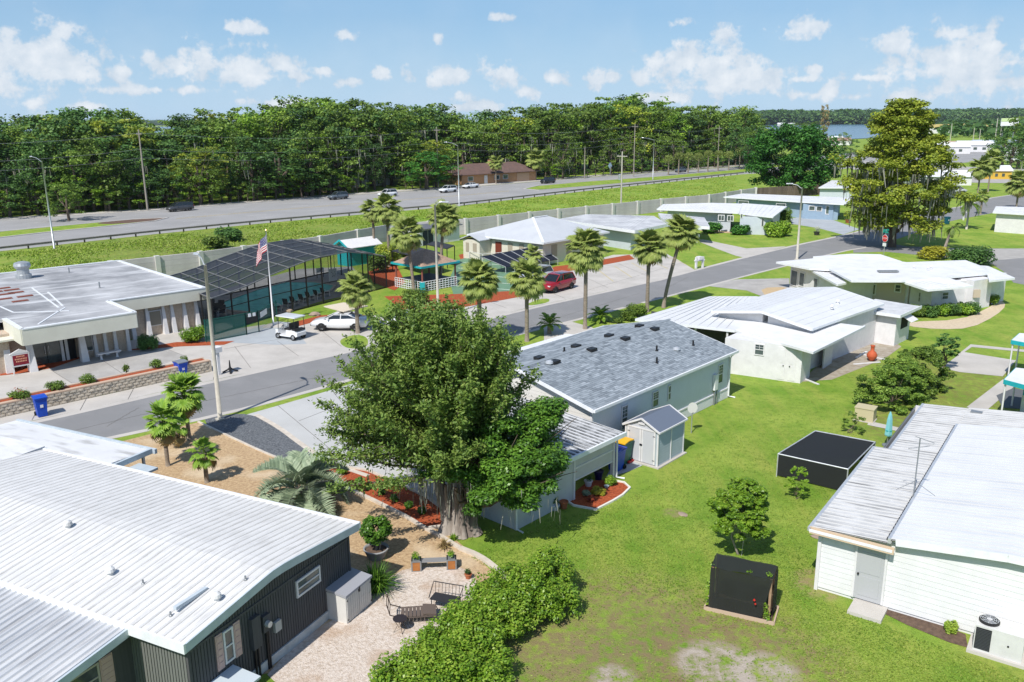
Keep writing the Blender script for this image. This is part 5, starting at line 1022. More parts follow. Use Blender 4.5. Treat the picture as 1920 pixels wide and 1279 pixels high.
for w in WS_:
    mb = MB()
    for (u0, z0), (u1, z1) in zip(PROF, PROF[1:]): mb.beam(cp(u0, w, z0 + .03), cp(u1, w, z1 + .03), .07, .09)
    mb.build('rafter', ALU, pc)
for u, z in PROF: MB().beam(cp(u, 0, z + .035), cp(u, DEP, z + .035), .05, .06).build('purlin', ALU, pc)
for k, (u, z) in enumerate(PROF):
    MB().beam(cp(u, 0, 0), cp(u, 0, z), .11, .09).build('post', BRZ, pc); MB().beam(cp(u, DEP, 0), cp(u, DEP, z), .09, .09).build('post', BRZ, pc)
for w in WS_[1:-1]:
    for u, z in (PROF[0], PROF[-1]): MB().beam(cp(u, w, 0), cp(u, w, z), .09, .09).build('post', BRZ, pc)
for w in (0, DEP):
    mb = MB()
    for (u0, z0), (u1, z1) in zip(PROF, PROF[1:]): mb.beam(cp(u0, w, 1.9), cp(u1, w, 1.9), .05, .06)
    for (u0, z0), (u1, z1) in zip(PROF, PROF[1:]): mb.beam(cp(u0, w, .08), cp(u1, w, .08), .05, .12)
    mb.build('rail', BRZ, pc, kind='stuff')
    for (u0, z0), (u1, z1) in zip(PROF, PROF[1:]):
        mb = MB(); mb.add([cp(u0, w, 0), cp(u1, w, 0), cp(u1, w, z1), cp(u0, w, z0)], [(0, 1, 2, 3)]); mb.build('wall_screen', SCRW, pc)
for u, z in (PROF[0], PROF[-1]):
    for w0, w1 in zip(WS_, WS_[1:]):
        mb = MB(); mb.add([cp(u, w0, 0), cp(u, w1, 0), cp(u, w1, z), cp(u, w0, z)], [(0, 1, 2, 3)]); mb.build('wall_screen', SCRW, pc)
ground('pool_deck', [(390, 640), (403, 628), (610, 563), (700, 545), (660, 500), (560, 505), (430, 540), (330, 565), (383, 600)], mat('pool_deck', (.30, .30, .29), .85, (.22, .22, .215), .5, pos=True), 0.024)
pw = mat('pool_water', (0.012, 0.30, 0.25), .3, (0.05, 0.50, 0.43), 1.2, spec=.12, pos=True, bump=.25, bscale=3)
ground('pool_water', [(398, 577), (421, 566), (480, 545), (536, 530), (590, 530), (628, 536), (620, 546), (545, 570), (479, 587), (430, 583)], pw, 0.05)
mb = strip(gp([(398, 577), (421, 566), (480, 545), (536, 530), (590, 530), (628, 536), (620, 546), (545, 570), (479, 587), (430, 583), (398, 577)]), .3, 0, .09, MB()); st('pool_coping', mb, CONC_D)
# patio chairs along the pool
CHW = mat('white_chair_frame', (.7, .7, .7), .5); CHD = mat('dark_chair_sling', (.05, .05, .055), .7)
def make_chair():
    t = Thing('patio_chair', 'white framed patio chair with dark sling', 'chair')
    MB().box(-.28, .28, -.3, .28, .38, .42).build('seat', CHD, t); MB().slab([(-.28, .26, .42), (.28, .26, .42), (.28, .42, .95), (-.28, .42, .95)], .03).build('backrest', CHD, t)
    for s_ in (-1, 1): MB().tube([(s_ * .3, -.32, 0), (s_ * .3, -.28, .62), (s_ * .3, .3, .62), (s_ * .3, .38, 0)], .022, 5).build('frame', CHW, t)
    return t
ch0 = make_chair(); spots = [(520, 590), (540, 584), (553, 580), (569, 575), (582, 571), (597, 567), (610, 563), (398, 588), (408, 596), (418, 600), (402, 604), (415, 590)]
for i, (px, py) in enumerate(spots):
    g = G(px, py - 6); az_ = (140 if i < 7 else 20) + (i * 37) % 40 - 20
    o7 = ('first', 'second', 'third', 'fourth', 'fifth', 'sixth', 'seventh'); lab = ('white framed sling chair, %s from the flagpole in the row beside the pool' % o7[i]) if i < 7 else ('white framed chair, %s of the cluster at the club end of the pool' % o7[i - 7])
    if i == 0: ch0.o.location = (g[0], g[1], .03); ch0.o.rotation_euler = (0, 0, R(az_)); ch0.o['label'] = lab; ch0.o['group'] = 'patio chairs by the pool'
    else: dup(ch0, (g[0], g[1], .03), az_, lab, 'patio chairs by the pool')
# green chain link fence with gate
GRN = mat('dark_green_metal', (0.008, 0.09, 0.07), .5); MESHG = screenmat('green_chain_link', (0.01, 0.10, 0.085), .42)
def chainfence(label, pts, h, solid=None):
    g = [G(*p) for p in pts]; t = Thing('chain_link_fence', label, 'fence', g[0][:2], 0.0)
    for p in g: q = t.L(p); MB().tube([(q[0], q[1], 0), (q[0], q[1], h + .06)], .045, 7).build('post', GRN, t)
    for a, b in zip(g, g[1:]):
        a, b = t.L(a), t.L(b); MB().tube([(a[0], a[1], h), (b[0], b[1], h)], .028, 6).build('top_rail', GRN, t); mb = MB(); mb.add([(a[0], a[1], .03), (b[0], b[1], .03), (b[0], b[1], h), (a[0], a[1], h)], [(0, 1, 2, 3)]); mb.build('mesh_panel', solid or MESHG, t)
    return t
chainfence('green chain link fence between the club corner and the pool gate', [(387, 642), (395, 641), (463, 628)], 1.75, screenmat('green_fence_slats', (0.008, 0.08, 0.065), .8))
gt = chainfence('green chain link gate with a dark panel at the pool entrance', [(463, 628), (486, 623)], 1.75); a, b = gt.L(G(463, 628)), gt.L(G(486, 623)); MB().beam((a[0], a[1], 1.15), (b[0], b[1], 1.15), .05, .5).build('dark_panel', BLACKM, gt)
sgm = mat('white_sign', (.72, .73, .73), .5)
for k in (.25, .62): x, y = a[0] + (b[0] - a[0]) * k, a[1] + (b[1] - a[1]) * k; MB().beam((x, y - .05, 1.55), (x + (b[0] - a[0]) * .22, y - .05 + (b[1] - a[1]) * .22, 1.55), .03, .28).build('notice', sgm, gt)
f2 = chainfence('green chain link fence with a white notice beside the flagpole', [(486, 623), (520, 602)], 1.75); a, b = f2.L(G(489, 621)), f2.L(G(503, 612.5)); MB().beam((a[0] + .1, a[1] - .08, 1.35), (b[0], b[1] - .08, 1.35), .03, .45).build('notice', sgm, f2)
# teal cabana
tcb = Thing('cabana', 'small teal cabana with white gable roof behind the pool', 'shed', G(655, 500)[:2], 48.0)
MB().box(0, 4.5, 0, 2.2, 0, 2.3).build('wall', TEAL, tcb)
mb = MB(); mb.add([(0, -0.02, 2.3), (0, 2.22, 2.3), (0, 1.1, 2.95), (4.5, -.02, 2.3), (4.5, 2.22, 2.3), (4.5, 1.1, 2.95)], [(0, 2, 1), (3, 4, 5)]); mb.build('gable', TEAL, tcb)
MB().slab([(-.4, -.4, 2.2), (4.8, -.4, 2.2), (4.8, 1.1, 3.05), (-.4, 1.1, 3.05)], .08).build('roof_panel', WHITE, tcb); MB().slab([(-.4, 2.6, 2.2), (-.4, 1.1, 3.05), (4.8, 1.1, 3.05), (4.8, 2.6, 2.2)], .08).build('roof_panel', WHITE, tcb)
mb = MB().beam((-.42, -.4, 2.2), (-.42, 1.1, 3.04), .06, .2).beam((-.42, 2.6, 2.2), (-.42, 1.1, 3.04), .06, .2); mb.build('gable_trim', TEAL, tcb)
# white notice boards inside the cage
for i, (px, py, h1, h0) in enumerate(((625, 522, 1.5, .2), (622, 500, 2.5, 1.8), (601, 513, 1.1, .6))):
    g = G(px, py + 8); t = Thing('notice_board', ['tall white rules board beside the pool', 'white banner with dark marks above the rules board', 'small white notice on the far side of the pool'][i], 'sign', g[:2], 50.0)
    MB().box(-.5, .5, -.03, .03, h0, h1).build('board', sgm, t); mb = MB(); rr = random.Random(i)
    for k in range(7): x = -.4 + rr.random() * .7; z = h0 + (h1 - h0) * (.15 + .7 * rr.random()); mb.box(x, x + .1, -.04, -.03, z, z + .06)
    mb.build('lettering', BLACKM, t, kind='stuff'); MB().box(-.45, -.4, 0, .04, 0, h0).box(.4, .45, 0, .04, 0, h0).build('post', BRZ, t, kind='stuff')
# ------------------------------------------------------------------ bar pavilion (brown hip roof, teal edge)
kz = 2.5; kc = [G(733, 493, kz), G(790, 502.5, kz), G(862, 491, kz)]; k3 = (kc[0][0] + kc[2][0] - kc[1][0], kc[0][1] + kc[2][1] - kc[1][1], kz)
kk = Thing('pavilion', 'brown hip-roofed open pavilion with teal trim and white lattice counter', 'pavilion', kc[1][:2], 0.0)
ring = [kk.L(p) for p in (kc[1], kc[2], k3, kc[0])]; apex = (sum(p[0] for p in ring) / 4, sum(p[1] for p in ring) / 4, 3.9)
BRS = mat('brown_shingle', (0.42, 0.29, 0.21), .9, (.28, .19, .14), 5, 6)
for i in range(4): MB().slab([ring[i], ring[(i + 1) % 4], apex], .08).build('roof_panel', BRS, kk)
for i in range(4): MB().beam(ring[i], ring[(i + 1) % 4], .08, .2).build('fascia', TEAL, kk)
def inn(p, k=.14): return (p[0] + (apex[0] - p[0]) * k, p[1] + (apex[1] - p[1]) * k)
for p in ring: q = inn(p); MB().tube([(q[0], q[1], 0), (q[0], q[1], 2.45)], .09, 8).build('post', mat('red_brown_post', (.25, .09, .07), .7), kk)
WLAT = mat('white_lattice', (.74, .76, .78), .6)
for i in (0, 3):
    a, b = inn(ring[i], .10), inn(ring[(i + 1) % 4], .10) if i == 0 else inn(ring[0], .10)
    if i == 3: a, b = inn(ring[3], .10), inn(ring[0], .10)
    mb = MB(); Lk = math.hypot(b[0] - a[0], b[1] - a[1]); n = int(Lk / .35)
    for k in range(n + 1): x, y = a[0] + (b[0] - a[0]) * k / n, a[1] + (b[1] - a[1]) * k / n; mb.tube([(x, y, 0), (x, y, 1.0)], .035, 4)
    for z in (.1, .32, .54, .76, 1.0): mb.tube([(a[0], a[1], z), (b[0], b[1], z)], .03, 4)
    mb.build('lattice', WLAT, kk, kind='stuff')
q = inn(ring[0], .08); MB().box(q[0] - .25, q[0] + .25, q[1] - .1, q[1] + .2, 0, 1.0).build('corner_panel', TEAL, kk)
a, b, c_, e_ = [inn(p, .2) for p in ring]; MB().prism([a, b, c_, e_], .85, .93).build('counter', mat('dark_counter', (.03, .035, .04), .5), kk)
# teal chaise / dark blue things beside it
# solar collector canopies
SOLM = mat('solar_collector', (0.014, 0.018, 0.030), .6)
so = Thing('solar_collector', 'row of black solar water heating panels beside the courts', 'solar panel', G(930, 515)[:2], 0.0)
L0, L1 = G(888, 499, 1.2), G(1025, 461.5, 2.6); M0, M1 = G(948, 513, .9), G(1052, 490, 1.2)
tl = [G(901, 481, 1.9), G(1010, 461, 1.9)]; bl_ = [G(948, 501, .7), G(1046, 486, .7)]
for k in range(6):
    f0, f1 = k / 6 + .006, (k + 1) / 6 - .006
    def mixp(A, B, f): return tuple(A[i] + (B[i] - A[i]) * f for i in range(3))
    q = [mixp(bl_[0], bl_[1], f0), mixp(bl_[0], bl_[1], f1), mixp(tl[0], tl[1], f1), mixp(tl[0], tl[1], f0)]; MB().slab([so.L(p) for p in q], .06).build('panel', SOLM, so)
mb = MB()
for k in range(7):
    f = k / 6; a, b = so.L(mixp(bl_[0], bl_[1], f)), so.L(mixp(tl[0], tl[1], f)); mb.beam((a[0], a[1], a[2] + .03), (b[0], b[1], b[2] + .03), .06, .05); mb.tube([(b[0], b[1], 0), (b[0], b[1], b[2])], .04, 5); mb.tube([(a[0], a[1], 0), (a[0], a[1], a[2])], .04, 5)
mb.build('frame', SILV, so, kind='stuff')
# dark canopies behind the pavilion
for i, (c, lab) in enumerate(((((735, 470), (790, 484), (830, 474), (770, 460)), 'black shade canopy over benches behind the pavilion'), (((800, 458), (838, 466), (852, 460), (815, 452)), 'smaller dark canopy near the white storage rooms'))):
    g = [G(*p, 2.3) for p in c]; t = Thing('shade_canopy', lab, 'canopy', g[0][:2], 0.0); MB().slab([t.L(p) for p in g], .1).build('canopy', mat('charcoal_canopy', (.035, .035, .04), .7), t)
    for p in g: q = t.L(p); MB().tube([(q[0], q[1], 0), (q[0], q[1], 2.25)], .06, 6).build('post', BLACKM, t)
stg = Thing('storage_room', 'pale grey storage room with dark doors against the concrete wall', 'shed', G(788, 462)[:2], 48.0); MB().box(0, 7.5, 0, 2.6, 0, 2.2).build('wall', WS, stg); MB().slab([(-.3, -.4, 2.3), (7.8, -.4, 2.3), (7.8, 2.9, 2.5), (-.3, 2.9, 2.5)], .1).build('roof', mat('slate_grey_roof', (.12, .125, .14), .7), stg)
for u in (.5, 1.5): MB().box(u, u + .9, -.05, 0, .02, 2.05).build('door', mat('navy_door', (.02, .03, .05), .5), stg)
MB().box(4.2, 5.2, -.05, 0, .02, 2.05).build('door', WHITE, stg)
# low white rail round the courts
rl = Thing('court_railing', 'white post and rail round the shuffleboard courts', 'railing', G(870, 488)[:2], 0.0); pr = [G(*p) for p in ((880, 486), (905, 492), (935, 489), (958, 484))]
for p in pr: q = rl.L(p); MB().tube([(q[0], q[1], 0), (q[0], q[1], 1.0)], .04, 6).build('post', WHITE, rl)
for a, b in zip(pr, pr[1:]): a, b = rl.L(a), rl.L(b); MB().tube([(a[0], a[1], .98), (b[0], b[1], .98)], .03, 5).build('rail', WHITE, rl)
# ------------------------------------------------------------------ long concrete wall by the highway
WTOP = [(-200, 548), (0, 515), (207, 490), (375, 472), (600, 443), (733, 420), (873, 410), (1047, 392), (1240, 373), (1330, 365), (1417, 352)]
def at_h(px, py, z): return G(px, py, z)
cw = [G(x, y, 2.35)[:2] for x, y in WTOP]
cwp = cw; CWM = mat('precast_concrete', (0.58, 0.54, 0.55), .9, (.48, .445, .455), .5, 6, rand=.06)
cwt = Thing('boundary_wall', 'long precast concrete wall with square pilasters below the highway', 'wall', cwp[4], 0.0)
d_ = 0; seg = []; 
for a, b in zip(cwp, cwp[1:]):
    L_ = math.hypot(b[0] - a[0], b[1] - a[1]); n = max(1, round(L_ / 6.1))
    for k in range(n): seg.append(((a[0] + (b[0] - a[0]) * k / n, a[1] + (b[1] - a[1]) * k / n), (a[0] + (b[0] - a[0]) * (k + 1) / n, a[1] + (b[1] - a[1]) * (k + 1) / n)))
PIL = MB().box(-.26, .26, -.26, .26, 0, 2.42).mesh('pilaster', mat('pale_pilaster', (.56, .55, .53), .85))
for a, b in seg:
    A, B = cwt.L(a), cwt.L(b); az_ = math.atan2(B[1] - A[1], B[0] - A[0]); link('pilaster', PIL, cwt, (A[0], A[1], 0), az_); L_ = math.hypot(B[0] - A[0], B[1] - A[1])
    for r_ in range(4):
        mb = MB(); mb.add([(0, -.07, .02), (L_, -.07, .02), (L_, -.07, .565), (0, -.07, .565), (0, .07, .0), (L_, .07, .0), (L_, .07, .585), (0, .07, .585), (0, -.045, 0), (L_, -.045, 0), (L_, -.045, .585), (0, -.045, .585)], [(0, 1, 2, 3), (8, 9, 1, 0), (3, 2, 10, 11), (11, 10, 6, 7), (5, 4, 7, 6)]); mb.build('wall_panel', CWM, cwt, loc=(A[0], A[1], r_ * .585), rz=az_)
b = cwt.L(cwp[-1]); link('pilaster', PIL, cwt, (b[0], b[1], 0), 0)
# wooden fence continuing it
fw = Thing('board_fence', 'weathered brown board fence under the dark green oak', 'fence', cwp[-1], 0.0); FWM = mat('weathered_board', (.20, .15, .12), .9, (.13, .10, .08), 6, rand=.2); e1 = G(1560, 345, 2.2)[:2]; e0 = cwp[-1]; n = int(math.hypot(e1[0] - e0[0], e1[1] - e0[1]) / .6); azf = math.atan2(e1[1] - e0[1], e1[0] - e0[0]); bm = MB().box(0, .56, -.02, .02, .05, 2.3).mesh('board', FWM)
for k in range(n): link('board', bm, fw, ((e1[0] - e0[0]) * k / n, (e1[1] - e0[1]) * k / n, 0), azf)
# ------------------------------------------------------------------ guard rail along the highway
gr_ = Thing('guard_rail', 'grey steel guard rail along the near side of the highway', 'guard rail', hn[2], 0.0); gpts = [hlerp(x, -.02) for x in range(-120, 1410, 15)]
res = [gpts[0]]
tot = 0
for a, b in zip(gpts, gpts[1:]):
    L_ = math.hypot(b[0] - a[0], b[1] - a[1]); 
    s_ = 3.8 - tot
    while s_ < L_: res.append((a[0] + (b[0] - a[0]) * s_ / L_, a[1] + (b[1] - a[1]) * s_ / L_)); s_ += 3.8
    tot = L_ - (s_ - 3.8)
GRD = mat('weathered_guard_rail', (0.16, 0.15, 0.14), .6, (.22, .21, .20), 3)
pm = MB().box(-.09, .09, -.08, .08, 0, .72).mesh('post', mat('dark_timber_post', (.10, .085, .07), .9)); rm = MB(); rm.add([(0, .10, .42), (3.8, .10, .42), (3.8, .02, .50), (0, .02, .50), (3.8, .10, .58), (0, .10, .58), (3.8, .02, .66), (0, .02, .66), (3.8, .10, .74), (0, .10, .74)], [(0, 1, 2, 3), (3, 2, 4, 5), (5, 4, 6, 7), (7, 6, 8, 9)]); rm = rm.mesh('rail', GRD)
for a, b in zip(res, res[1:]):
    A, B = gr_.L(a), gr_.L(b); az_ = math.atan2(B[1] - A[1], B[0] - A[0]); link('post', pm, gr_, (A[0], A[1], 0), az_); link('rail', rm, gr_, (A[0] + math.sin(az_) * .2, A[1] - math.cos(az_) * .2, 0), az_)
# ------------------------------------------------------------------ foliage tools
RG = np.random.RandomState(11)
def leaves(name, C, size, m, tint, up=0.4, aspect=0.5, out=None, parent=None, kind=None, fold=False):
    "one mesh of leaf-shaped faces at the points C (n x 3)"
    C = np.asarray(C, float); n = len(C); size = np.broadcast_to(np.asarray(size, float), (n,))
    nr = RG.normal(size=(n, 3)); nr[:, 2] = np.abs(nr[:, 2]) * (1 + up) + up
    if out is not None: nr = nr * .8 + out * 1.1
    nr /= np.linalg.norm(nr, axis=1)[:, None]
    t = np.cross(nr, RG.normal(size=(n, 3))); t /= np.linalg.norm(t, axis=1)[:, None] + 1e-9; b = np.cross(nr, t)
    L_ = (size * .5)[:, None]; Wd_ = (size * .5 * aspect)[:, None]
    V = np.stack([C - t * L_, C - b * Wd_ + t * L_ * .1, C + t * L_, C + b * Wd_ + t * L_ * .1], 1).reshape(-1, 3)
    return quadmesh(name, V, m, tint, parent, kind)
def quadmesh(name, V, m, tint, parent=None, kind=None, obj=True):
    n = len(V) // 4; me = bpy.data.meshes.new(name); me.vertices.add(4 * n); me.vertices.foreach_set('co', V.astype(np.float32).ravel())
    me.loops.add(4 * n); me.loops.foreach_set('vertex_index', np.arange(4 * n, dtype=np.int32)); me.polygons.add(n); me.polygons.foreach_set('loop_start', np.arange(0, 4 * n, 4, dtype=np.int32))
    try: me.polygons.foreach_set('loop_total', np.full(n, 4, dtype=np.int32))
    except Exception: pass
    me.materials.append(m); a = me.attributes.new('tint', 'FLOAT', 'FACE'); a.data.foreach_set('value', np.clip(tint, 0, 1).astype(np.float32)); me.update(calc_edges=True)
    return link(name, me, parent, kind=kind) if obj else me
def blob_pts(clumps, dens, rs=None, shell=.55, flat=1.0):
    "points in the shells of ellipsoid clumps (x, y, z, rx, ry, rz); returns points, outward vectors, tint offset"
    P_, O_, T_ = [], [], []
    for c in clumps:
        x, y, z, rx, ry, rz = c[:6]; n = int(dens * (rx * ry + ry * rz + rx * rz) / 3 * 4)
        if n < 3: continue
        d = RG.normal(size=(n, 3)); d /= np.linalg.norm(d, axis=1)[:, None]; r_ = (shell + (1.06 - shell) * RG.rand(n) ** .6)[:, None] * (1 + .10 * np.sin(d[:, :1] * 9 + x) * np.cos(d[:, 1:2] * 8 + y))
        P_.append(np.array([x, y, z]) + d * r_ * np.array([rx, ry, rz])); O_.append(d); T_.append(np.full(n, RG.normal(0, .13)))
    return np.concatenate(P_), np.concatenate(O_), np.concatenate(T_)
def crown_mesh(name, clumps, dens, size, m, tint=.5, tvar=.2, up=.5, aspect=.6, parent=None, shell=.55, kind=None):
    P_, O_, T_ = blob_pts(clumps, dens, shell=shell); n = len(P_)
    return leaves(name, P_, size * (.7 + .6 * RG.rand(n)), m, tint + T_ + RG.normal(0, tvar, n), up, aspect, O_, parent, kind)
def limb_mesh(mb, base, tips, r0, n=6, wob=.25, rnd=random):
    for t in tips:
        b = Vector(base); t = Vector(t); d = t - b; pts = [b + d * f + Vector((rnd.uniform(-wob, wob), rnd.uniform(-wob, wob), rnd.uniform(-wob, wob) * .5)) * (f * (1 - f) * 4 if 0 < f < 1 else 0) for f in (0, .25, .5, .75, 1)]
        mb.tube(pts, [r0, r0 * .75, r0 * .55, r0 * .35, r0 * .15], n)
# leaf palettes (real leaf colours)
LF_CEDAR = leafmat('cedar_needles', [(.075, .14, .026), (.15, .25, .044), (.235, .335, .064), (.32, .40, .10)], .28)
LF_GLOSS = leafmat('glossy_leaves', [(.035, .085, .012), (.07, .17, .02), (.125, .265, .03), (.19, .35, .045)], .25, .4)
LF_HEDGE = leafmat('hedge_leaves', [(.08, .17, .014), (.155, .30, .022), (.26, .42, .038), (.38, .50, .07)], .3, .4)
LF_OAK = leafmat('oak_leaves', [(.055, .105, .016), (.11, .195, .026), (.185, .285, .042), (.25, .345, .06)], .28, rand=.26)
LF_DARK = leafmat('dark_leaves', [(0.030, 0.076, 0.019), (0.063, 0.142, 0.030), (0.104, 0.209, 0.046), (0.162, 0.285, 0.065)], .25, rand=.28)
LF_CYP = leafmat('cypress_leaves', [(.14, .19, .022), (.24, .31, .032), (.35, .41, .042), (.44, .45, .06)], .32, rand=.2)
LF_DOAK = leafmat('deep_green_leaves', [(0.021, 0.083, 0.015), (0.042, 0.158, 0.021), (0.075, 0.225, 0.030), (0.112, 0.285, 0.042)], .22)
LF_PALM = leafmat('palm_fronds', [(.10, .14, .03), (.18, .25, .05), (.28, .34, .08), (.40, .42, .13)], .2)
LF_PALMB = leafmat('bright_palm_fronds', [(0.075, 0.163, 0.018), (0.150, 0.288, 0.030), (0.237, 0.388, 0.044), (0.362, 0.450, 0.069)], .25)
LF_SILV = leafmat('silver_fronds', [(0.150, 0.200, 0.125), (0.225, 0.294, 0.188), (0.312, 0.388, 0.250), (0.388, 0.450, 0.300)], .15)
LF_DRY = leafmat('dry_fronds', [(0.200, 0.130, 0.060), (0.300, 0.210, 0.090), (0.380, 0.300, 0.130), (0.420, 0.340, 0.160)], .2)
LF_YEL = leafmat('yellow_leaves', [(0.220, 0.230, 0.020), (0.360, 0.360, 0.030), (0.480, 0.460, 0.050), (0.550, 0.500, 0.070)], .3)
LF_MOSS = leafmat('moss_strands', [(0.150, 0.155, 0.125), (0.210, 0.215, 0.170), (0.280, 0.280, 0.225), (0.330, 0.330, 0.270)], .2, .9)
LF_RED = leafmat('red_leaves', [(0.200, 0.030, 0.020), (0.350, 0.060, 0.030), (0.450, 0.120, 0.050), (0.500, 0.200, 0.100)], .2)
def moss(name, P_, ln, w, parent, m=None):
    P_ = np.asarray(P_, float); n = len(P_); ln = ln * (.5 + RG.rand(n)); a = RG.rand(n) * math.pi; dx = np.stack([np.cos(a), np.sin(a), np.zeros(n)], 1) * (w * (.5 + RG.rand(n)))[:, None]
    dn = np.stack([RG.normal(0, .08, n), RG.normal(0, .08, n), -np.ones(n)], 1) * ln[:, None]
    V = np.stack([P_ - dx * .5, P_ + dx * .5, P_ + dx * .18 + dn, P_ - dx * .18 + dn], 1).reshape(-1, 3); return quadmesh(name, V, m or LF_MOSS, RG.rand(n), parent, 'stuff')
# ------------------------------------------------------------------ fan palms
def fan_frond(seed, blade=.82, stem=.80, nleaf=24, m=None, spread=240, droop=.5, w=.055):
    rr = random.Random(seed); V = []; tn = []; z0 = .12
    def q(a, b, c, d): V.extend([a, b, c, d])
    q((0, -.02, 0), (0, .02, 0), (stem, .018, z0), (stem, -.018, z0)); tn.append(.55)
    q((0, 0, -.02), (0, 0, .02), (stem, 0, z0 + .02), (stem, 0, z0 - .02)); tn.append(.55)
    for i in range(nleaf):
        a = R(-spread / 2 + spread * i / (nleaf - 1)); ln = blade * (.72 + .28 * math.cos(a * .8)) * (.9 + .2 * rr.random()); ca_, sa_ = math.cos(a), math.sin(a)
        px_, py_ = -sa_, ca_; t_ = .35 + .35 * rr.random(); up_ = .10 * abs(math.sin(a))
        b0 = (stem - .03, 0, z0); m1 = (stem + ca_ * ln * .55, sa_ * ln * .55, z0 + up_ - .02); e1 = (stem + ca_ * ln * (.9 - .1 * droop), sa_ * ln * (.9 - .1 * droop), z0 + up_ - droop * ln * (.40 + .3 * rr.random()))
        ww = w * (1 + .3 * rr.random())
        for s_ in (-1, 1):
            fz = -.035
            q((b0[0], b0[1], b0[2]), (b0[0] + px_ * .01 * s_, b0[1] + py_ * .01 * s_, b0[2]), (m1[0] + px_ * ww * s_, m1[1] + py_ * ww * s_, m1[2] + fz), m1); tn.append(t_)
            q(m1, (m1[0] + px_ * ww * s_, m1[1] + py_ * ww * s_, m1[2] + fz), (e1[0] + px_ * .012 * s_, e1[1] + py_ * .012 * s_, e1[2]), e1); tn.append(t_ + .1)
    return quadmesh('frond', np.array(V, float), m or LF_PALM, np.array(tn), obj=False)
FR = [fan_frond(k) for k in range(3)]; FRB = [fan_frond(10 + k, .62, .62, 17, LF_PALMB, 230, .35, .06) for k in range(3)]; FRD = [fan_frond(20 + k, .7, .8, 11, LF_DRY, 150, .9, .06) for k in range(2)]
def palm_trunk(mb, x0, x1, h, r, seed=0, boots=True):
    rr = random.Random(seed); n = 9; pts = []; rs = []
    for i in range(n): f = i / (n - 1); pts.append((x0[0] + (x1[0] - x0[0]) * f ** 1.3, x0[1] + (x1[1] - x0[1]) * f ** 1.3, h * f)); rs.append(r * (1.25 if i == 0 else .95 + .12 * rr.random()))
    mb.tube(pts, rs, 9)
    if boots:
        for k in range(14):
            a = rr.random() * 6.28; z = h - .15 - rr.random() * .7; x, y = x1; mb.beam((x + math.cos(a) * r * .8, y + math.sin(a) * r * .8, z), (x + math.cos(a) * r * 1.9, y + math.sin(a) * r * 1.9, z + .3), .06, .03)
def fan_palm(base, h, label, n=30, sc=1.0, lean=(0, 0), fronds=None, seed=0, dry=5, group=None, r=.16, name='cabbage_palm', extra=None):
    rr = random.Random(seed); t = Thing(name, label, 'palm tree', base[:2], rr.random() * 360, group); mb = MB(); lx = t.L((base[0] + lean[0], base[1] + lean[1])); palm_trunk(mb, (0, 0), lx, h, r, seed); mb.build('trunk', PALMTR, t, smooth=True)
    fr = fronds or FR
    n = int(n * 1.6); sc *= .93
    for i in range(n + dry):
        isdry = i >= n; f = (i + .5) / n if not isdry else 1
        el_ = (68 - 126 * f ** .9 + rr.uniform(-16, 16)) if not isdry else rr.uniform(-78, -50)
        me = rr.choice(FRD if isdry else fr); o = link('frond', me, t, (lx[0], lx[1], h - .05 + (.15 * (1 - f))))
        o.rotation_mode = 'XYZ'; o.rotation_euler = (R(rr.uniform(-18, 18)), -R(el_), R(i * 137.5 + rr.uniform(-12, 12))); s_ = sc * rr.uniform(.85, 1.12); o.scale = (s_, s_, s_)
    return t
def gpalm(px, py, ty, label, **k):
    h = HT(px, py, ty) ; g = G(px, py); return fan_palm(g, h, label, **k)
fan_palm(G(1097, 617), HT(1097, 617, 470), 'cabbage palm with pale flower stalks beside the street, left of the twin palms', n=38, sc=1.35, seed=1, lean=(.0, 0))
fan_palm(G(1213, 585), HT(1213, 585, 465), 'upright palm of the close pair at the far end of the blue house', n=32, sc=1.25, seed=2)
fan_palm(G(1244, 577), HT(1244, 577, 440), 'leaning palm of the close pair at the far end of the blue house', n=34, sc=1.25, lean=(1.5, .5), seed=3)
fan_palm(G(988, 640), HT(988, 640, 524), 'cabbage palm standing right behind the big cedar', n=36, sc=1.2, seed=4)
fan_palm(G(900, 642), HT(900, 642, 528), 'cabbage palm behind the crown of the big cedar, left of its neighbour', n=36, sc=1.25, seed=5)
fan_palm(G(671, 625), HT(671, 625, 545), 'short full palm beside the white sedan', n=34, sc=1.05, seed=6, dry=9)
fan_palm(G(703, 490), HT(703, 490, 395), 'thin tall palm, leftmost of the group by the pavilion', n=26, sc=1.15, seed=7)
fan_palm(G(730, 500), HT(730, 500, 392), 'tall palm second from left in the pavilion group', n=30, sc=1.35, seed=8)
fan_palm(G(776, 548), HT(776, 548, 440), 'palm with yellowing fronds in front of the pavilion roof', n=30, sc=1.35, lean=(-.5, .2), seed=9, dry=9)
fan_palm(G(826, 528), HT(826, 528, 410), 'tall palm beside the pale pole at the pavilion', n=32, sc=1.35, lean=(.5, 0), seed=10, dry=8)
fan_palm(G(1000, 520), HT(1000, 520, 478), 'small palm in the mulch before the solar panels', n=22, sc=.8, seed=12)
# bright palms by the street, lower left
def wp(px, py, ty, label, **k): return fan_palm(G(px, py), HT(px, py, ty), label, fronds=FRB, name='fan_palm', **k)
wp(315, 874, 790, 'leftmost of three bright green fan palms in the dry leaf bed', n=22, sc=.92, seed=21, dry=3, r=.10)
wp(355, 825, 738, 'tallest of three bright green fan palms, next to the concrete lamp pole', n=32, sc=1.1, seed=22, dry=4, r=.11)
wp(388, 905, 850, 'smallest of three bright green fan palms with a bulging trunk', n=12, sc=.75, seed=23, dry=2, r=.10)
wp(334, 838, 800, 'young fan palm between the taller ones', n=10, sc=.8, seed=24, dry=2, r=.09)
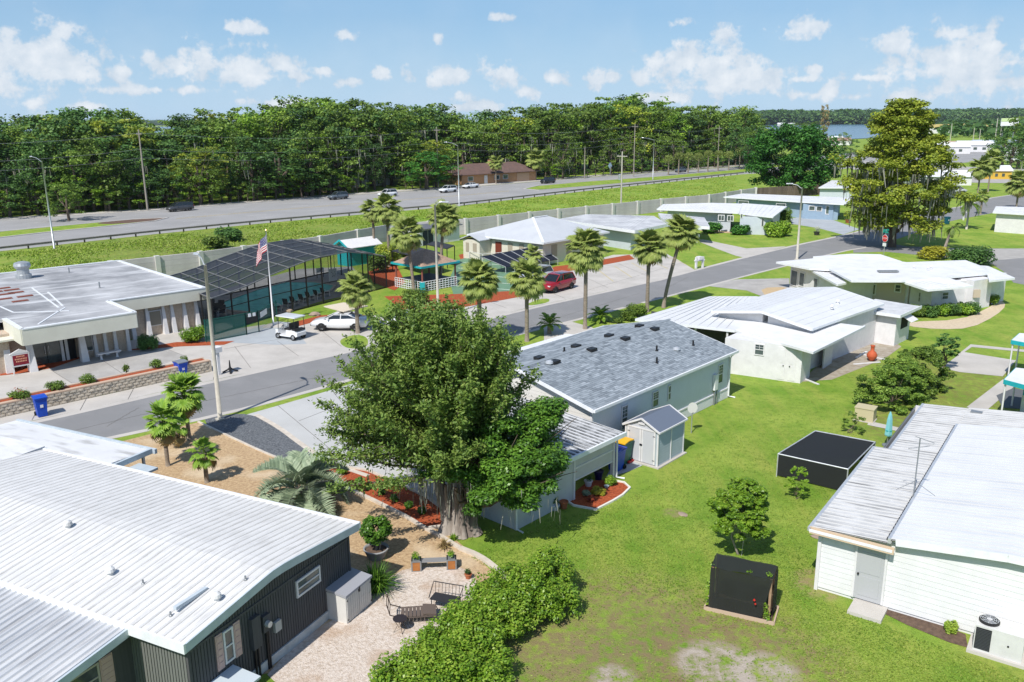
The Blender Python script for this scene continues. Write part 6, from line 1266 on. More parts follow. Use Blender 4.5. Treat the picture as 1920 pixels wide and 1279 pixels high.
# ------------------------------------------------------------------ feather palms
def feather(seed, L_=2.4, arch=1.0, nl=34, ll=.55, w=.03, m=None, vee=.5, up=1.0):
    rr = random.Random(seed); V = []; tn = []
    pts = [Vector((L_ * f * (1 - .22 * arch * f), 0, up * L_ * (.62 * f - .75 * arch * f * f))) for f in np.linspace(0, 1, 9)]
    for a, b in zip(pts, pts[1:]): V.extend([(a.x, -.022, a.z), (a.x, .022, a.z), (b.x, .018, b.z), (b.x, -.018, b.z)]); tn.append(.6)
    for i in range(nl):
        f = .14 + .86 * i / (nl - 1); k = min(7, int(f * 8)); p = pts[k].lerp(pts[k + 1], f * 8 - k) if k < 8 else pts[8]; ln = ll * (math.sin(math.pi * min(1, f * .85 + .12)) * .8 + .25) * rr.uniform(.85, 1.1)
        for s_ in (-1, 1):
            d = Vector((.55, s_ * .8, vee * rr.uniform(.7, 1.2))).normalized() * ln; e = p + d + Vector((0, 0, -.15 * ln)); mid = p + d * .55
            V.extend([(p.x - w, p.y, p.z), (p.x + w, p.y, p.z), (mid.x + w * 1.2, mid.y, mid.z), (mid.x - w * 1.2, mid.y, mid.z)]); V.extend([(mid.x - w * 1.2, mid.y, mid.z), (mid.x + w * 1.2, mid.y, mid.z), (e.x + .006, e.y, e.z), (e.x - .006, e.y, e.z)]); t_ = rr.random(); tn += [t_, t_ * .8 + .2]
    return quadmesh('frond', np.array(V, float), m, np.array(tn), obj=False)
FS = [feather(k, 2.5, 1.0, 40, .62, .028, LF_SILV) for k in range(3)]; FCY = [feather(k + 5, 1.3, .75, 26, .28, .022, LF_PALMB, .3) for k in range(2)]; FQ = [feather(k + 9, 2.6, 1.15, 34, .6, .035, LF_OAK, .1) for k in range(2)]
def feather_palm(base, h, fr, n, label, sc=1, seed=0, r=.25, lo=-10, hi=80, name='pindo_palm', trunk=None, lean=(0, 0)):
    rr = random.Random(seed); t = Thing(name, label, 'palm tree', base[:2], 0); mb = MB(); mb.tube([(0, 0, 0), (lean[0] * .4, lean[1] * .4, h * .5), (lean[0], lean[1], h)], [r * 1.2, r, r * .9], 10); mb.build('trunk', trunk or PALMTR, t, smooth=True)
    for i in range(n):
        f = (i + .5) / n; o = link('frond', rr.choice(fr), t, (lean[0], lean[1], h)); o.rotation_euler = (R(rr.uniform(-12, 12)), -R(hi - (hi - lo) * f + rr.uniform(-6, 6)) + R(30), R(i * 137.5)); s_ = sc * rr.uniform(.85, 1.1); o.scale = (s_, s_, s_)
    return t
feather_palm(G(570, 950), .75, FS, 26, 'silvery arching pindo palm beside the ribbed roof', 1.05, 3, .28, 0, 85)
feather_palm(G(1030, 626), .75, FCY, 26, 'sago palm on the near side of the street, left of the other', .95, 4, .17, 0, 80, 'sago_palm')
feather_palm(G(1126, 604), .45, FCY, 30, 'dense sago palm on the lawn right of the tall street palm', 1.0, 5, .17, -5, 80, 'sago_palm')
feather_palm(G(1812, 430), 4.0, FQ, 15, 'queen palm beside the white house at the right edge', 1.1, 6, .14, -25, 75, 'queen_palm', POLE)
feather_palm(G(1770, 470), 3.0, FQ, 8, 'sparse drooping palm by the side street', .7, 7, .16, -40, 60, 'queen_palm', BARKG, (.8, 0))
fan_palm(G(1838, 402), 3.2, 'short palm in the mulch circle beside the far street', n=16, sc=.9, seed=31)
fan_palm(G(1832, 372), 6.2, 'palm with broad crown before the highway at the far right, left one', n=24, sc=1.9, seed=32)
fan_palm(G(1852, 360), 6.8, 'palm with broad crown before the highway at the far right, right one', n=24, sc=2.0, seed=33)
fan_palm(G(1905, 392), 4.6, 'palm with drooping dry skirt at the right edge', n=26, sc=1.9, seed=34, dry=12)
fan_palm(G(930, 345), 5.5, 'palm in front of the orange house across the highway', n=22, sc=1.7, seed=35)
fan_palm(G(1005, 338), 5.6, 'yellowish palm clump right of the orange house', n=26, sc=2.3, seed=36, dry=8)
for i, x in enumerate((1253, 1272, 1290, 1309, 1327, 1346, 1366, 1386)):
    p = hlerp(x, .66); hgt = 4.6 + (i * 37 % 10) * .12
    t = Thing('cabbage_palm', 'small palm in the highway median row, %s from the left' % ('first', 'second', 'third', 'fourth', 'fifth', 'sixth', 'seventh', 'eighth')[i], 'palm tree', p, i * 50, 'palms in a row on the highway median'); MB().tube([(0, 0, 0), (0, 0, hgt)], [.22, .17], 7).build('trunk', PALMTR, t)
    if i == 0:
        V = []; C_ = []
        for k in range(900): a = RG.rand() * 6.28; b = RG.uniform(-.9, 1.3); rr_ = 1.7 * RG.rand() ** .4; C_.append((math.cos(a) * math.cos(b) * rr_, math.sin(a) * math.cos(b) * rr_, math.sin(b) * rr_ * .9))
        c0_ = leaves('crown', np.array(C_), .5, LF_PALM, RG.rand(900), .2, .22, None, t); c0_.location = (0, 0, hgt)
    else: c = link('crown', c0_.data, t, (0, 0, hgt), i * 1.3); c.scale = (.9 + .03 * (i % 4),) * 3
# ------------------------------------------------------------------ the big cedar
gb = G(857, 1000); cT = Thing('cedar_tree', 'huge spreading cedar with thick ribbed trunk hung with grey moss', 'tree', gb[:2], 0.0)
rr = random.Random(4); mb = MB()
stems = [((-.35, .1), (-1.1, .3), 4.6, .36), ((.1, -.15), (.1, .2), 5.2, .40), ((.45, .1), (1.1, .3), 4.4, .34), ((-.1, .4), (-.3, 1.3), 4.8, .32), ((.65, -.1), (1.7, -.4), 3.6, .26)]
for (b0, t0, h_, r_) in stems:
    mb.tube([(b0[0] * 1.25, b0[1] * 1.25, 0), (b0[0], b0[1], .5), (b0[0] + (t0[0] - b0[0]) * .3, b0[1] + (t0[1] - b0[1]) * .3, 1.6), (t0[0] * .8, t0[1] * .8, 3.0), (t0[0], t0[1], h_)], [r_ * 1.05, r_ * .78, r_ * .7, r_ * .62, r_ * .35], 10)
for k in range(9):
    a = rr.random() * 6.28; r0 = rr.uniform(.36, .55); mb.tube([(math.cos(a) * r0 * 1.25, math.sin(a) * r0, 0), (math.cos(a) * r0 * .9, math.sin(a) * r0 * .7, .8), (math.cos(a) * r0 * 1.0, math.sin(a) * r0 * .8, 2.2)], [.17, .12, .07], 6)
mb.build('trunk', BARKG, cT, smooth=True)
# limbs and feathery sprays
tips = []; mb = MB(); NB = 260; P_ = []; O_ = []; TT = []
def env(az_, el_):
    ex = 5.1 if math.cos(az_) < 0 else 3.9; return ex
k = 0
while k < NB:
    az_ = rr.random() * 2 * math.pi; s_ = rr.random() ** .8; el_ = R(-8 + 98 * rr.random())
    rh_ = (4.9 if math.cos(az_) < 0 else 4.1) * (1.0 if abs(math.sin(az_)) < .7 else .92); rv = 4.5
    L_ = rr.uniform(.72, 1.03); ce = math.cos(el_) ** .62; se = math.sin(el_); tip = Vector((math.cos(az_) * ce * rh_ * L_ - .55, math.sin(az_) * ce * rh_ * .9 * L_ + .3, 3.9 + se * rv * L_ * 1.24))
    if tip.x > .6 and tip.z < 4.0 and tip.y < 1.0: k += 1; continue
    b0 = Vector((rr.uniform(-.7, .7), rr.uniform(-.3, .7), rr.uniform(2.6, 4.4))); mid = b0.lerp(tip, .5) + Vector((0, 0, -.25)); pts = [b0, b0.lerp(mid, .5) + Vector((0, 0, -.05)), mid, mid.lerp(tip, .55) + Vector((0, 0, .05)), tip]
    mb.tube(pts, [.085, .065, .045, .028, .008], 5)
    ln = (tip - b0).length
    for j in range(int(15 * ln)):
        f = .30 + .72 * rr.random() ** .75; q = b0.lerp(tip, min(f, 1)) + Vector((0, 0, -.25 * (1 - abs(2 * min(f, 1) - 1))))
        dr = (tip - b0).normalized(); sd = Vector((rr.gauss(0, 1), rr.gauss(0, 1), rr.gauss(.25, .7))).normalized(); tw = .50 * (1.25 - f * .6); c2 = dr * .45 + sd * .75
        nn = 8; tt = rr.gauss(0, .12)
        if q.z < 3.05 and -1.7 < q.x < 1.0 and q.y < .8: continue
        for i in range(nn):
            g = (i + .5) / nn; p = q + c2 * (tw * g * 1.25) + Vector((rr.gauss(0, .065), rr.gauss(0, .065), rr.gauss(0, .065))); P_.append(p); TT.append(.46 + tt + rr.gauss(0, .2))
    k += 1
mb.build('limb', BARK, cT, kind='stuff'); P_ = np.array(P_); print('cedar leaves', len(P_))
leaves('foliage', P_, .165 * (.7 + .6 * RG.rand(len(P_))), LF_CEDAR, np.array(TT), .3, .42, None, cT)
mp = [(rr.uniform(-1.4, 1.4), rr.uniform(-.9, .2), rr.uniform(1.8, 3.3)) for _ in range(90)]; moss('moss', mp, .9, .07, cT)
mp = [(rr.uniform(-3.6, 3.0), rr.uniform(-2.5, 0), rr.uniform(2.6, 3.3)) for _ in range(110)]; moss('moss', mp, .45, .03, cT)
# glossy tree in front of its right side
g2 = G(905, 985); gT = Thing('glossy_tree', 'glossy bright green tree grown into the right side of the cedar', 'tree', (gb[0] + 1.0, gb[1] - .3), 0.0)
rr = random.Random(8); cl = []
for (x, y, z, r_) in [(-.2, -.9, 3.6, 1.0), (.9, -1.1, 3.2, 1.1), (2.0, -1.0, 3.0, 1.1), (2.9, -.6, 3.3, 1.0), (1.4, -.4, 4.1, 1.2), (2.5, 0, 4.3, 1.1), (3.2, .1, 4.5, .9), (.3, .2, 4.6, .9), (1.1, -1.5, 2.4, .9), (2.2, -1.4, 2.3, .8), (3.0, -.9, 2.3, .7), (-.5, -1.2, 2.8, .7), (.3, -1.5, 2.1, .7), (3.7, .3, 4.9, .5), (1.7, -1.8, 2.9, .7), (-1.3, -.9, 3.1, .6), (3.4, -.2, 3.0, .7)]:
    for k in range(13):
        d = Vector((rr.gauss(0, 1), rr.gauss(0, 1), rr.gauss(0, .8))).normalized() * r_ * rr.uniform(.55, .95); q = .22 + .20 * rr.random(); cl.append((x + d.x, y + d.y, z + d.z, q * 1.25, q * 1.2, q * .8))
o = crown_mesh('foliage', [(c[0] * .9 - .45, c[1] + .2, c[2] + .42, c[3], c[4], c[5]) for c in cl if not (c[0] < .2 and c[2] < 2.6)], 520, .135, LF_GLOSS, .52, .2, .9, .62, gT, .5); print('gloss', len(o.data.polygons))
mb = MB(); limb_mesh(mb, (-.4, .2, 1.2), [(c[0], c[1], c[2]) for c in cl[::9]], .07, 5, .2, rr); mb.tube([(-.2, .1, 0), (-.4, .2, 1.3)], [.13, .09], 7); mb.build('trunk', BARK, gT)
moss('moss', [(rr.uniform(-.8, 3.2), rr.uniform(-2.0, -.8), rr.uniform(1.7, 2.4)) for _ in range(34)], .42, .03, gT)
# ------------------------------------------------------------------ broad trees by clump
def clump_tree(name, base, h, wid, label, m, leaf, dens=26, seed=0, n=26, low=.28, trunk_r=.3, flat=.62, mossn=0, group=None, trunk=BARK, sub=6, tint=.5, shape='dome', cat='tree', gap=.0):
    rr = random.Random(seed); t = Thing(name, label, cat, base[:2], 0.0, group); cl = []; hc = h * (1 - low); big = []
    for k in range(n):
        f = (k + .5) / n; zz = low * h + hc * f
        rad = wid / 2 * (math.sqrt(max(0, 1 - ((f - .38) / .66) ** 2)) if shape == 'dome' else min(1, .55 + f * 1.8) * (1 - f) ** .45 * (1.05 if f < .7 else .85) * rr.uniform(.72, 1.18))
        a = k * 2.4 + rr.uniform(-.4, .4); r_ = rad * (.35 + .65 * rr.random() ** .5); q = wid * .105 * rr.uniform(.75, 1.25) * (.8 if shape == 'cone' else 1); big.append((math.cos(a) * r_, math.sin(a) * r_, zz, q))
    for x, y, z, q in big:
        for j in range(sub):
            d = Vector((rr.gauss(0, 1), rr.gauss(0, 1), rr.gauss(0, .6))).normalized() * q * rr.uniform(.5, 1.15); s_ = q * rr.uniform(.35, .62); cl.append((x + d.x, y + d.y, z + d.z * flat, s_ * 1.25, s_ * 1.25, s_ * flat))
    crown_mesh('crown', cl, dens, leaf, m, tint, .18, .9, .65, t, .45)
    mb = MB(); mb.tube([(0, 0, 0), (rr.uniform(-.3, .3), 0, h * low * .7), (rr.uniform(-.5, .5), .1, h * .55)], [trunk_r * 1.3, trunk_r, trunk_r * .5], 8); limb_mesh(mb, (0, 0, h * low * .6), [(x, y, z) for x, y, z, q in big[1::2 if n < 60 else 7]], trunk_r * .35, 5, h * .03, rr); mb.build('trunk', trunk, t)
    if mossn:
        mp = []
        for _ in range(mossn): x, y, z, q = rr.choice([b for b in big if b[2] < h * .62]); mp.append((x + rr.uniform(-q, q), y + rr.uniform(-q, q), z - q * .3))
        moss('moss', mp, h * .085, h * .012, t)
    return t
gcy = G(1672, 463)
clump_tree('bald_cypress', gcy, HT(1672, 463, 192), 15.2, 'great yellow green cypress hung with moss at the street corner', LF_CYP, .36, 34, 5, 120, .15, .45, .55, 520, sub=9, shape='cone')
go = G(1478, 362); clump_tree('oak_tree', go, HT(1478, 362, 240), 19, 'dense deep green oak at the end of the concrete wall', LF_DOAK, .55, 16, 6, 50, .14, .5, .8, sub=8)
gl = G(1384, 1040); lt = clump_tree('lawn_tree', gl, HT(1384, 1040, 905), 2.15, 'small round leafy tree with forked stem in the middle of the lawn', LF_HEDGE, .10, 1900, 7, 44, .34, .035, .85, trunk=BARKG, sub=7, tint=.45)
MB().tube([(.16, .05, 0), (.2, .06, 1.35)], .012, 6).tube([(.1, -.1, 0), (.22, -.02, 1.3)], .012, 6).build('stake', POLE, lt, kind='stuff')
clump_tree('sapling', G(1492, 936), 1.55, .95, 'thin sapling beside the low black mesh shelter', LF_HEDGE, .09, 1700, 8, 18, .2, .02, .85, sub=5, tint=.5)
clump_tree('small_tree', G(1372 + 398, 690), HT(1770, 690, 630), 2.0, 'small dark tree at the corner of the garden path', LF_DARK, .12, 900, 9, 20, .42, .07, .6, sub=6)
for (px, py, tp, w_, lab, sd) in ((1672, 762, 690, 3.6, 'front bush of the dark green clump beyond the white roof', 11), (1722, 735, 655, 3.4, 'rear bush of the dark green clump beyond the white roof', 12), (1694, 742, 672, 3.0, 'middle bush of the dark green clump beyond the white roof', 13)):
    clump_tree('bush', G(px, py), HT(px, py, tp), w_, lab, LF_OAK, .13, 560, sd, 26, .08, .06, .8, sub=6, cat='bush')
clump_tree('shrub', G(1597, 812), 1.2, 1.3, 'loose shrub with orange blooms near the utility box', LF_OAK, .11, 700, 14, 8, .1, .03, .8, sub=5, cat='bush')
rr = random.Random(6); tt_ = Thing('topiary_tree', 'ball-clipped tree in a large grey pot by the dark house', 'tree', G(706, 1046)[:2], 0)
hb = HT(706, 1046, 992); cl = []
for k in range(70):
    d = Vector((rr.gauss(0, 1), rr.gauss(0, 1), rr.gauss(0, 1))).normalized() * rr.uniform(.35, .50); cl.append((d.x, d.y, hb + d.z * .92, .17, .17, .15))
crown_mesh('foliage', cl, 900, .10, LF_GLOSS, .45, .22, .6, .7, tt_, .3); MB().tube([(0, 0, .3), (.04, 0, .8), (-.02, 0, hb)], [.05, .04, .03], 7).tube([(.12, 0, .3), (.2, 0, .7), (.12, 0, hb)], [.035, .03, .02], 6).build('trunk', BARKG, tt_)
pot = Thing('flower_pot', 'large round grey pot under the ball-clipped tree', 'pot', G(706, 1046)[:2], 0); GPOT = mat('grey_pot', (.36, .36, .36), .7, (.28, .28, .28), 4)
MB().lathe([(.30, 0), (.38, .15), (.46, .36), (.50, .40), (.50, .44), (.44, .44), (.42, .36)], 22, cap=False).build('pot_body', GPOT, pot, smooth=True); MB().lathe([(0, .36), (.43, .36)], 22, cap=False).build('soil', SOIL, pot)
# strap-leaved grass by the storage box
def tuft(name, base, label, n, L_, m, seed, w=.02, cat='plant', up=1.3, group=None):
    rr = random.Random(seed); t = Thing(name, label, cat, base[:2], 0, group); V = []; tn = []
    for i in range(n):
        a = rr.random() * 6.28; e = rr.uniform(.35, 1.25) * up; d = Vector((math.cos(a) * math.cos(e), math.sin(a) * math.cos(e), math.sin(e))); ln = L_ * rr.uniform(.6, 1.1); p0 = Vector((rr.uniform(-.08, .08), rr.uniform(-.08, .08), 0)) * L_ * 2; p1 = p0 + d * ln * .6; p2 = p1 + Vector((d.x, d.y, d.z - .75)).normalized() * ln * .45; s_ = Vector((-math.sin(a), math.cos(a), 0)) * w
        V += [tuple(p0 - s_), tuple(p0 + s_), tuple(p1 + s_), tuple(p1 - s_), tuple(p1 - s_), tuple(p1 + s_), tuple(p2 + s_ * .1), tuple(p2 - s_ * .1)]; q = rr.random(); tn += [q, q]
    quadmesh('blades', np.array(V, float), m, np.array(tn), t); return t
tuft('ornamental_grass', G(706, 1108), 'fountain of green strap leaves behind the white storage box', 330, 1.15, LF_GLOSS, 3, .018)
tuft('bromeliad', G(832, 1028), 'orange and green spiky bromeliad at the foot of the cedar', 70, .45, LF_DRY, 4, .02)
tuft('bromeliad', G(850, 1014), 'small green spiky plant at the foot of the cedar', 50, .32, LF_HEDGE, 5, .02)
# the big hedge at the bottom
hg_ = Thing('hedge', 'big loose yellow green hedge running out of the bottom edge', 'hedge', G(860, 1230)[:2], 0); rr = random.Random(12); cl = []
line = [(980, 1165, 1.9), (940, 1200, 1.8), (880, 1250, 1.7), (835, 1290, 1.6), (1035, 1118, 2.05), (1000, 1140, 2.0), (955, 1150, 2.0), (910, 1175, 1.8), (870, 1212, 1.7), (830, 1245, 1.6), (790, 1285, 1.6), (900, 1250, 1.6), (960, 1190, 1.7), (1010, 1165, 1.6), (860, 1290, 1.5), (740, 1310, 1.4), (800, 1330, 1.4), (1045, 1150, 1.3), (920, 1290, 1.2)]
for (px, py, h_) in line:
    g = hg_.L(G(px, py)); 
    for k in range(44):
        a = rr.random() * 6.28; r_ = .78 * rr.random() ** .5; z = h_ * rr.uniform(.25, .84); k_ = 1 - .35 * (z / h_); cl.append((g[0] + math.cos(a) * r_ * k_, g[1] + math.sin(a) * r_ * k_, z, .27, .27, .25))
o = crown_mesh('foliage', cl, 330, .10, LF_HEDGE, .52, .22, .8, .62, hg_, .45); print('hedge', len(o.data.polygons))
mb = MB()
for (px, py, h_) in line: g = hg_.L(G(px, py)); mb.tube([(g[0], g[1], 0), (g[0] + rr.uniform(-.2, .2), g[1], h_ * .7)], [.05, .02], 5)
mb.build('stem', BARK, hg_, kind='stuff')
# clipped bushes
def bush(px, py, w_, h_, label, m=LF_GLOSS, leaf=.10, dens=150, seed=0, cat='bush', group=None, tint=.5, name='bush'):
    rr = random.Random(seed); t = Thing(name, label, cat, G(px, py)[:2], 0, group); cl = []
    for k in range(22): a = rr.random() * 6.28; r_ = w_ * .34 * rr.random() ** .5; cl.append((math.cos(a) * r_, math.sin(a) * r_, h_ * rr.uniform(.30, .72), w_ * .2, w_ * .2, h_ * .28))
    crown_mesh('foliage', cl, dens * 2.6, leaf * 1.1, m, tint, .18, .9, .7, t, .5); MB().tube([(0, 0, 0), (0, 0, h_ * .5)], [.05, .03], 5).build('stem', BARK, t); return t
bush(365, 640, 2.1, 1.25, 'round clipped bush at the club house corner', LF_HEDGE, .10, 170, 1, tint=.35); bush(277, 656, 1.7, 1.2, 'darker round bush left of the club house corner bush', LF_DARK, .10, 170, 2)
bush(1332, 437, 3.4, 1.7, 'clipped green bush, left of three before the white house', LF_DOAK, .25, 40, 3); bush(1387, 440, 3.0, 1.6, 'clipped green bush, middle of three before the white house', LF_DOAK, .25, 40, 4); bush(1453, 443, 4.4, 2.3, 'larger yellow green bush, right of three before the white house', LF_HEDGE, .25, 34, 5, tint=.6); bush(1466, 420, 4.0, 2.6, 'feathery shrub behind the larger clipped bush', LF_OAK, .3, 24, 6)
for i, (px, py, w_, m_, l_) in enumerate(((1719, 594, 1.5, LF_OAK, 'first clipped hedge plant by the tool shed'), (1741, 594, 1.7, LF_DARK, 'dark clipped hedge plant, second in the row'), (1764, 592, 1.7, LF_HEDGE, 'bright clipped hedge plant, third in the row'), (1785, 592, 1.6, LF_DARK, 'reddish dark clipped hedge plant, fourth in the row'), (1806, 590, 1.7, LF_HEDGE, 'bright clipped hedge plant, fifth in the row'), (1823, 589, 1.6, LF_DARK, 'dark clipped hedge plant at the end of the row'), (1857, 572, 1.5, LF_HEDGE, 'single round bush by the white wall corner'))): bush(px, py, w_, 1.1, l_, m_, .12, 110, 30 + i, 'bush', 'hedge plants along the white house')
bush(1752, 486, 3.8, 1.6, 'yellow leaved shrub beside the side street', LF_YEL, .22, 40, 40); bush(1815, 496, 5.6, 2.3, 'broad dark green shrub beside the side street', LF_DARK, .22, 40, 41)
for i, (px, py, w_, h_, l_) in enumerate(((1176, 601, 1.6, 1.0, 'leafy shrub left of the twin palms'), (1195, 594, 1.9, 1.2, 'leafy shrub at the foot of the twin palms'), (1160, 606, .9, .5, 'low shrub on the street lawn'))): bush(px, py, w_, h_, l_, LF_OAK, .12, 90, 50 + i)
for i, (px, py, l_) in enumerate(((40, 747, 'rose bush with red blooms on the retaining wall, leftmost'), (104, 731, 'straggly shrub second on the retaining wall'), (165, 718, 'rounded shrub third on the retaining wall'), (237, 699, 'tiny shrub fourth on the retaining wall'), (292, 690, 'spreading shrub fifth on the retaining wall'), (345, 682, 'sparse shrub at the end of the retaining wall'))):
    t = bush(px, py, [1.3, 1.3, 1.1, .5, 1.0, .6][i], .6, l_, LF_OAK, .085, 130, 60 + i, 'bush', 'shrubs on the retaining wall'); p = rwl.L(t.o.location[:2]); q = rwl.Wd((p[0], -.62)); g = G(px, py, .75); t.o.location = (g[0], g[1], .74)
    if i == 0: leaves('bloom', [(RG.uniform(-.4, .4), RG.uniform(-.3, .3), RG.uniform(.4, .65)) for _ in range(30)], .09, LF_RED, RG.rand(30), .5, .9, None, t)
for i, (px, py) in enumerate(((673, 908), (692, 918), (716, 928), (740, 941), (766, 953), (791, 964))):
    bush(px, py, .36, .36, ['leafy young shrub in the red mulch, %s' % s for s in ('first from the silvery palm', 'second from the silvery palm', 'third from the silvery palm', 'third from the cedar trunk', 'second from the cedar trunk', 'nearest to the cedar trunk')][i], LF_GLOSS, .07, 900, 70 + i, 'shrub', 'young shrubs in the red mulch bed', name='young_shrub')
bush(640, 890, .6, .35, 'low green plant at the head of the red mulch bed', LF_HEDGE, .07, 500, 80); bush(1782, 1186, .42, .42, 'yellow green shrub in the bed along the white wall', LF_HEDGE, .06, 900, 81, tint=.8)
bush(1122, 928, .7, .35, 'yellow green hosta clump in the small mulch bed', LF_YEL, .09, 500, 82); bush(1146, 910, .6, .5, 'green vine clump at the corner of the small mulch bed', LF_HEDGE, .07, 600, 83); bush(1108, 940, .4, .3, 'red leaved plant in the small mulch bed', LF_RED, .06, 700, 84); bush(1100, 930, .4, .3, 'blue green rosette in the small mulch bed', LF_SILV, .08, 500, 85)
bush(1388, 696, 1.0, .8, 'shrub at the corner between the blue house and the white house', LF_OAK, .09, 200, 86)
bush(730, 498, 3.2, 2.6, 'yellow green croton clump left of the pavilion', LF_CYP, .2, 50, 87); bush(765, 488, 2.6, 2.2, 'croton clump behind the pavilion', LF_CYP, .2, 50, 88); bush(712, 512, 2.6, 2.4, 'sprawling shrub beside the pool cage', LF_OAK, .2, 50, 89)
bush(780, 570, 2.6, 1.5, 'green shrubs under the pavilion palm', LF_OAK, .14, 90, 90); bush(1015, 512, 2.0, 1.0, 'dark red shrub by the red car', LF_DARK, .14, 90, 91); bush(430, 452, 4.0, 2.0, 'dark shrub on the grass bank behind the pool cage', LF_DARK, .3, 26, 92); bush(405, 466, 3.6, 1.8, 'second dark shrub on the grass bank', LF_OAK, .3, 26, 93)
# ------------------------------------------------------------------ the wood across the highway
def forest_proto(kind, seed):
    rr = random.Random(seed); cl = []; big = []; h = 1.0
    n = {'tiered': 26, 'dome': 22, 'low': 14}[kind]
    for k in range(n):
        f = (k + .5) / n; z = .22 + .74 * f; a = k * 2.4 + rr.uniform(-.5, .5)
        rad = {'tiered': .33 * (1 - .5 * max(0, f - .5) * 1.4), 'dome': .36 * math.sqrt(max(.05, 1 - ((f - .4) / .66) ** 2)), 'low': .5 * math.sqrt(max(.05, 1 - ((f - .3) / .75) ** 2))}[kind]
        r_ = rad * (.3 + .7 * rr.random() ** .5); big.append((math.cos(a) * r_, math.sin(a) * r_, z, .085 * rr.uniform(.8, 1.3)))
    fl = {'tiered': .42, 'dome': .75, 'low': .8}[kind]
    for x, y, z, q in big:
        for j in range(6):
            d = Vector((rr.gauss(0, 1), rr.gauss(0, 1), rr.gauss(0, .5))).normalized() * q * rr.uniform(.4, 1.2); s_ = q * rr.uniform(.4, .7); cl.append((x + d.x, y + d.y, z + d.z * fl, s_ * 1.3, s_ * 1.3, s_ * fl))
    return cl, big
FP = {}
def forest_tree(name, kind, base, h, label, m, seed, wid=1.0, group='trees of the wood across the highway', mossy=False):
    key = (kind, m.name, mossy)
    if key not in FP:
        FP[key] = []
        for v in range(3):
            cl, big = forest_proto(kind, v * 7 + 1); cl2 = [tuple(c * 18 for c in q) for q in cl]
            P_, O_, T_ = blob_pts(cl2, 5.6, shell=.4); n = len(P_); o = leaves('crown', P_, .66 * (.6 + .7 * RG.rand(n)), m, .5 + T_ + RG.normal(0, .18, n), .9, .7, O_); cm = o.data; bpy.data.objects.remove(o)
            mb = MB(); mb.tube([(0, 0, 0), (.2, .1, 6), (0, .2, 12)], [.5, .4, .2], 7); limb_mesh(mb, (.1, 0, 5), [(x * 18, y * 18, z * 18) for x, y, z, q in big[::3]], .2, 4, .6, random.Random(v)); tm = mb.mesh('trunk', BARK)
            mm = None
            if mossy: r2 = random.Random(v); mo = moss('moss', [((b[0] + r2.uniform(-.07, .07)) * 18, (b[1] + r2.uniform(-.07, .07)) * 18, (b[2] - .02) * 18) for b in big if b[2] < .75 for _ in range(5)], 1.9, .26, None); mm = mo.data; bpy.data.objects.remove(mo)
            FP[key].append((cm, tm, mm))
    cm, tm, mm = FP[key][seed % 3]; t = Thing(name, label, 'tree', base[:2], (seed * 73) % 360, group); s_ = h / 17.6
    for nm, me in (('crown', cm), ('trunk', tm), ('moss', mm)):
        if me is not None: o = link(nm, me, t, kind='stuff' if nm == 'moss' else None); o.scale = (s_ * wid, s_ * wid, s_)
    return t
def farpt(px, dist_beyond):
    a = hlerp(px, 1.0); q = ray(px, 300); d = Vector((q[0], q[1])).normalized(); return (a[0] + d.x * dist_beyond, a[1] + d.y * dist_beyond)
SKY = [(-80, 215), (0, 228), (60, 218), (110, 214), (150, 201), (215, 205), (265, 207), (292, 236), (325, 238), (345, 214), (400, 212), (440, 200), (480, 203), (520, 197), (560, 190), (610, 176), (650, 186), (700, 190), (760, 188), (800, 190), (840, 208), (868, 219), (900, 209), (950, 204), (990, 200), (1020, 196), (1060, 192), (1120, 182), (1190, 178), (1230, 190), (1290, 196), (1340, 198), (1375, 190), (1396, 200), (1420, 226)]
def sky_y(px): return np.interp(px, [a for a, _ in SKY], [b for _, b in SKY])
def height_to(pt, qy):
    lo, hi = 1, 60
    for _ in range(30):
        m_ = (lo + hi) / 2
        if PROJ(pt[0], pt[1], m_)[1] > qy: lo = m_
        else: hi = m_
    return lo
rr = random.Random(33); cnt = 0
ZN = [(30, 'at the left edge'), (95, 'above the left lamp post'), (160, 'right of the left lamp post'), (235, 'left of the wooden pole'), (300, 'behind the wooden pole'), (370, 'above the minivan'), (440, 'right of the minivan'), (520, 'above the pool cage'), (590, 'left of the blue car'), (660, 'above the blue car'), (730, 'above the palm group'), (800, 'left of the pavilion lamp pole'), (860, 'left of the highway lamp post'), (920, 'above the orange house'), (990, 'right of the orange house roof'), (1050, 'above the black car'), (1110, 'left of the diamond sign'), (1170, 'right of the diamond sign'), (1230, 'by the right lamp post'), (1290, 'above the first median palms'), (1350, 'above the middle median palms'), (1600, 'behind the last median palms')]
def zone(px): return next(b for a, b in ZN if px < a)
MT = [(LF_OAK, 'tiered', True, 'mossy tiered cypress'), (LF_OAK, 'dome', False, 'rounded green tree'), (LF_DARK, 'dome', True, 'dark live oak'), (LF_CYP, 'tiered', False, 'yellow green cypress'), (LF_HEDGE, 'dome', False, 'light green tree')]
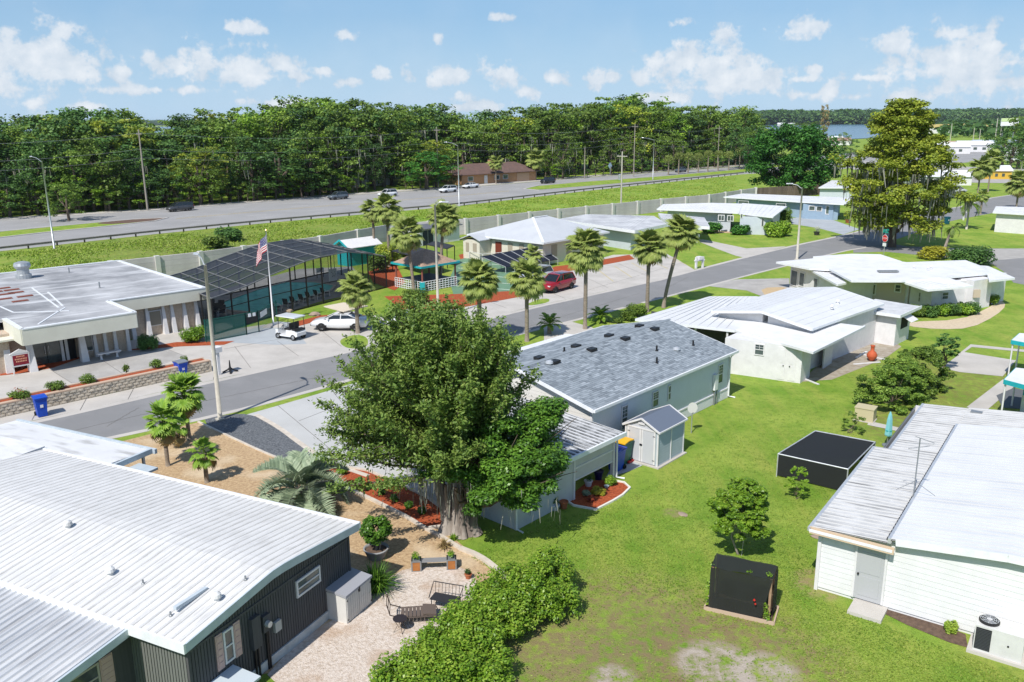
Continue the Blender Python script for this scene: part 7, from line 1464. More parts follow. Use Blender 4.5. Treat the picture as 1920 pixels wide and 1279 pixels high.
for row, (d0, step, wgt) in enumerate(((46, 21, 1.0), (26, 19, .97), (11, 20, .8))):
    px = -70 + row * 7
    while px < 1425:
        p = farpt(px + rr.uniform(-4, 4), d0 + rr.uniform(-6, 8)); y = sky_y(px) + (rr.choice((-2, 0, 2, 9, 16)) if row == 0 else rr.uniform(6, 30) if row == 1 else rr.uniform(40, 85)); h = height_to(p, y) 
        if row == 2 and (700 < px < 760 or 860 < px < 1010 or rr.random() < .25): px += step; continue
        left = px < 420
        k = rr.choice([0, 1, 2, 2] if left else [0, 0, 0, 1, 2, 4] if row < 2 else [1, 2, 0, 1]) 
        if rr.random() < .05: k = 3
        m_, kd, mo, lb = MT[k]; forest_tree('forest_tree', kd, p, h, '%s in the %s row, %s' % (lb, ('back', 'middle', 'front')[row], zone(px)), m_, rr.randrange(1000), wgt * rr.uniform(.9, 1.25) * (1.15 if h < 14 else 1.0), 'trees of the wood across the highway', mo); cnt += 1
        px += step * rr.uniform(.8, 1.15) * (1.0 if px < 900 else .85)
print('forest', cnt)
for i, (px, tp, w_, m_, l_) in enumerate(((615, 243, 1.15, LF_HEDGE, 'bright green tiered cypress standing forward in the wood'), (800, 285, 2.2, LF_DOAK, 'bright green round tree left of the orange house'), (530, 262, 1.9, LF_DARK, 'dull olive oak at the highway verge'), (120, 345, 1.5, LF_OAK, 'young tree on the grass median'), (1520, 228, 1.4, LF_OAK, 'tree behind the deep green oak'), (575, 300, 1.9, LF_DARK, 'second dull oak at the highway verge'))):
    p = farpt(px, [14, 3, 7, 0, 90, 7][i]) if i != 3 else hlerp(130, .78); forest_tree('forest_tree', 'dome' if i else 'tiered', p, height_to(p, tp), l_, m_, i, w_, None)
for i in range(84):
    px = -60 + i * 17 + rr.uniform(-6, 6)
    if 690 < px < 745 or 855 < px < 1010 : continue
    p = farpt(px, 5 + rr.uniform(0, 3)); h = rr.uniform(3.0, 7.5) if px < 640 else rr.uniform(2, 4.6); forest_tree('verge_bush', 'low', p, h, ['leafy', 'yellow green', 'dark'][i % 3] + ' bush at the wood edge, ' + zone(px), [LF_OAK, LF_HEDGE, LF_DARK][i % 3], i, 1.5, 'bushes along the wood edge').o['category'] = 'bush'
# behind: the mass of the wood
cl = []
for k in range(520):
    px = rr.uniform(-160, 1400); p = farpt(px, rr.uniform(48, 75)); h = height_to(p, sky_y(px) + 12) * rr.uniform(.5, .94); r_ = rr.uniform(2.0, 3.4); cl.append((p[0], p[1], h - r_, r_ * 1.4, r_ * 1.4, r_))
P_, O_, T_ = blob_pts(cl, 1.6, shell=.6); n = len(P_); o = leaves('far_wood', P_, 1.25 * (.7 + .6 * RG.rand(n)), LF_DARK, .5 + T_ + RG.normal(0, .18, n), .9, .75, O_); o['kind'] = 'stuff'; print('wood', n)
# dead red-brown tree and far trees by the lake
dt = forest_tree('dead_tree', 'tiered', far(1545, 500)[:2], 24, 'bare reddish dead cypress against the lake', LF_DRY, 1, .35, None)
lk = [(px, d_, h_) for px, d_, h_ in [(1440, 330, 12), (1460, 330, 11), (1500, 400, 14), (1515, 420, 13), (1420, 300, 13), (1405, 290, 14), (1585, 520, 8), (1890, 300, 13), (1920, 280, 16), (1905, 260, 12), (1950, 260, 14), (1600, 300, 9), (1780, 300, 6)]]
for i, (px, d_, h_) in enumerate(lk): forest_tree('lakeside_tree', 'dome', far(px, d_), h_, '%s tree towards the lake, %s' % (['rounded', 'dark'][i % 2], ('left of the dead cypress' if px < 1545 else 'behind the great cypress' if px < 1785 else 'beyond the highway at the far right') + (', nearer' if d_ < 350 else ', farther')), [LF_OAK, LF_DARK][i % 2], i, 1.25, 'scattered trees towards the lake')
cl = []
for k in range(2600):
    u = rr.random(); px = rr.uniform(1380, 1990); d_ = rr.uniform(2150, 2900); q = far(px, d_); r_ = rr.uniform(8, 14); cl.append((q[0], q[1], rr.uniform(6, 22) + (d_ - 2150) * .018, r_ * 1.6, r_, r_ * .8))
for k in range(420):
    px = rr.uniform(120, 420); d_ = rr.uniform(5300, 5900); q = far(px, d_); r_ = rr.uniform(14, 22); cl.append((q[0], q[1], rr.uniform(6, 20), r_ * 2.2, r_, r_ * .7))
for k in range(500):
    px = rr.uniform(1770, 2000); d_ = rr.uniform(700, 2000); q = far(px, d_); r_ = rr.uniform(3.5, 6.5); cl.append((q[0], q[1], rr.uniform(3, 8), r_ * 1.4, r_, r_ * .9))
P_, O_, T_ = blob_pts(cl, .085, shell=.7); n = len(P_); print('shore', n)
o = leaves('far_shore_wood', P_, 7.5 * (.6 + .7 * RG.rand(n)), LF_DARK, .55 + T_ + RG.normal(0, .2, n), .9, .7, O_); o['kind'] = 'stuff'
# rough growth on the bank between wall and highway
N_ = 60000; Pn = []
ts_ = RG.rand(N_); vs_ = RG.rand(N_)
wpx = np.array([p for p in cwp]); cum = np.linspace(0, 1, len(wpx))
for t_, v_ in zip(ts_, vs_):
    px = -120 + 1500 * t_ ** .9; b = hlerp(px, -.06); wy = np.interp(px, [a for a, _ in WTOP], [c for _, c in WTOP]); a = G(px, wy, 2.35); Pn.append((a[0] + (b[0] - a[0]) * (.06 + .92 * v_), a[1] + (b[1] - a[1]) * (.06 + .92 * v_), 0.06 + .16 * RG.rand() ** 2))
Pn = np.array(Pn); f_ = np.sin(Pn[:, 0] * .35 + Pn[:, 1] * .2) + np.sin(Pn[:, 0] * .11 - Pn[:, 1] * .31) + RG.normal(0, .6, N_)
Pn = Pn[f_ > -.5]; f_ = f_[f_ > -.5]; LF_BANK = leafmat('bank_weeds', [(.14, .24, .02), (.22, .35, .03), (.32, .43, .05), (.42, .43, .12)], .25)
o = leaves('bank_weeds', Pn, .30, LF_BANK, .45 + .12 * f_ + RG.normal(0, .18, len(Pn)), .1, .5); o['kind'] = 'stuff'
# ------------------------------------------------------------------ vehicles
CARGL = mat('car_glass', (0.012, 0.016, 0.02), .06, spec=.8); CHROME = mat('alloy_rim', (.45, .46, .47), .3, metal=.8); LAMPR = mat('red_lamp_glass', (.35, .01, .01), .2); LAMPW = mat('clear_lamp_glass', (.6, .62, .62), .1); TRB = mat('black_plastic_trim', (.02, .02, .02), .6)
def carpaint(name, c): m_ = mat(name, c, .25, spec=.6); m_.node_tree.nodes['Principled BSDF'].inputs['Coat Weight'].default_value = .6; return m_
PAINTS = {k: carpaint('paint_' + k, c) for k, c in dict(white=(.72, .73, .74), charcoal=(.045, .047, .052), navy=(.02, .03, .05), black=(.012, .012, .014), red=(.27, .006, .010), silver=(.45, .46, .47), slate=(.09, .11, .13)).items()}
SHAPES = {  # x station, half width, z low, z belt ; then greenhouse stations x, half width, z roof
 'suv': ([(-2.3, .70, .52, .92), (-2.2, .88, .34, 1.02), (-1.2, .93, .26, 1.05), (0, .94, .24, 1.04), (1.0, .93, .26, 1.02), (1.8, .90, .30, .96), (2.2, .80, .38, .84), (2.34, .62, .45, .70)], [(-2.18, .80, 1.04), (-1.85, .66, 1.62), (-.2, .67, 1.70), (.35, .66, 1.64), (1.15, .78, 1.04)], 1.62),
 'sedan': ([(-2.35, .68, .50, .90), (-2.2, .86, .34, .98), (-1.2, .91, .25, 1.0), (0, .92, .22, .96), (1.0, .91, .25, .92), (1.8, .87, .30, .82), (2.25, .76, .36, .70), (2.38, .58, .42, .58)], [(-1.6, .72, 1.0), (-.75, .58, 1.33), (-.1, .59, 1.38), (.35, .58, 1.34), (1.3, .74, .90)], 1.36),
 'van': ([(-2.5, .78, .45, 1.0), (-2.4, .92, .32, 1.1), (-1.2, .96, .26, 1.12), (0, .97, .24, 1.10), (1.1, .96, .26, 1.06), (2.0, .92, .30, .94), (2.4, .80, .36, .80), (2.52, .62, .44, .66)], [(-2.42, .84, 1.1), (-2.2, .74, 1.68), (-.3, .75, 1.76), (.55, .73, 1.68), (1.6, .84, 1.06)], 1.66)}
def loft(mb, rings):
    n = len(rings[0]); vs = [p for r_ in rings for p in r_]; fs = [(i * n + k, i * n + (k + 1) % n, (i + 1) * n + (k + 1) % n, (i + 1) * n + k) for i in range(len(rings) - 1) for k in range(n)]
    fs += [tuple(range(n))[::-1], tuple(range((len(rings) - 1) * n, len(rings) * n))]; mb.add(vs, fs)
WH = MB(); WH.lathe([(.20, -.11), (.33, -.11), (.345, -.07), (.345, .07), (.33, .11), (.20, .11)], 18, cap=False); WH = WH.mesh('tyre', RUBBER, True)
RM = MB(); RM.lathe([(0, .07), (.06, .085), (.08, .07), (.20, .055), (.225, .09), (.225, -.05), (0, -.05)], 18, cap=False)
for a in np.linspace(0, 2 * math.pi, 6)[:-1]: RM.beam((.05 * math.cos(a), .05 * math.sin(a), .085), (.21 * math.cos(a), .21 * math.sin(a), .085), .05, .02)
RM = RM.mesh('rim', CHROME)
def car(kind, px, py, az_, paint, label, cat='car', z=0.02, name='parked_car'):
    st_, gh, rf = SHAPES[kind]; g = G(px, py, .0); t = Thing(name, label, cat, g[:2], az_, z=z); P_ = PAINTS[paint]; rings = []
    for x, w, zl, zb in st_: rings.append([(x, -w * .86, zl), (x, -w, zl + .12), (x, -w * 1.0, (zl + zb) / 2 + .08), (x, -w * .93, zb - .02), (x, -w * .6, zb + .035), (x, w * .6, zb + .035), (x, w * .93, zb - .02), (x, w, (zl + zb) / 2 + .08), (x, w, zl + .12), (x, w * .86, zl)])
    mb = MB(); loft(mb, rings); mb.build('body', P_, t, smooth=True)
    zb = gh[0][2]; rg = []
    for (x, w, zr) in gh:
        base = max(zb if x < 0 else gh[-1][2], .9) - .04; rg.append([(x, -w - (.10 if zr > 1.2 else 0), base), (x, -w, zr), (x, 0, zr + .02), (x, w, zr), (x, w + (.10 if zr > 1.2 else 0), base)])
    mb = MB(); loft(mb, rg); mb.build('glasshouse', CARGL, t, smooth=False)
    a, b, c_ = gh[1], gh[2], gh[3]; MB().slab([(a[0] - .05, -a[1] * .97, a[2] + .025), (b[0], -b[1] * .97, b[2] + .025), (c_[0] + .05, -c_[1] * .95, c_[2] + .025), (c_[0] + .05, c_[1] * .95, c_[2] + .025), (b[0], b[1] * .97, b[2] + .025), (a[0] - .05, a[1] * .97, a[2] + .025)], .05).build('roof', P_, t)
    mb = MB()
    for s_ in (-1, 1):
        for i, x in ((1, gh[1][0]), (3, gh[3][0])): pass
        mb.beam((gh[4][0], s_ * gh[4][1], gh[4][2]), (gh[3][0], s_ * gh[3][1], gh[3][2]), .07, .05); mb.beam((gh[0][0], s_ * gh[0][1], gh[0][2]), (gh[1][0], s_ * gh[1][1], gh[1][2]), .10, .06); mb.beam((-.15, s_ * (gh[2][1] + .09), .98), (-.2, s_ * gh[2][1], gh[2][2]), .07, .04)
        mb.beam((gh[0][0] + .3 if kind != 'sedan' else -1.1, s_ * (gh[1][1] + .02), gh[1][2] - .03), (c_[0], s_ * (c_[1] + .02), c_[2] - .03), .05, .05)
    mb.build('pillar', P_, t, kind='stuff')
    wb = 1.38 if kind != 'van' else 1.5; hw = st_[3][1]
    for x in (wb, -wb):
        for s_ in (-1, 1):
            o = link('wheel', WH, t, (x, s_ * (hw - .10), .345)); o.rotation_euler = (R(-90 if s_ > 0 else 90), 0, 0); link('rim', RM, o)
    mb = MB()
    for x in (wb, -wb): mb.box(x - .42, x + .42, -hw - .005, hw + .005, .24, .50)
    mb.build('wheel_arch', TRB, t, kind='stuff')
    for s_ in (-1, 1):
        x, w, zl, zt_ = st_[-2]; MB().box(x - .12, x + .06, s_ * w * .82 - .14, s_ * w * .82 + .14, zt_ - .14, zt_ - .02).build('headlight', LAMPW, t); x, w, zl, zt_ = st_[1]; MB().box(x - .08, x + .02, s_ * w * .85 - .10, s_ * w * .85 + .12, zt_ - .24, zt_ - .04).build('tail_light', LAMPR, t)
        MB().box(.75, .9, s_ * (hw + .02) - .09, s_ * (hw + .02) + .09, .98, 1.1).build('mirror', P_, t)
    MB().box(st_[0][0] - .03, st_[1][0], -.6, .6, .38, .52).box(st_[-2][0], st_[-1][0] + .01, -.55, .55, .36, .5).build('bumper', TRB, t, kind='stuff')
    return t
HA = math.degrees(math.atan2(hn[5][1] - hn[3][1], hn[5][0] - hn[3][0]))
mv = 'moving_car'
car('van', 338, 396, HA + 180, 'charcoal', 'dark grey minivan on the highway, leftmost vehicle', 'minivan', name=mv); car('suv', 634, 374, HA + 180, 'slate', 'dark blue grey car on the highway behind the pool', name=mv)
car('suv', 727, 369, HA + 180, 'white', 'white car on the highway behind the palm group', name=mv); car('suv', 840, 361, HA + 180, 'white', 'white car left of the highway lamp post', name=mv); car('sedan', 882, 353, HA + 180, 'white', 'white sedan in front of the orange house', name=mv)
car('suv', 1027, 344, HA + 180, 'black', 'black utility vehicle right of the orange house', name=mv); car('suv', 1276, 323, HA + 180, 'slate', 'dark car beyond the row of median palms', name=mv)
car('suv', 1043, 544, 232, 'red', 'shiny red car in the car park by the solar panels', 'car'); car('sedan', 640, 617, 176, 'white', 'white sedan parked beside the short full palm', 'car'); car('suv', 1003, 530, 232, 'silver', 'silver car mostly hidden behind the palms, next to the red car')
car('sedan', 775, 612, 190, 'white', 'white car behind the crown of the cedar')
car('sedan', 1850, 281, HA + 10, 'navy', 'dark car far off on the highway', name=mv); car('sedan', 1822, 284, HA + 10, 'white', 'white car far off on the highway', name=mv); car('van', 1790, 363, 10, 'silver', 'pale van parked beyond the far street'); car('suv', 1780, 372, 10, 'slate', 'grey car parked beyond the far street')
# golf cart
g = G(545, 634); gc = Thing('golf_cart', 'white golf cart with white roof and black seats beside the flagpole', 'golf cart', g[:2], 150.0); WP = PAINTS['white']
mb = MB(); loft(mb, [[(x, -w, z0), (x, -w, z1), (x, w, z1), (x, w, z0)] for x, w, z0, z1 in ((-1.2, .5, .35, .62), (-1.0, .58, .28, .78), (-.15, .60, .26, .80), (-.1, .60, .26, .40), (.65, .60, .26, .36), (.72, .58, .28, .80), (1.05, .52, .3, .74), (1.2, .38, .36, .55))]); mb.build('body', WP, gc)
MB().box(-.45, .1, -.52, .52, .78, .92).build('seat', BLACKM, gc); MB().slab([(-.5, -.52, 1.35), (-.42, -.52, 1.35), (-.40, .52, 1.35), (-.5, .52, 1.35)], .42).build('backrest', BLACKM, gc); MB().box(-1.15, -.7, -.5, .5, .78, .88).build('rear_seat', BLACKM, gc)
MB().slab([(-1.15, -.6, 1.86), (.85, -.6, 1.86), (.85, .6, 1.86), (-1.15, .6, 1.86)], .07).build('roof', WP, gc)
for x0, x1 in ((.75, .6), (-1.05, -.95)):
    for s_ in (-1, 1): MB().tube([(x0, s_ * .52, .7), (x1, s_ * .54, 1.82)], .025, 6).build('roof_post', BLACKM, gc)
MB().tube([(.55, .25, .7), (.35, .25, 1.05)], .02, 6).lathe([(.16, 0), (.17, .02)], 12, (.34, .25, 1.05), cap=False).build('steering_wheel', BLACKM, gc, kind='stuff')
for x in (.78, -.82):
    for s_ in (-1, 1): o = link('wheel', WH, gc, (x, s_ * .52, .24)); o.rotation_euler = (R(-90 * s_), 0, 0); o.scale = (.7, .7, .8); link('rim', RM, o)
# ------------------------------------------------------------------ poles, lamps, wires
def lamp(px, py, ty, label, hd, arm=2.4, m=GALV, r=.13, head=True, name='street_lamp', rise=.5, two=0):
    g = G(px, py); h = HT(px, py, ty); t = Thing(name, label, 'street lamp', g[:2], hd); MB().tube([(0, 0, 0), (0, 0, h)], [r, r * .6], 10).build('pole', m, t, smooth=True)
    for s_ in ((1, -1) if two else (1,)):
        MB().tube([(0, 0, h - .15), (arm * .5 * s_, 0, h + rise * .7), (arm * s_, 0, h + rise)], .04, 6).build('arm', GALV, t); mb = MB(); loft(mb, [[(s_ * x, -w, z), (s_ * x, 0, z + .10), (s_ * x, w, z), (s_ * x, 0, z - .05)] for x, w, z in ((arm - .1, .05, h + rise), (arm + .1, .14, h + rise), (arm + .5, .15, h + rise - .02), (arm + .65, .06, h + rise - .03))]); mb.build('lamp_head', SILV, t)
    MB().box(-r * 1.6, r * 1.6, -r * 1.6, r * 1.6, 0, .08).build('base_plate', m, t); return t
lamp(413, 787, 497, 'pale concrete lamp pole beside the bright fan palms', 128, 1.0, POLE, .14, rise=.45); lamp(1494, 487, 352, 'pale lamp pole with short arm by the bend of the street', 150, 1.2, POLE, .15, rise=.4)
lamp(822, 600, 384, 'pale concrete lamp pole rising through the pavilion palms', 0, .5, POLE, .13, rise=.2)
lamp(102, 467, 302, 'grey highway lamp post, leftmost', 140, 3.0); lamp(861, 387, 272, 'grey highway lamp post above the pavilion palms', 140, 3.0); lamp(1224, 337, 262, 'grey highway lamp post in front of the wood, right of the others', 140, 3.6)
def upole(px, py, ty, label, extra=None, m=WOODPOLE, r=.16):
    g = G(px, py); h = HT(px, py, ty); t = Thing('utility_pole', label, 'utility pole', g[:2], HA + 90); MB().tube([(0, 0, 0), (0, 0, h)], [r, r * .65], 8).build('pole', m, t)
    if extra != 'bare':
        MB().box(-1.1, 1.1, -.06, .06, h - .9, h - .78).build('crossarm', m, t)
        for x in (-1, -.4, .4, 1): MB().lathe([(.05, 0), (.06, .1), (.03, .18)], 6, (x, 0, h - .78)).build('insulator', GREYM, t)
    if extra == 'can': MB().lathe([(.28, 0), (.28, .9), (.15, 1.0)], 12, (.4, 0, h * .55)).build('transformer', GALV, t)
    return (g[0], g[1], h)
UP = [upole(277, 396, 243, 'wooden utility pole at the left part of the wood', r=.2), upole(822, 352, 238, 'wooden utility pole behind the highway lamp, before the wood'), upole(1188, 332, 232, 'tall wooden utility pole left of the right highway lamp'), upole(1345, 315, 236, 'wooden utility pole among the median palms')]
upole(1164, 402, 284, 'pale utility pole with a transformer by the concrete wall', 'can', POLE, .17); upole(1096, 335, 275, 'short utility pole behind the highway', 'bare'); upole(1101, 500, 428, 'thin yellowish pole in the palm crown', 'bare', POLE, .08)
for i, (px, py, ty) in enumerate(((1781, 268, 232), (1864, 275, 222), (1873, 276, 226), (1824, 266, 240), (1836, 264, 242))): upole(px, py, ty, 'distant pole beside the highway, %s from the left' % ('first', 'fourth', 'fifth', 'second', 'third')[i], 'bare', POLE, .3)
lamp(1911, 345, 302, 'small lamp pole near the yellow building', 170, 2.0, POLE, .2)
ends = [(G(-420, 440)[0], G(-420, 440)[1], UP[0][2])] + UP + [far(1560, 420)[:2] + (16,)]
c_, s_a = math.cos(R(HA + 90)), math.sin(R(HA + 90))
for off, dz, lab in ((-1, -.65, 'near overhead wire along the wood'), (1, -.65, 'far overhead wire along the wood'), (0, -3.6, 'lower overhead cable along the wood'), (0, -5.2, 'lowest overhead cable along the wood')):
    t = Thing('overhead_wire', lab, 'power line', ends[0][:2], 0); 
    for a, b in zip(ends, ends[1:]):
        pts = []
        for f in np.linspace(0, 1, 13): pts.append(t.L((a[0] + (b[0] - a[0]) * f + c_ * off, a[1] + (b[1] - a[1]) * f + s_a * off, a[2] + (b[2] - a[2]) * f + dz - 6 * f * (1 - f))))
        MB().tube(pts, .012 if dz > -2 else .02, 4).build('wire', GREYM, t)
# flagpole
g = G(513, 612); hf_ = HT(513, 612, 434); fp = Thing('flagpole', 'white flagpole with the striped flag by the pool', 'flagpole', g[:2], 0)
MB().tube([(0, 0, 0), (0, 0, hf_)], [.07, .04], 10).build('pole', WHITE, fp, smooth=True); MB().lathe([(.01, 0), (.08, .05), (.09, .1), (.05, .17), (.01, .19)], 10, (0, 0, hf_)).build('finial', mat('gold_ball', (.6, .45, .15), .3, metal=.6), fp)
MB().prism([(-.75, -.55), (.8, -.6), (.7, .5), (-.6, .55)], 0, .1).build('base', CONC, fp)
fl = Thing('flag', 'red and white striped flag with blue starred corner hanging on the flagpole', 'flag', g[:2], 0, z=hf_ - .25)
FRD_, FWH, FBL = mat('flag_red', (.42, .015, .03), .8), mat('flag_white', (.7, .69, .68), .8), mat('flag_blue', (.015, .025, .15), .8)
nS, nU = 13, 14; Lf, Hf = 2.1, 1.25
def fpt(u, v):
    k = u ** 1.15; return (-.06 - u * 1.15 * (1 - .25 * u) + .06 * math.sin(u * 9 + v * 2), .16 * math.sin(u * 8 + v * 3) * (u + .1), -v * Hf - k * 1.35 - .04 * math.sin(u * 14))
mb = MB()
for i in range(nS):
    for j in range(nU):
        u0, u1 = j / nU, (j + 1) / nU; v0, v1 = i / nS, (i + 1) / nS; mb.mi(2 if (u0 < .4 and i < 7) else (0 if i % 2 == 0 else 1)); mb.add([fpt(u0, v0), fpt(u1, v0), fpt(u1, v1), fpt(u0, v1)], [(0, 1, 2, 3)])
mb.build('cloth', [FRD_, FWH, FBL], fl)
mb = MB()
for r_ in range(5):
    for q in range(6):
        for o_ in (-.012, .012): x, y, z = fpt((q + .5) / 6 * .4, (r_ + .6) / 5 * .5); mb.box(x - .022, x + .022, y + o_ - .002, y + o_ + .002, z - .022, z + .022)
mb.build('star', FWH, fl, kind='stuff')
# stop sign and street name
g = G(1656, 486); sg_t = Thing('stop_sign', 'red stop sign with street name plates on a post at the corner', 'sign', g[:2], -70.0); hs_ = HT(1656, 486, 446)
MB().box(-.03, .03, -.03, .03, 0, 3.6).build('post', GALV, sg_t); oc = [(math.cos(R(22.5 + 45 * k)) * .46, math.sin(R(22.5 + 45 * k)) * .46) for k in range(8)]
def up_plate(pts, z0, y0, y1): mb = MB(); n = len(pts); mb.add([(x, y0, z0 + z) for x, z in pts] + [(x, y1, z0 + z) for x, z in pts], [tuple(range(n)), tuple(range(n, 2 * n))[::-1]] + [(i, n + i, n + (i + 1) % n, (i + 1) % n) for i in range(n)]); return mb
SRED = mat('stop_red', (.55, .02, .02), .5); o = up_plate(oc, 2.5, -.06, -.04).build('plate_border', WHITE, sg_t); up_plate([(x * .91, z * .91) for x, z in oc], 2.5, -.07, -.06).build('plate', SRED, sg_t)
def text(s_, size, loc, parent, m, rot=(math.pi / 2, 0, 0), name='lettering', ext=.004):
    cu = bpy.data.curves.new(name, 'FONT'); cu.body = s_; cu.size = size; cu.align_x = 'CENTER'; cu.align_y = 'CENTER'; cu.extrude = ext; cu.materials.append(m); o = bpy.data.objects.new(name + '_curve', cu); COL.objects.link(o); me = bpy.data.meshes.new_from_object(o.evaluated_get(bpy.context.evaluated_depsgraph_get())); bpy.data.objects.remove(o); me.materials.clear(); me.materials.append(m); o = link(name, me, parent, kind='stuff'); o.location = loc; o.rotation_euler = rot; return o
text('STOP', .30, (0, -.078, 2.5), sg_t, WHITE)
MB().box(-.42, .42, -.06, -.04, 3.15, 3.36).build('name_plate', mat('teal_green_plate', (.02, .28, .22), .5), sg_t); MB().box(-.02, .02, -.42, .38, 3.4, 3.6).build('name_plate', mat('teal_green_plate2', (.02, .28, .22), .5), sg_t); MB().box(-.28, .28, -.06, -.04, 1.55, 1.95).build('lower_plate', sgm, sg_t)
# ------------------------------------------------------------------ bins
def bin_(px, py, az_, body, lid, label, h=1.12):
    g = G(px, py); t = Thing('wheelie_bin', label, 'rubbish bin', g[:2], az_); mb = MB(); loft(mb, [[(-w, -d, z), (w, -d, z), (w, d, z), (-w, d, z)] for w, d, z in ((.24, .27, .04), (.27, .31, .5), (.31, .36, h - .12), (.34, .40, h - .08), (.34, .40, h - .03))]); mb.build('body', body, t)
    MB().slab([(-.35, -.42, h + .0), (.35, -.42, h + .0), (.34, .0, h + .06), (-.34, .0, h + .06)], .05).slab([(-.34, 0, h + .06), (.34, 0, h + .06), (.35, .42, h + .02), (-.35, .42, h + .02)], .05).build('lid', lid, t)
    for s_ in (-1, 1): o = link('wheel', WH, t, (s_ * .27, .33, .13)); o.rotation_euler = (0, R(90), 0); o.scale = (.36, .36, .4)
    MB().tube([(-.28, .44, h - .06), (.28, .44, h - .06)], .02, 6).build('handle', body, t)
    MB().box(-.08, .08, -.345, -.325, h * .5, h * .64).build('sticker', WHITE, t); return t
bin_(79, 780, 40, BLUEB, BLUEB, 'bright blue wheeled bin on the pavement before the retaining wall', 1.2); bin_(341, 707, 50, BLUEB, mat('grey_lid', (.20, .22, .25), .5), 'blue wheeled bin with grey lid behind the shrub at the wall end', 1.1)
bin_(1155, 881, -40, BLUEB, BLUEB, 'dark blue wheeled bin next to the garden shed'); bin_(1168, 868, -40, GREENB, YELLB, 'green wheeled bin with yellow lid next to the garden shed', 1.2)
bin_(1775, 420, 20, mat('dark_teal_bin', (.01, .10, .14), .4), mat('dark_teal_lid', (.01, .08, .12), .4), 'dark teal bin near the mossy cypress'); 
# hand truck with red frame
g = G(1178, 867); ht = Thing('hand_truck', 'small red wheeled cart leaning by the shed door', 'cart', g[:2], 49); RP = mat('red_frame_paint', (.45, .03, .03), .5)
for s_ in (-.15, .15): MB().tube([(s_, 0, .1), (s_, .1, .85)], .018, 5).build('rail', GREYM, ht); o = link('wheel', WH, ht, (s_ * 1.5, 0, .1)); o.rotation_euler = (0, R(90), 0); o.scale = (.3, .3, .3)
MB().box(-.22, .22, -.2, .05, .06, .14).build('tray', RP, ht); MB().tube([(-.15, .1, .85), (.15, .1, .85)], .018, 5).build('handle', BLACKM, ht)
# ------------------------------------------------------------------ mesh shelter and crop cage
SHD = screenmat('shade_cloth', (.010, .012, .014), .93); g0 = G(1461, 905); a = G(1588, 914); azs = math.degrees(math.atan2(a[1] - g0[1], a[0] - g0[0])); ms = Thing('mesh_shelter', 'low wide shelter covered in black shade cloth on the lawn', 'shelter', g0[:2], azs); hs = 1.15; CN = [ms.P(x, y, hs)[:2] for x, y in ((1459, 851), (1590, 880), (1641, 829), (1529, 808))]
for i in range(4):
    (x0, y0), (x1, y1) = CN[i], CN[(i + 1) % 4]
    if i != 1: mb = MB(); mb.add([(x0, y0, .08), (x1, y1, .05), (x1, y1, hs), (x0, y0, hs)], [(0, 1, 2, 3)]); mb.build('side_cloth', SHD, ms)
    MB().tube([(x0, y0, 0), (x0, y0, hs)], .03, 7).build('post', SILV, ms); MB().tube([(x0, y0, hs), (x1, y1, hs)], .03, 7).build('rail', SILV, ms)
mb = MB(); mb.add([(x, y, hs - .03) for x, y in CN], [(0, 1, 2, 3)]); mb.build('roof_cloth', SHD, ms)
g0 = G(1330, 1142); g1 = G(1446, 1168); cc_ = Thing('crop_cage', 'upright box frame draped in black netting on a planter bed', 'planter', g0[:2], math.degrees(math.atan2(g1[1] - g0[1], g1[0] - g0[0]))); LX = math.hypot(g1[0] - g0[0], g1[1] - g0[1]); hc_ = HT(1332, 1142, 1062); LY = .85; WDN = mat('raw_timber', (.36, .24, .15), .85, (.28, .18, .11), 6)
for x, y in ((0.05, 0), (LX - .1, 0), (LX - .1, LY), (.05, LY)): MB().box(x - .04, x + .04, y - .04, y + .04, 0, hc_).build('post', WDN, cc_)
NET = screenmat('black_netting', (.014, .017, .014), .88)
def cloth(pts, nx, nz, m, name, amp, par, seed):
    rr_ = random.Random(seed); a, b, c, d_ = [Vector(p) for p in pts]; n_ = (b - a).cross(d_ - a).normalized(); mb = MB(); vs = []
    for j in range(nz + 1):
        for i in range(nx + 1): u, v = i / nx, j / nz; p = a.lerp(b, u).lerp(d_.lerp(c, u), v) + n_ * (amp * math.sin(u * 11 + v * 2.3 + seed) * (1 - v * .5) + rr_.uniform(-.015, .015)); vs.append(p)
    mb.add(vs, [(j * (nx + 1) + i, j * (nx + 1) + i + 1, (j + 1) * (nx + 1) + i + 1, (j + 1) * (nx + 1) + i) for j in range(nz) for i in range(nx)]); mb.build(name, m, par, smooth=True)
cloth([(-.02, -.07, .12), (LX - .35, -.07, .05), (LX - .05, -.07, hc_), (-.02, -.07, hc_)], 14, 8, NET, 'netting', .03, cc_, 1); cloth([(-.02, -.06, hc_ + .02), (LX - .03, -.06, hc_), (LX - .03, LY + .05, hc_ + .02), (-.02, LY + .05, hc_ + .05)], 10, 4, NET, 'netting', .02, cc_, 2); cloth([(LX, .25, .1), (LX, LY + .05, .08), (LX, LY + .05, hc_), (LX, .1, hc_)], 6, 6, NET, 'netting', .03, cc_, 3); cloth([(-.04, LY, .1), (-.04, .1, .3), (-.04, 0, hc_), (-.04, LY, hc_)], 6, 6, NET, 'netting', .03, cc_, 4); cloth([(LX, LY + .06, .1), (0, LY + .06, .1), (0, LY + .06, hc_), (LX, LY + .06, hc_)], 8, 6, NET, 'netting', .03, cc_, 5)
for q in (((-.15, -.12, .06), (LX + .1, -.12, .06)), ((-.15, LY + .1, .06), (LX + .1, LY + .1, .06)), ((-.15, -.12, .06), (-.15, LY + .1, .06)), ((LX + .1, -.12, .06), (LX + .1, LY + .1, .06))): MB().beam(q[0], q[1], .05, .14).build('bed_board', mat('pale_board', (.48, .36, .26), .85), cc_)
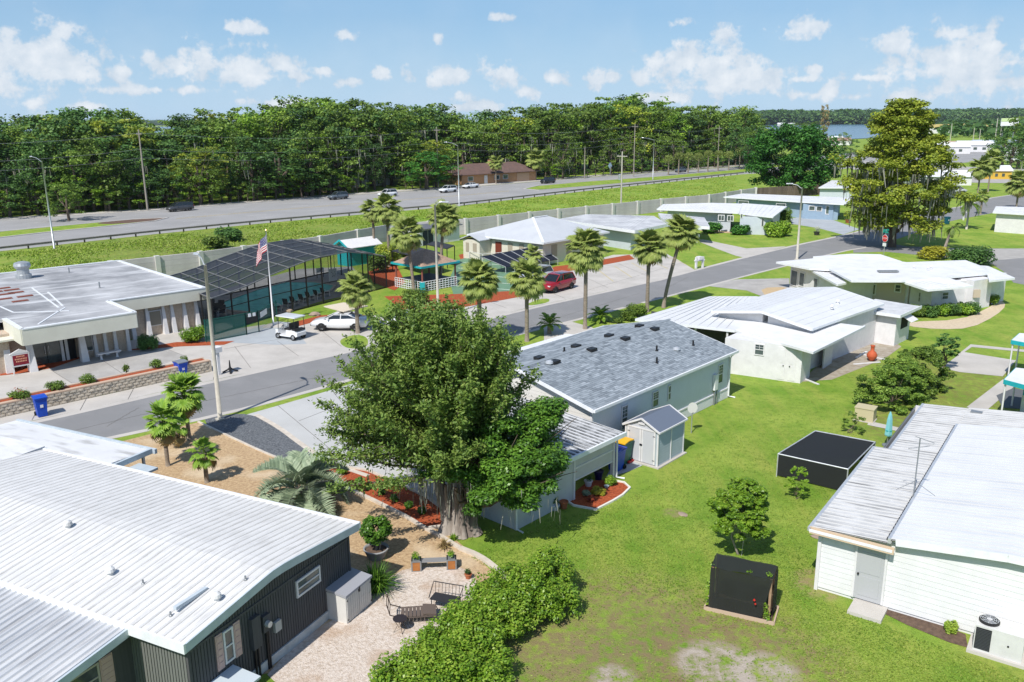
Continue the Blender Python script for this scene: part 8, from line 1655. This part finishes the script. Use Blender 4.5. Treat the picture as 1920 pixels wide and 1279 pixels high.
MB().box(-.1, LX, -.08, LY, 0, .06).build('soil', SOIL, cc_)
vt = Thing('climbing_vine', 'leafy vine with red fruit climbing out of the black netted frame', 'plant', g0[:2], cc_.az); cl = [(-.1, .1, z, .10, .10, .12) for z in (.15, .35, .55, .8, .95)] + [(LX * .6, .1, hc_ + .05, .1, .1, .05), (LX - .2, .1, hc_ + .08, .13, .12, .07), (LX - .15, -.1, .3, .12, .1, .2), (LX - .2, -.12, .6, .1, .06, .2), (-.05, .1, hc_, .12, .1, .08)]
crown_mesh('foliage', cl, 900, .07, LF_HEDGE, .55, .2, .8, .7, vt, .2)
MB().lathe([(.02, 0), (.05, .04), (.02, .09)], 7, (LX * .72, -.14, .75)).lathe([(.02, 0), (.04, .04), (.02, .07)], 7, (LX * .74, -.14, .62)).build('fruit', mat('red_fruit', (.4, .02, .01), .4), vt, kind='stuff')
# closed teal parasol
g = G(1663, 836); um = Thing('parasol', 'closed pale teal parasol on the lawn behind the white roof', 'parasol', g[:2], 0); hu = HT(1663, 836, 773); UT = mat('pale_teal_cloth', (.20, .50, .54), .8)
MB().tube([(0, 0, 0), (0, 0, hu)], .03, 7).build('pole', GREYM, um); mb = MB(); n_ = 10; rg = []
for z, r_ in ((hu * .30, .13), (hu * .34, .16), (hu * .55, .14), (hu * .8, .11), (hu * .93, .07), (hu + .03, .02)): rg.append([(r_ * (1 + .18 * (k % 2)) * math.cos(2 * math.pi * k / n_), r_ * (1 + .18 * (k % 2)) * math.sin(2 * math.pi * k / n_), z) for k in range(n_)])
loft(mb, rg); mb.build('canopy', UT, um); MB().tube([(0, 0, hu * .45), (0, 0, hu * .48)], .17, 10).build('strap', TEAL, um); MB().lathe([(.25, 0), (.25, .07), (.06, .1)], 12).build('base', GREYM, um)
g = G(1601, 788); ub_ = Thing('utility_box', 'tan metal utility box on the lawn near the black shelter', 'utility box', g[:2], -35); TANB = mat('tan_metal_box', (.50, .44, .28), .6); MB().box(0, 1.0, 0, .8, 0, .75).build('cabinet', TANB, ub_); MB().box(-.03, 1.03, -.03, .83, .75, .80).build('lid', TANB, ub_); MB().box(-.05, 1.05, -.05, .85, 0, .05).build('base_slab', CONC, ub_)
# chiminea and loose planks behind the white carport house
g = G(1634, 676); cm_ = Thing('chiminea', 'terracotta chiminea standing on the bare ground', 'chiminea', g[:2], 0); MB().lathe([(.22, 0), (.20, .1), (.33, .25), (.36, .42), (.25, .62), (.13, .72), (.12, 1.0), (.16, 1.05), (.15, 1.1)], 16).build('clay_body', mat('orange_clay', (.48, .10, .04), .7), cm_, smooth=True); MB().lathe([(.28, -.02), (.28, .03)], 12).build('stand', BLACKM, cm_)
for i, (a, b, l_) in enumerate((((1600, 684), (1650, 680), 'white plank lying in front of the chiminea'), ((1612, 664), (1662, 676), 'white plank lying behind the chiminea'), ((1510, 712), (1535, 722), 'white downpipe piece lying by the carport corner'), ((1605, 672), (1625, 660), 'short white plank near the tool shed'))):
    A, B = G(*a), G(*b); t = Thing('plank', l_, 'plank', A[:2], 0); b_ = t.L(B); MB().beam((0, 0, .04), (b_[0], b_[1], .04), .14, .05).build('board', WHITE, t)
# ------------------------------------------------------------------ dark house yard furniture
g0 = G(651, 1171); g1 = G(697, 1131); sb = Thing('storage_box', 'white resin storage box with grey lid against the dark house', 'storage box', g0[:2], math.degrees(math.atan2(g1[1] - g0[1], g1[0] - g0[0]))); LX = math.hypot(g1[0] - g0[0], g1[1] - g0[1]); hb_ = HT(651, 1171, 1120); LY = .82
WR = mat('white_resin', (.62, .61, .58), .55, (.56, .55, .52), 3); MB().box(0, LX, 0, LY, 0, hb_).build('body', WR, sb); MB().slab([(-.04, -.05, hb_ + .06), (LX + .04, -.05, hb_ + .06), (LX + .04, LY + .02, hb_ + .16), (-.04, LY + .02, hb_ + .16)], .09).build('lid', mat('grey_resin_lid', (.33, .34, .37), .55), sb)
for k in range(2): x0 = .04 + k * (LX - .08) / 2; o = MB().box(x0, x0 + (LX - .12) / 2, -.02, 0, .06, hb_ - .05).build('door', WR, sb)
mb = MB()
for x in np.arange(.12, LX - .1, .12): mb.box(x, x + .012, -.026, -.018, .08, hb_ - .08)
mb.build('door_groove', mat('resin_groove', (.42, .42, .40), .7), sb, kind='stuff'); MB().box(LX / 2 - .03, LX / 2 + .03, -.06, -.02, hb_ - .16, hb_ + .02).build('latch', BLACKM, sb)
for x in (.03, LX - .07):
    for z in (.12, hb_ - .2): MB().box(x, x + .04, -.035, -.02, z, z + .06).build('hinge', BLACKM, sb)
bw = Thing('storage_box', 'pale blue lidded box at the bottom edge by the dark house wall', 'storage box', G(438, 1300, 0)[:2], 64); PBL = mat('pale_blue_lid', (.50, .56, .60), .5)
p = dh.Wd((-e + .08, .9)); bw.o.location = (p[0], p[1], 0); bw.o.rotation_euler = (0, 0, R(-26)); MB().box(0, .95, -.55, .9, 0, .95).build('body', DKWALL, bw); MB().slab([(-.05, -.6, 1.05), (1.0, -.6, .98), (1.0, .95, .98), (-.05, .95, 1.05)], .07).build('lid', PBL, bw)
# bench with planter ends
g0 = G(772, 1073); g1 = G(856, 1069); pbn = Thing('planter_bench', 'grey bench between two orange wood planter boxes on the shell patio', 'bench', g0[:2], math.degrees(math.atan2(g1[1] - g0[1], g1[0] - g0[0]))); LX = math.hypot(g1[0] - g0[0], g1[1] - g0[1]); OW = mat('orange_wood', (.42, .17, .05), .6, (.34, .13, .04), 6)
for x in (0, LX - .36):
    o = MB().box(x, x + .36, 0, .36, 0, .42).build('planter_box', OW, pbn); mb = MB()
    for a in (x, x + .33): mb.box(a - .01, a + .04, -.01, .37, 0, .45)
    mb.box(x, x + .36, -.015, .375, .40, .45).box(x, x + .36, -.015, .375, 0, .04).build('box_trim', GREYM, pbn, kind='stuff'); MB().box(x + .03, x + .33, .03, .33, .40, .43).build('soil', SOIL, pbn)
for k in range(3): MB().box(.36, LX - .36, .02 + k * .11, .11 + k * .11, .36, .39).build('seat_slat', mat('grey_slat', (.24, .24, .245), .7), pbn)
for i, x in enumerate((.18, LX - .18)):
    t = Thing('potted_plant', ['small leafy plant in the left planter of the bench', 'leafy plant in the right planter of the bench'][i], 'plant', pbn.Wd((x, .18)), 0, z=.43); crown_mesh('foliage', [(RG.uniform(-.1, .1), RG.uniform(-.1, .1), .12 + .1 * RG.rand(), .10, .10, .09) for _ in range(9)], 900, .06, LF_HEDGE, .4, .2, .8, .6, t, .3)
# sun lounger, little table, fire bowl
def P3(px, py): return G(px, py)
MTL = mat('brown_metal', (.07, .05, .04), .5); SLG = mat('brown_sling', (.13, .10, .085), .8)
g0 = G(752, 1172); ln = Thing('sun_lounger', 'brown sling sun lounger on the shell patio by the hedge', 'sun lounger', g0[:2], math.degrees(math.atan2(G(806, 1168)[1] - g0[1], G(806, 1168)[0] - g0[0])))
for k in range(9): MB().box(.02 + k * .13, .13 + k * .13, -.05, .55, .30, .33).build('sling_slat', SLG, ln)
MB().slab([(.75, -.05, .42), (1.2, -.05, .36), (1.2, .55, .36), (.75, .55, .42)], .05).build('headrest', SLG, ln)
for y in (-.08, .58): MB().tube([(-.02, y, .30), (1.2, y, .30), (1.25, y, .15)], .022, 6).build('frame', MTL, ln); MB().tube([(-.45, y, .85), (-.35, y, .45), (0, y, .32)], .02, 6).build('backrest_frame', MTL, ln)
for z, x in ((.85, -.45), (.65, -.41), (.48, -.36)): MB().tube([(x, -.08, z), (x, .58, z)], .014, 5).build('backrest_bar', MTL, ln)
for x in (.05, 1.1):
    for y in (-.08, .58): MB().tube([(x, y, .3), (x - .05, y, 0)], .02, 6).build('leg', MTL, ln)
def rtable(px, py, h, r_, label):
    t = Thing('side_table', label, 'table', G(px, py)[:2], 0); MB().lathe([(r_, h - .02), (r_, h), (0, h + .003)], 18, cap=False).build('table_top', mat('dark_mesh_top', (.03, .025, .03), .6), t)
    for k in range(4): a = k * 1.57 + .4; MB().tube([(math.cos(a) * r_ * .8, math.sin(a) * r_ * .8, h - .02), (math.cos(a) * r_ * .4, math.sin(a) * r_ * .4, h * .5), (math.cos(a) * r_ * 1.0, math.sin(a) * r_ * 1.0, 0)], .012, 5).build('leg', MTL, t)
    return t
rtable(751, 1184, .5, .24, 'small round dark metal table beside the sun lounger')
g = G(838, 1142); rc = Thing('metal_settee', 'black wire settee with mesh seat partly behind the hedge', 'bench', g[:2], -20); BW = mat('black_wire', (.02, .02, .022), .5)
MB().slab([(-.55, -.22, .42), (.45, -.22, .42), (.45, .25, .42), (-.55, .25, .42)], .03).build('seat', mat('dark_mesh_seat', (.03, .03, .035), .7), rc); MB().tube([(-.58, -.2, .45), (-.62, .3, .8), (.5, .34, .8), (.5, -.2, .45)], .02, 6).build('back_frame', BW, rc)
for k in range(9): x = -.55 + k * .13; MB().tube([(x, .26, .42), (x, .32, .79)], .008, 4).build('back_bar', BW, rc)
for x in (-.5, .42):
    for y in (-.18, .22): MB().tube([(x, y, .42), (x, y, 0)], .018, 5).build('leg', BW, rc)
def potp(px, py, r_, h_, m, label, leaf=LF_GLOSS, pl=.3, seed=0, plant=True):
    g = G(px, py); t = Thing('flower_pot', label, 'pot', g[:2], 0); MB().lathe([(r_ * .65, 0), (r_ * .9, h_ * .85), (r_ * 1.05, h_ * .87), (r_ * 1.05, h_), (r_ * .9, h_), (r_ * .88, h_ * .9)], 14, cap=False).lathe([(0, h_ * .88), (r_ * .9, h_ * .88)], 14, cap=False).build('pot_body', m, t)
    if plant: p = Thing('potted_plant', label.replace('pot', 'plant in the pot', 1) if False else 'leafy plant growing in the ' + label, 'plant', g[:2], 0, z=h_ * .88); crown_mesh('foliage', [(RG.uniform(-.5, .5) * r_, RG.uniform(-.5, .5) * r_, pl * (.3 + .5 * RG.rand()), pl * .35, pl * .35, pl * .3) for _ in range(8)], 700, .06, leaf, .5, .2, .8, .6, p, .3)
potp(1057, 953, .20, .34, TERRA, 'terracotta pot at the foot of the white wall', plant=False); potp(1041, 956, .20, .25, WHITE, 'white bowl left of the terracotta pot', LF_DARK, .35)
potp(1103, 912, .20, .30, WHITE, 'white pot under the raised wall panel', LF_DARK, .3); potp(1122, 899, .24, .45, mat('navy_pot', (.01, .01, .06), .4), 'navy blue pot under the raised wall panel', LF_DARK, .3)
potp(625, 880, .17, .26, TERRA, 'clay pot at the head of the mulch bed', LF_HEDGE, .4); potp(878, 1085, .14, .2, TERRA, 'orange pot with purple flowers by the hedge', LF_DARK, .25); potp(41, 690, .3, .4, TERRA, 'brown pot under the notice board', LF_OAK, .4); potp(186, 664, .25, .35, mat('dark_red_pot', (.12, .03, .02), .6), 'dark red pot beside the club entrance', LF_DARK, .4)
potp(1137, 915, .12, .12, mat('blue_grey_bowl', (.3, .36, .42), .5), 'blue grey bowl in the small mulch bed', plant=False)
potp(1531, 441, .45, .5, mat('dark_planter', (.05, .05, .05), .6), 'dark planter with white flowers by the street bend', leafmat('white_flowers', [(.7, .7, .65), (.6, .65, .5), (.75, .75, .7)], .2), .9)
potp(1590, 418, .5, .5, TERRA, 'terracotta planter at the edge of the blue house lawn', LF_OAK, .8)
# satellite dish, mailboxes, odd things
g = G(1296, 812); sd_ = Thing('satellite_dish', 'white satellite dish on a post beside the blue house', 'satellite dish', g[:2], 0); MB().tube([(0, 0, 0), (0, 0, 1.3)], .03, 7).build('post', GALV, sd_); mb = MB(); rg = []
for r_, d_ in ((.02, 0), (.16, .02), (.27, .06)): rg.append([(r_ * math.cos(a), -d_ * 1.0 + .02, 1.45 + r_ * math.sin(a) * 1.15) for a in np.linspace(0, 2 * math.pi, 17)[:-1]])
loft(mb, rg); mb.build('dish', mat('pale_dish', (.60, .60, .57), .6), sd_); MB().tube([(0, 0, 1.15), (0, -.4, 1.3)], .015, 5).build('feed_arm', GREYM, sd_)
def mailbox(px, py, label, az_=0, twin=True, h=1.3):
    t = Thing('mailbox', label, 'mailbox', G(px, py)[:2], az_)
    for x in ((-.5, .5) if twin else (0,)): MB().box(x - .1, x + .1, -.1, .1, 0, h).build('post', WHITE, t)
    if twin: MB().box(-.7, .7, -.12, .12, h - .45, h - .3).build('crossbar', WHITE, t)
    MB().box(-.25, .25, -.25, .3, h - .3, h + .05).build('box', WHITE, t); return t
mailbox(1311, 503, 'white twin-post mailbox on the lawn beside the street', 30); mailbox(1806, 413, 'white mailbox by the far street', 10, False, 1.5); mailbox(411, 703, 'white cross-shaped post at the driveway mouth beside the lamp pole', 50, False, 1.9)
mailbox(1307, 455, 'white low post by the driveway of the clipped bush house', 10, False, 1.1)
g = G(432, 698); an = Thing('metal_stand', 'black four-footed metal stand at the edge of the street', 'stand', g[:2], 20)
for k in range(4): a = k * 1.57; MB().tube([(math.cos(a) * .5, math.sin(a) * .5, .03), (math.cos(a) * .15, math.sin(a) * .15, .2), (0, 0, .35)], [.07, .06, .05], 6).build('foot', BLACKM, an)
MB().tube([(0, 0, .1), (0, 0, .85)], [.09, .03], 8).build('stem', BLACKM, an)
# tan square shade over the pool lawn
g = G(645, 601); us = Thing('parasol', 'flat square cream parasol on the lawn by the white sedan', 'parasol', g[:2], 0); q = [us.L(G(x, y, 1.55)) for x, y in ((607, 574), (644, 567), (690, 573), (645, 584))]; MB().slab(q, .08).build('canopy', mat('cream_cloth', (.62, .54, .42), .8), us); MB().tube([(0, 0, 0), (0, 0, 1.5)], .04, 6).build('pole', BLACKM, us)
# stones on the lawns
for i, (px, py, r_, l_) in enumerate(((590, 592, .5, 'brown boulder on the pool lawn'), (541, 586, .45, 'pale orange boulder beside the pool cage'), (1430, 573, .3, 'stone in the sandy bed by the beige house'), (1352, 940, .25, 'flat stone on the lawn'), (1533, 1007, .28, 'flat round stepping stone near the right house'))):
    t = Thing('boulder', l_, 'stone', G(px, py)[:2] if i != 3 else G(1280, 965)[:2], i * 40); rr = random.Random(i); mb = MB(); hh_ = r_ * (.7 if i < 3 else .2); rg = []
    for z, k in ((0, .9), (hh_ * .4, 1), (hh_ * .8, .7), (hh_, .3)): rg.append([(r_ * k * math.cos(a) * rr.uniform(.8, 1.15), r_ * .7 * k * math.sin(a) * rr.uniform(.8, 1.15), z) for a in np.linspace(0, 2 * math.pi, 10)[:-1]])
    loft(mb, rg); mb.build('stone', mat('field_stone_%d' % i, (.36, .28, .22) if i != 1 else (.5, .36, .25), .9, (.26, .2, .16), 3), t)
# teal-trimmed house at the right edge
for i, (c, z_, lab) in enumerate((((( 1883, 712), (1905, 690), (1990, 700), (1990, 740)), 2.3, 'teal-edged carport roof at the right edge of the photo'), (((1897, 638), (1912, 625), (1990, 632), (1990, 655)), 2.6, 'smaller teal-edged roof behind the first at the right edge'))):
    P_ = [G(x, y, z_) for x, y in c]; t = Thing('carport', lab, 'carport', P_[0][:2], 0); q = [t.L(p) for p in P_]; MB().slab([(p[0], p[1], p[2] + .02) for p in q], .05).build('roof', ROOFW, t)
    for a, b in zip(q, q[1:] + q[:1]): MB().beam((a[0], a[1], a[2] - .12), (b[0], b[1], b[2] - .12), .07, .26).build('fascia', TEAL, t)
    for p in q: x = p[0] * .94 + sum(w[0] for w in q) / 4 * .06; y = p[1] * .94 + sum(w[1] for w in q) / 4 * .06; MB().tube([(x, y, 0), (x, y, z_ - .1)], .05, 6).build('post', WHITE, t)
t = Thing('mobile_home', 'teal and white house wall at the right edge behind the carport', 'house', G(1912, 772)[:2], 50); MB().box(0, 5, -4, 0, 0, 1.0).build('wall', WHITE, t); MB().box(.02, 5, -4, -.02, 1.0, 2.1).build('upper_wall', TEAL, t)
ground('paved_slab', [(1868, 742), (1900, 728), (1960, 740), (1950, 770), (1880, 765)], mat('dark_pad', (.12, .13, .14), .8), .02)
# ------------------------------------------------------------------ across the highway and beyond
OR_ = mat('orange_brick', (.46, .26, .14), .85, (.40, .22, .12), 2); BR_ = mat('brown_roof', (.16, .10, .085), .9, (.12, .08, .07), 1)
oh = Thing('brick_house', 'low orange brick house with brown roof across the highway', 'house', far(868, 0)[:2] if False else farpt(866, 9), HA - 6)
MB().box(0, 26, 0, 9, 0, 2.8).build('wall', OR_, oh)
for q in ([(-1, -1, 2.7), (27, -1, 2.7), (22, 4.5, 5.2), (4, 4.5, 5.2)], [(27, -1, 2.7), (27, 10, 2.7), (22, 4.5, 5.2)], [(27, 10, 2.7), (-1, 10, 2.7), (4, 4.5, 5.2), (22, 4.5, 5.2)], [(-1, 10, 2.7), (-1, -1, 2.7), (4, 4.5, 5.2)]): MB().slab(q, .15).build('roof', BR_, oh)
for x in (2, 11, 14): w_ = MB().box(x, x + 1.8, -.08, 0, .9, 2.1).build('window', WHITE, oh); MB().box(x + .12, x + 1.68, -.10, -.08, 1.0, 2.0).build('pane', GLASS, w_)
MB().box(7.5, 8.6, -.08, 0, 0, 2.2).build('door', WHITE, oh); MB().box(19, 23.5, -.08, 0, 0, 2.3).build('garage_door', mat('peach_door', (.5, .33, .22), .7), oh); MB().box(12, 13, 3, 4, 4, 6).build('chimney', OR_, oh)
for i, (px, d_, w_, h_, l_) in enumerate(((195, 30, 14, 9, 'white house glimpsed between the mossy oaks, left'), (262, 32, 9, 8, 'white house glimpsed beside the wooden pole'), (700, 26, 12, 6, 'pale building glimpsed between the cypress trunks'), (650, 30, 8, 5, 'white trailer behind the cypress trunks'), (325, 40, 8, 6, 'pale building deep in the wood'))):
    p = farpt(px, d_); t = Thing('wood_house', l_, 'house', p, HA); MB().box(-w_ / 2, w_ / 2, 0, 6, 0, h_ * .7).build('wall', WHITE, t); MB().slab([(-w_ / 2 - .5, -.5, h_ * .7), (w_ / 2 + .5, -.5, h_ * .7), (w_ / 2 + .5, 3, h_), (-w_ / 2 - .5, 3, h_)], .2).slab([(-w_ / 2 - .5, 3, h_), (w_ / 2 + .5, 3, h_), (w_ / 2 + .5, 6.5, h_ * .7), (-w_ / 2 - .5, 6.5, h_ * .7)], .2).build('roof', ROOFD, t, kind='stuff')
    for k in range(2): MB().box(-w_ * .3 + k * w_ * .35, -w_ * .3 + k * w_ * .35 + 1.5, -.06, 0, h_ * .3, h_ * .5).build('window', GLASS, t)
g = farpt(1144, 2); t = Thing('road_sign', 'blue and white diamond sign beyond the highway', 'sign', g, HA + 90 + 180 - 90); MB().box(-.06, .06, -.06, .06, 0, 3.2).build('post', GALV, t); up_plate([(0, -1), (1, 0), (0, 1), (-1, 0)], 3.0, -.1, -.06).build('plate', mat('pale_blue_sign', (.35, .48, .58), .5), t)
bd = [(1552, 560, 22, 5, ROOFW, 'long pale roofed building at the lake shore, left'), (1578, 540, 14, 4.5, mat('reddish_roof', (.35, .22, .18), .8), 'reddish roofed building at the lake shore'), (1795, 400, 14, 5, ROOFW, 'white pitched roof building beyond the highway, first'), (1812, 430, 16, 4.8, mat('tan_roof', (.42, .33, .26), .8), 'tan roofed building beyond the highway'), (1838, 420, 16, 5.2, ROOFW, 'white pitched roof building beyond the highway, second'), (1880, 440, 22, 5, mat('blue_roof', (.3, .36, .42), .7), 'blue grey long building beyond the highway'), (1778, 215, 14, 3.5, ROOFW, 'pale roofed house behind the mossy cypress'), (1884, 235, 7, 3.6, mat('yellow_wall', (.6, .38, .05), .7), 'yellow building with blue tarp at the right edge'), (1915, 330, 9, 5, ROOFW, 'small white building at the far right'),
      (1500, 640, 12, 6, ROOFW, 'white boathouse on the lake shore'), (1465, 1800, 14, 7, ROOFW, 'white building across the lake, left'), (1485, 1900, 14, 6, ROOFW, 'white building across the lake, right'), (1800, 900, 60, 9, mat('ochre_roofs', (.45, .36, .12), .8), 'ochre roofed block near the horizon'), (1840, 1000, 50, 9, mat('ochre_roofs2', (.45, .38, .16), .8), 'second ochre roofed block near the horizon')]
for px, d_, w_, h_, rm_, l_ in bd:
    p = far(px, d_); t = Thing('distant_building', l_, 'building', p, -10); dp = w_ * .6; isY = 'yellow' in l_; MB().box(-w_ / 2, w_ / 2, 0, dp, 0, h_ * .6).build('wall', rm_ if isY else WHITE, t)
    mb = MB(); mb.add([(-w_ / 2 - .4, -.4, h_ * .6), (w_ / 2 + .4, -.4, h_ * .6), (w_ / 2 + .4, dp + .4, h_ * .6), (-w_ / 2 - .4, dp + .4, h_ * .6), (-w_ / 2, dp / 2, h_), (w_ / 2, dp / 2, h_)], [(0, 1, 5, 4), (2, 3, 4, 5), (1, 2, 5), (3, 0, 4), (3, 2, 1, 0)]); mb.build('roof', ROOFD if isY else rm_, t)
    for k in range(3): MB().box(-w_ * .35 + k * w_ * .25, -w_ * .35 + k * w_ * .25 + w_ * .1, -.08, 0, h_ * .2, h_ * .42).build('window', GLASS, t)
p = far(1893, 430); t = Thing('billboard', 'pale green and white billboard at the far right', 'billboard', p, -8); MB().box(-4, 4, -.3, .3, 12, 15.6).build('board', sgm, t); MB().box(-4, 1, -.4, -.3, 14, 15.6).build('panel', mat('lime_panel', (.5, .62, .3), .6), t)
for x in (-2.5, 2.5): MB().box(x - .2, x + .2, .3, .7, 0, 14).build('post', GREYM, t)
# side roads at the far right
ground('far_parking', [(1590, 300), (1790, 312), (1960, 318), (1960, 345), (1790, 342), (1790, 330), (1600, 318)], CONC_D, .03)
ground('lake_road', [(1540, 300), (1562, 290), (1620, 288), (1620, 312), (1540, 322)], HWY, .035)
# joints, cracks and stains of the pavement as fine lines of real width
JT = mat('joint_filler', (.16, .15, .14), .9); mb = MB()
def crack(a, b, w=.025, z=.020, wob=.0, n=1, seed=0, m_=mb):
    rr_ = random.Random(seed); A, B = Vector(G(*a)), Vector(G(*b)); pts = [A.lerp(B, k / n) + Vector((rr_.uniform(-wob, wob), rr_.uniform(-wob, wob), 0)) for k in range(n + 1)]
    for p, q in zip(pts, pts[1:]): m_.beam((p.x, p.y, z), (q.x, q.y, z), w, .004)
for k, (a, b) in enumerate((((60, 788), (75, 760)), ((150, 770), (165, 742)), ((240, 749), (255, 720)), ((320, 732), (335, 705)), ((400, 712), (405, 690)), ((470, 690), (440, 650)), ((560, 668), (520, 640)), ((640, 650), (590, 610)), ((420, 655), (640, 615)), ((950, 578), (900, 560)), ((1060, 560), (1010, 540)), ((1140, 540), (1080, 512)), ((1220, 520), (1160, 495)), ((1100, 545), (1290, 490)), ((560, 790), (700, 735)), ((600, 850), (720, 790)), ((520, 760), (640, 860)), ((620, 730), (720, 850)), ((135, 719), (95, 694)), ((240, 708), (180, 668)), ((347, 668), (300, 650)))): crack(a, b, .03, .019, .0, 1, k)
for k, (a, b) in enumerate((((0, 840), (300, 770)), ((300, 770), (560, 715)), ((560, 715), (900, 640)), ((900, 640), (1200, 550)), ((200, 800), (260, 765)), ((700, 690), (730, 660)), ((1250, 540), (1290, 520)))): crack(a, b, .03, .016, .05, 40, k + 50)
st('pavement_joint', mb, JT)
mb = MB()
for x in range(5): crack((1120 + x * 32, 505 - x * 6), (1150 + x * 34, 528 - x * 8), .10, .02, 0, 1, 0, mb)
st('parking_line', mb, mat('worn_yellow_line', (.5, .42, .2), .8)); 
# tufts of grass standing in the near lawn
tf = MB(); rr = random.Random(2)
N_ = 90000; px = RG.uniform(850, 1960, N_); py = 700 + 620 * RG.rand(N_) ** .8; pts = []
for a, b in zip(px, py):
    if b < 700 + max(0, (a - 1500)) * .0: continue
    pts.append((a, b))
pts = np.array(pts); dirs = _r2[None] * ((pts[:, 0] - W / 2) / F)[:, None] - _u2[None] * ((pts[:, 1] - H / 2) / F)[:, None] + _f[None]; t_ = -CAMH / dirs[:, 2]; X = dirs[:, 0] * t_; Y = dirs[:, 1] * t_
def inside(poly, X, Y):
    c = np.zeros(len(X), bool); n = len(poly)
    for i in range(n):
        x0, y0 = poly[i]; x1, y1 = poly[(i + 1) % n]; k = ((y0 > Y) != (y1 > Y)) & (X < (x1 - x0) * (Y - y0) / ((y1 - y0) or 1e-9) + x0); c ^= k
    return c
region = gp([(875, 1045), (965, 1000), (1085, 960), (1185, 930), (1290, 870), (1385, 770), (1510, 730), (1620, 700), (1640, 790), (1520, 985), (1530, 1120), (1960, 1290), (1960, 1340), (930, 1340), (1090, 1150)]); ok = inside(region, X, Y)
for bad in ([(1066, 943), (1122, 900), (1165, 905), (1181, 914), (1117, 957)], [(1325, 1145), (1340, 1120), (1455, 1145), (1446, 1172)], [(1178, 862), (1232, 885), (1285, 855), (1230, 830)]): ok &= ~inside(gp(bad), X, Y)
for a_, b_, r_ in ((1180, 1190, 3.4), (1400, 1240, 2.6), (1050, 1270, 2.4), (1262, 962, .5), (1540, 1095, .8)):
    g = G(a_, b_); ok &= (np.hypot(X - g[0], Y - g[1]) > r_ * (.6 + .5 * RG.rand(len(X)))) | (RG.rand(len(X)) < .12)
X, Y = X[ok], Y[ok]; n = len(X); print('tufts', n); P_ = np.stack([X, Y, np.full(n, .022)], 1)
LF_GR = leafmat('grass_blades', [(.10, .19, .014), (.17, .29, .024), (.27, .37, .045), (.38, .42, .09)], .25)
nz = np.sin(X * 1.1 + Y * .4) + np.sin(X * .5 - Y * 1.3) + RG.normal(0, .5, n)
o = leaves('lawn_tufts', P_, .06 + .03 * RG.rand(n), LF_GR, .55 + .12 * nz + RG.normal(0, .15, n), .9, .45); o['kind'] = 'stuff'
# ------------------------------------------------------------------ the humid summer air (a closed box named haze)
hm_ = bpy.data.materials.new('humid_air'); hm_.use_nodes = True; t_ = hm_.node_tree; t_.nodes.remove(t_.nodes['Principled BSDF']); pv = t_.nodes.new('ShaderNodeVolumePrincipled'); pv.inputs['Density'].default_value = 0.00006; pv.inputs['Color'].default_value = (.86, .92, 1, 1); pv.inputs['Anisotropy'].default_value = .3
t_.links.new(pv.outputs[0], t_.nodes['Material Output'].inputs['Volume']); MB().box(-9500, 9500, -500, 9500, -1.0, 30).build('haze', hm_, kind='stuff')
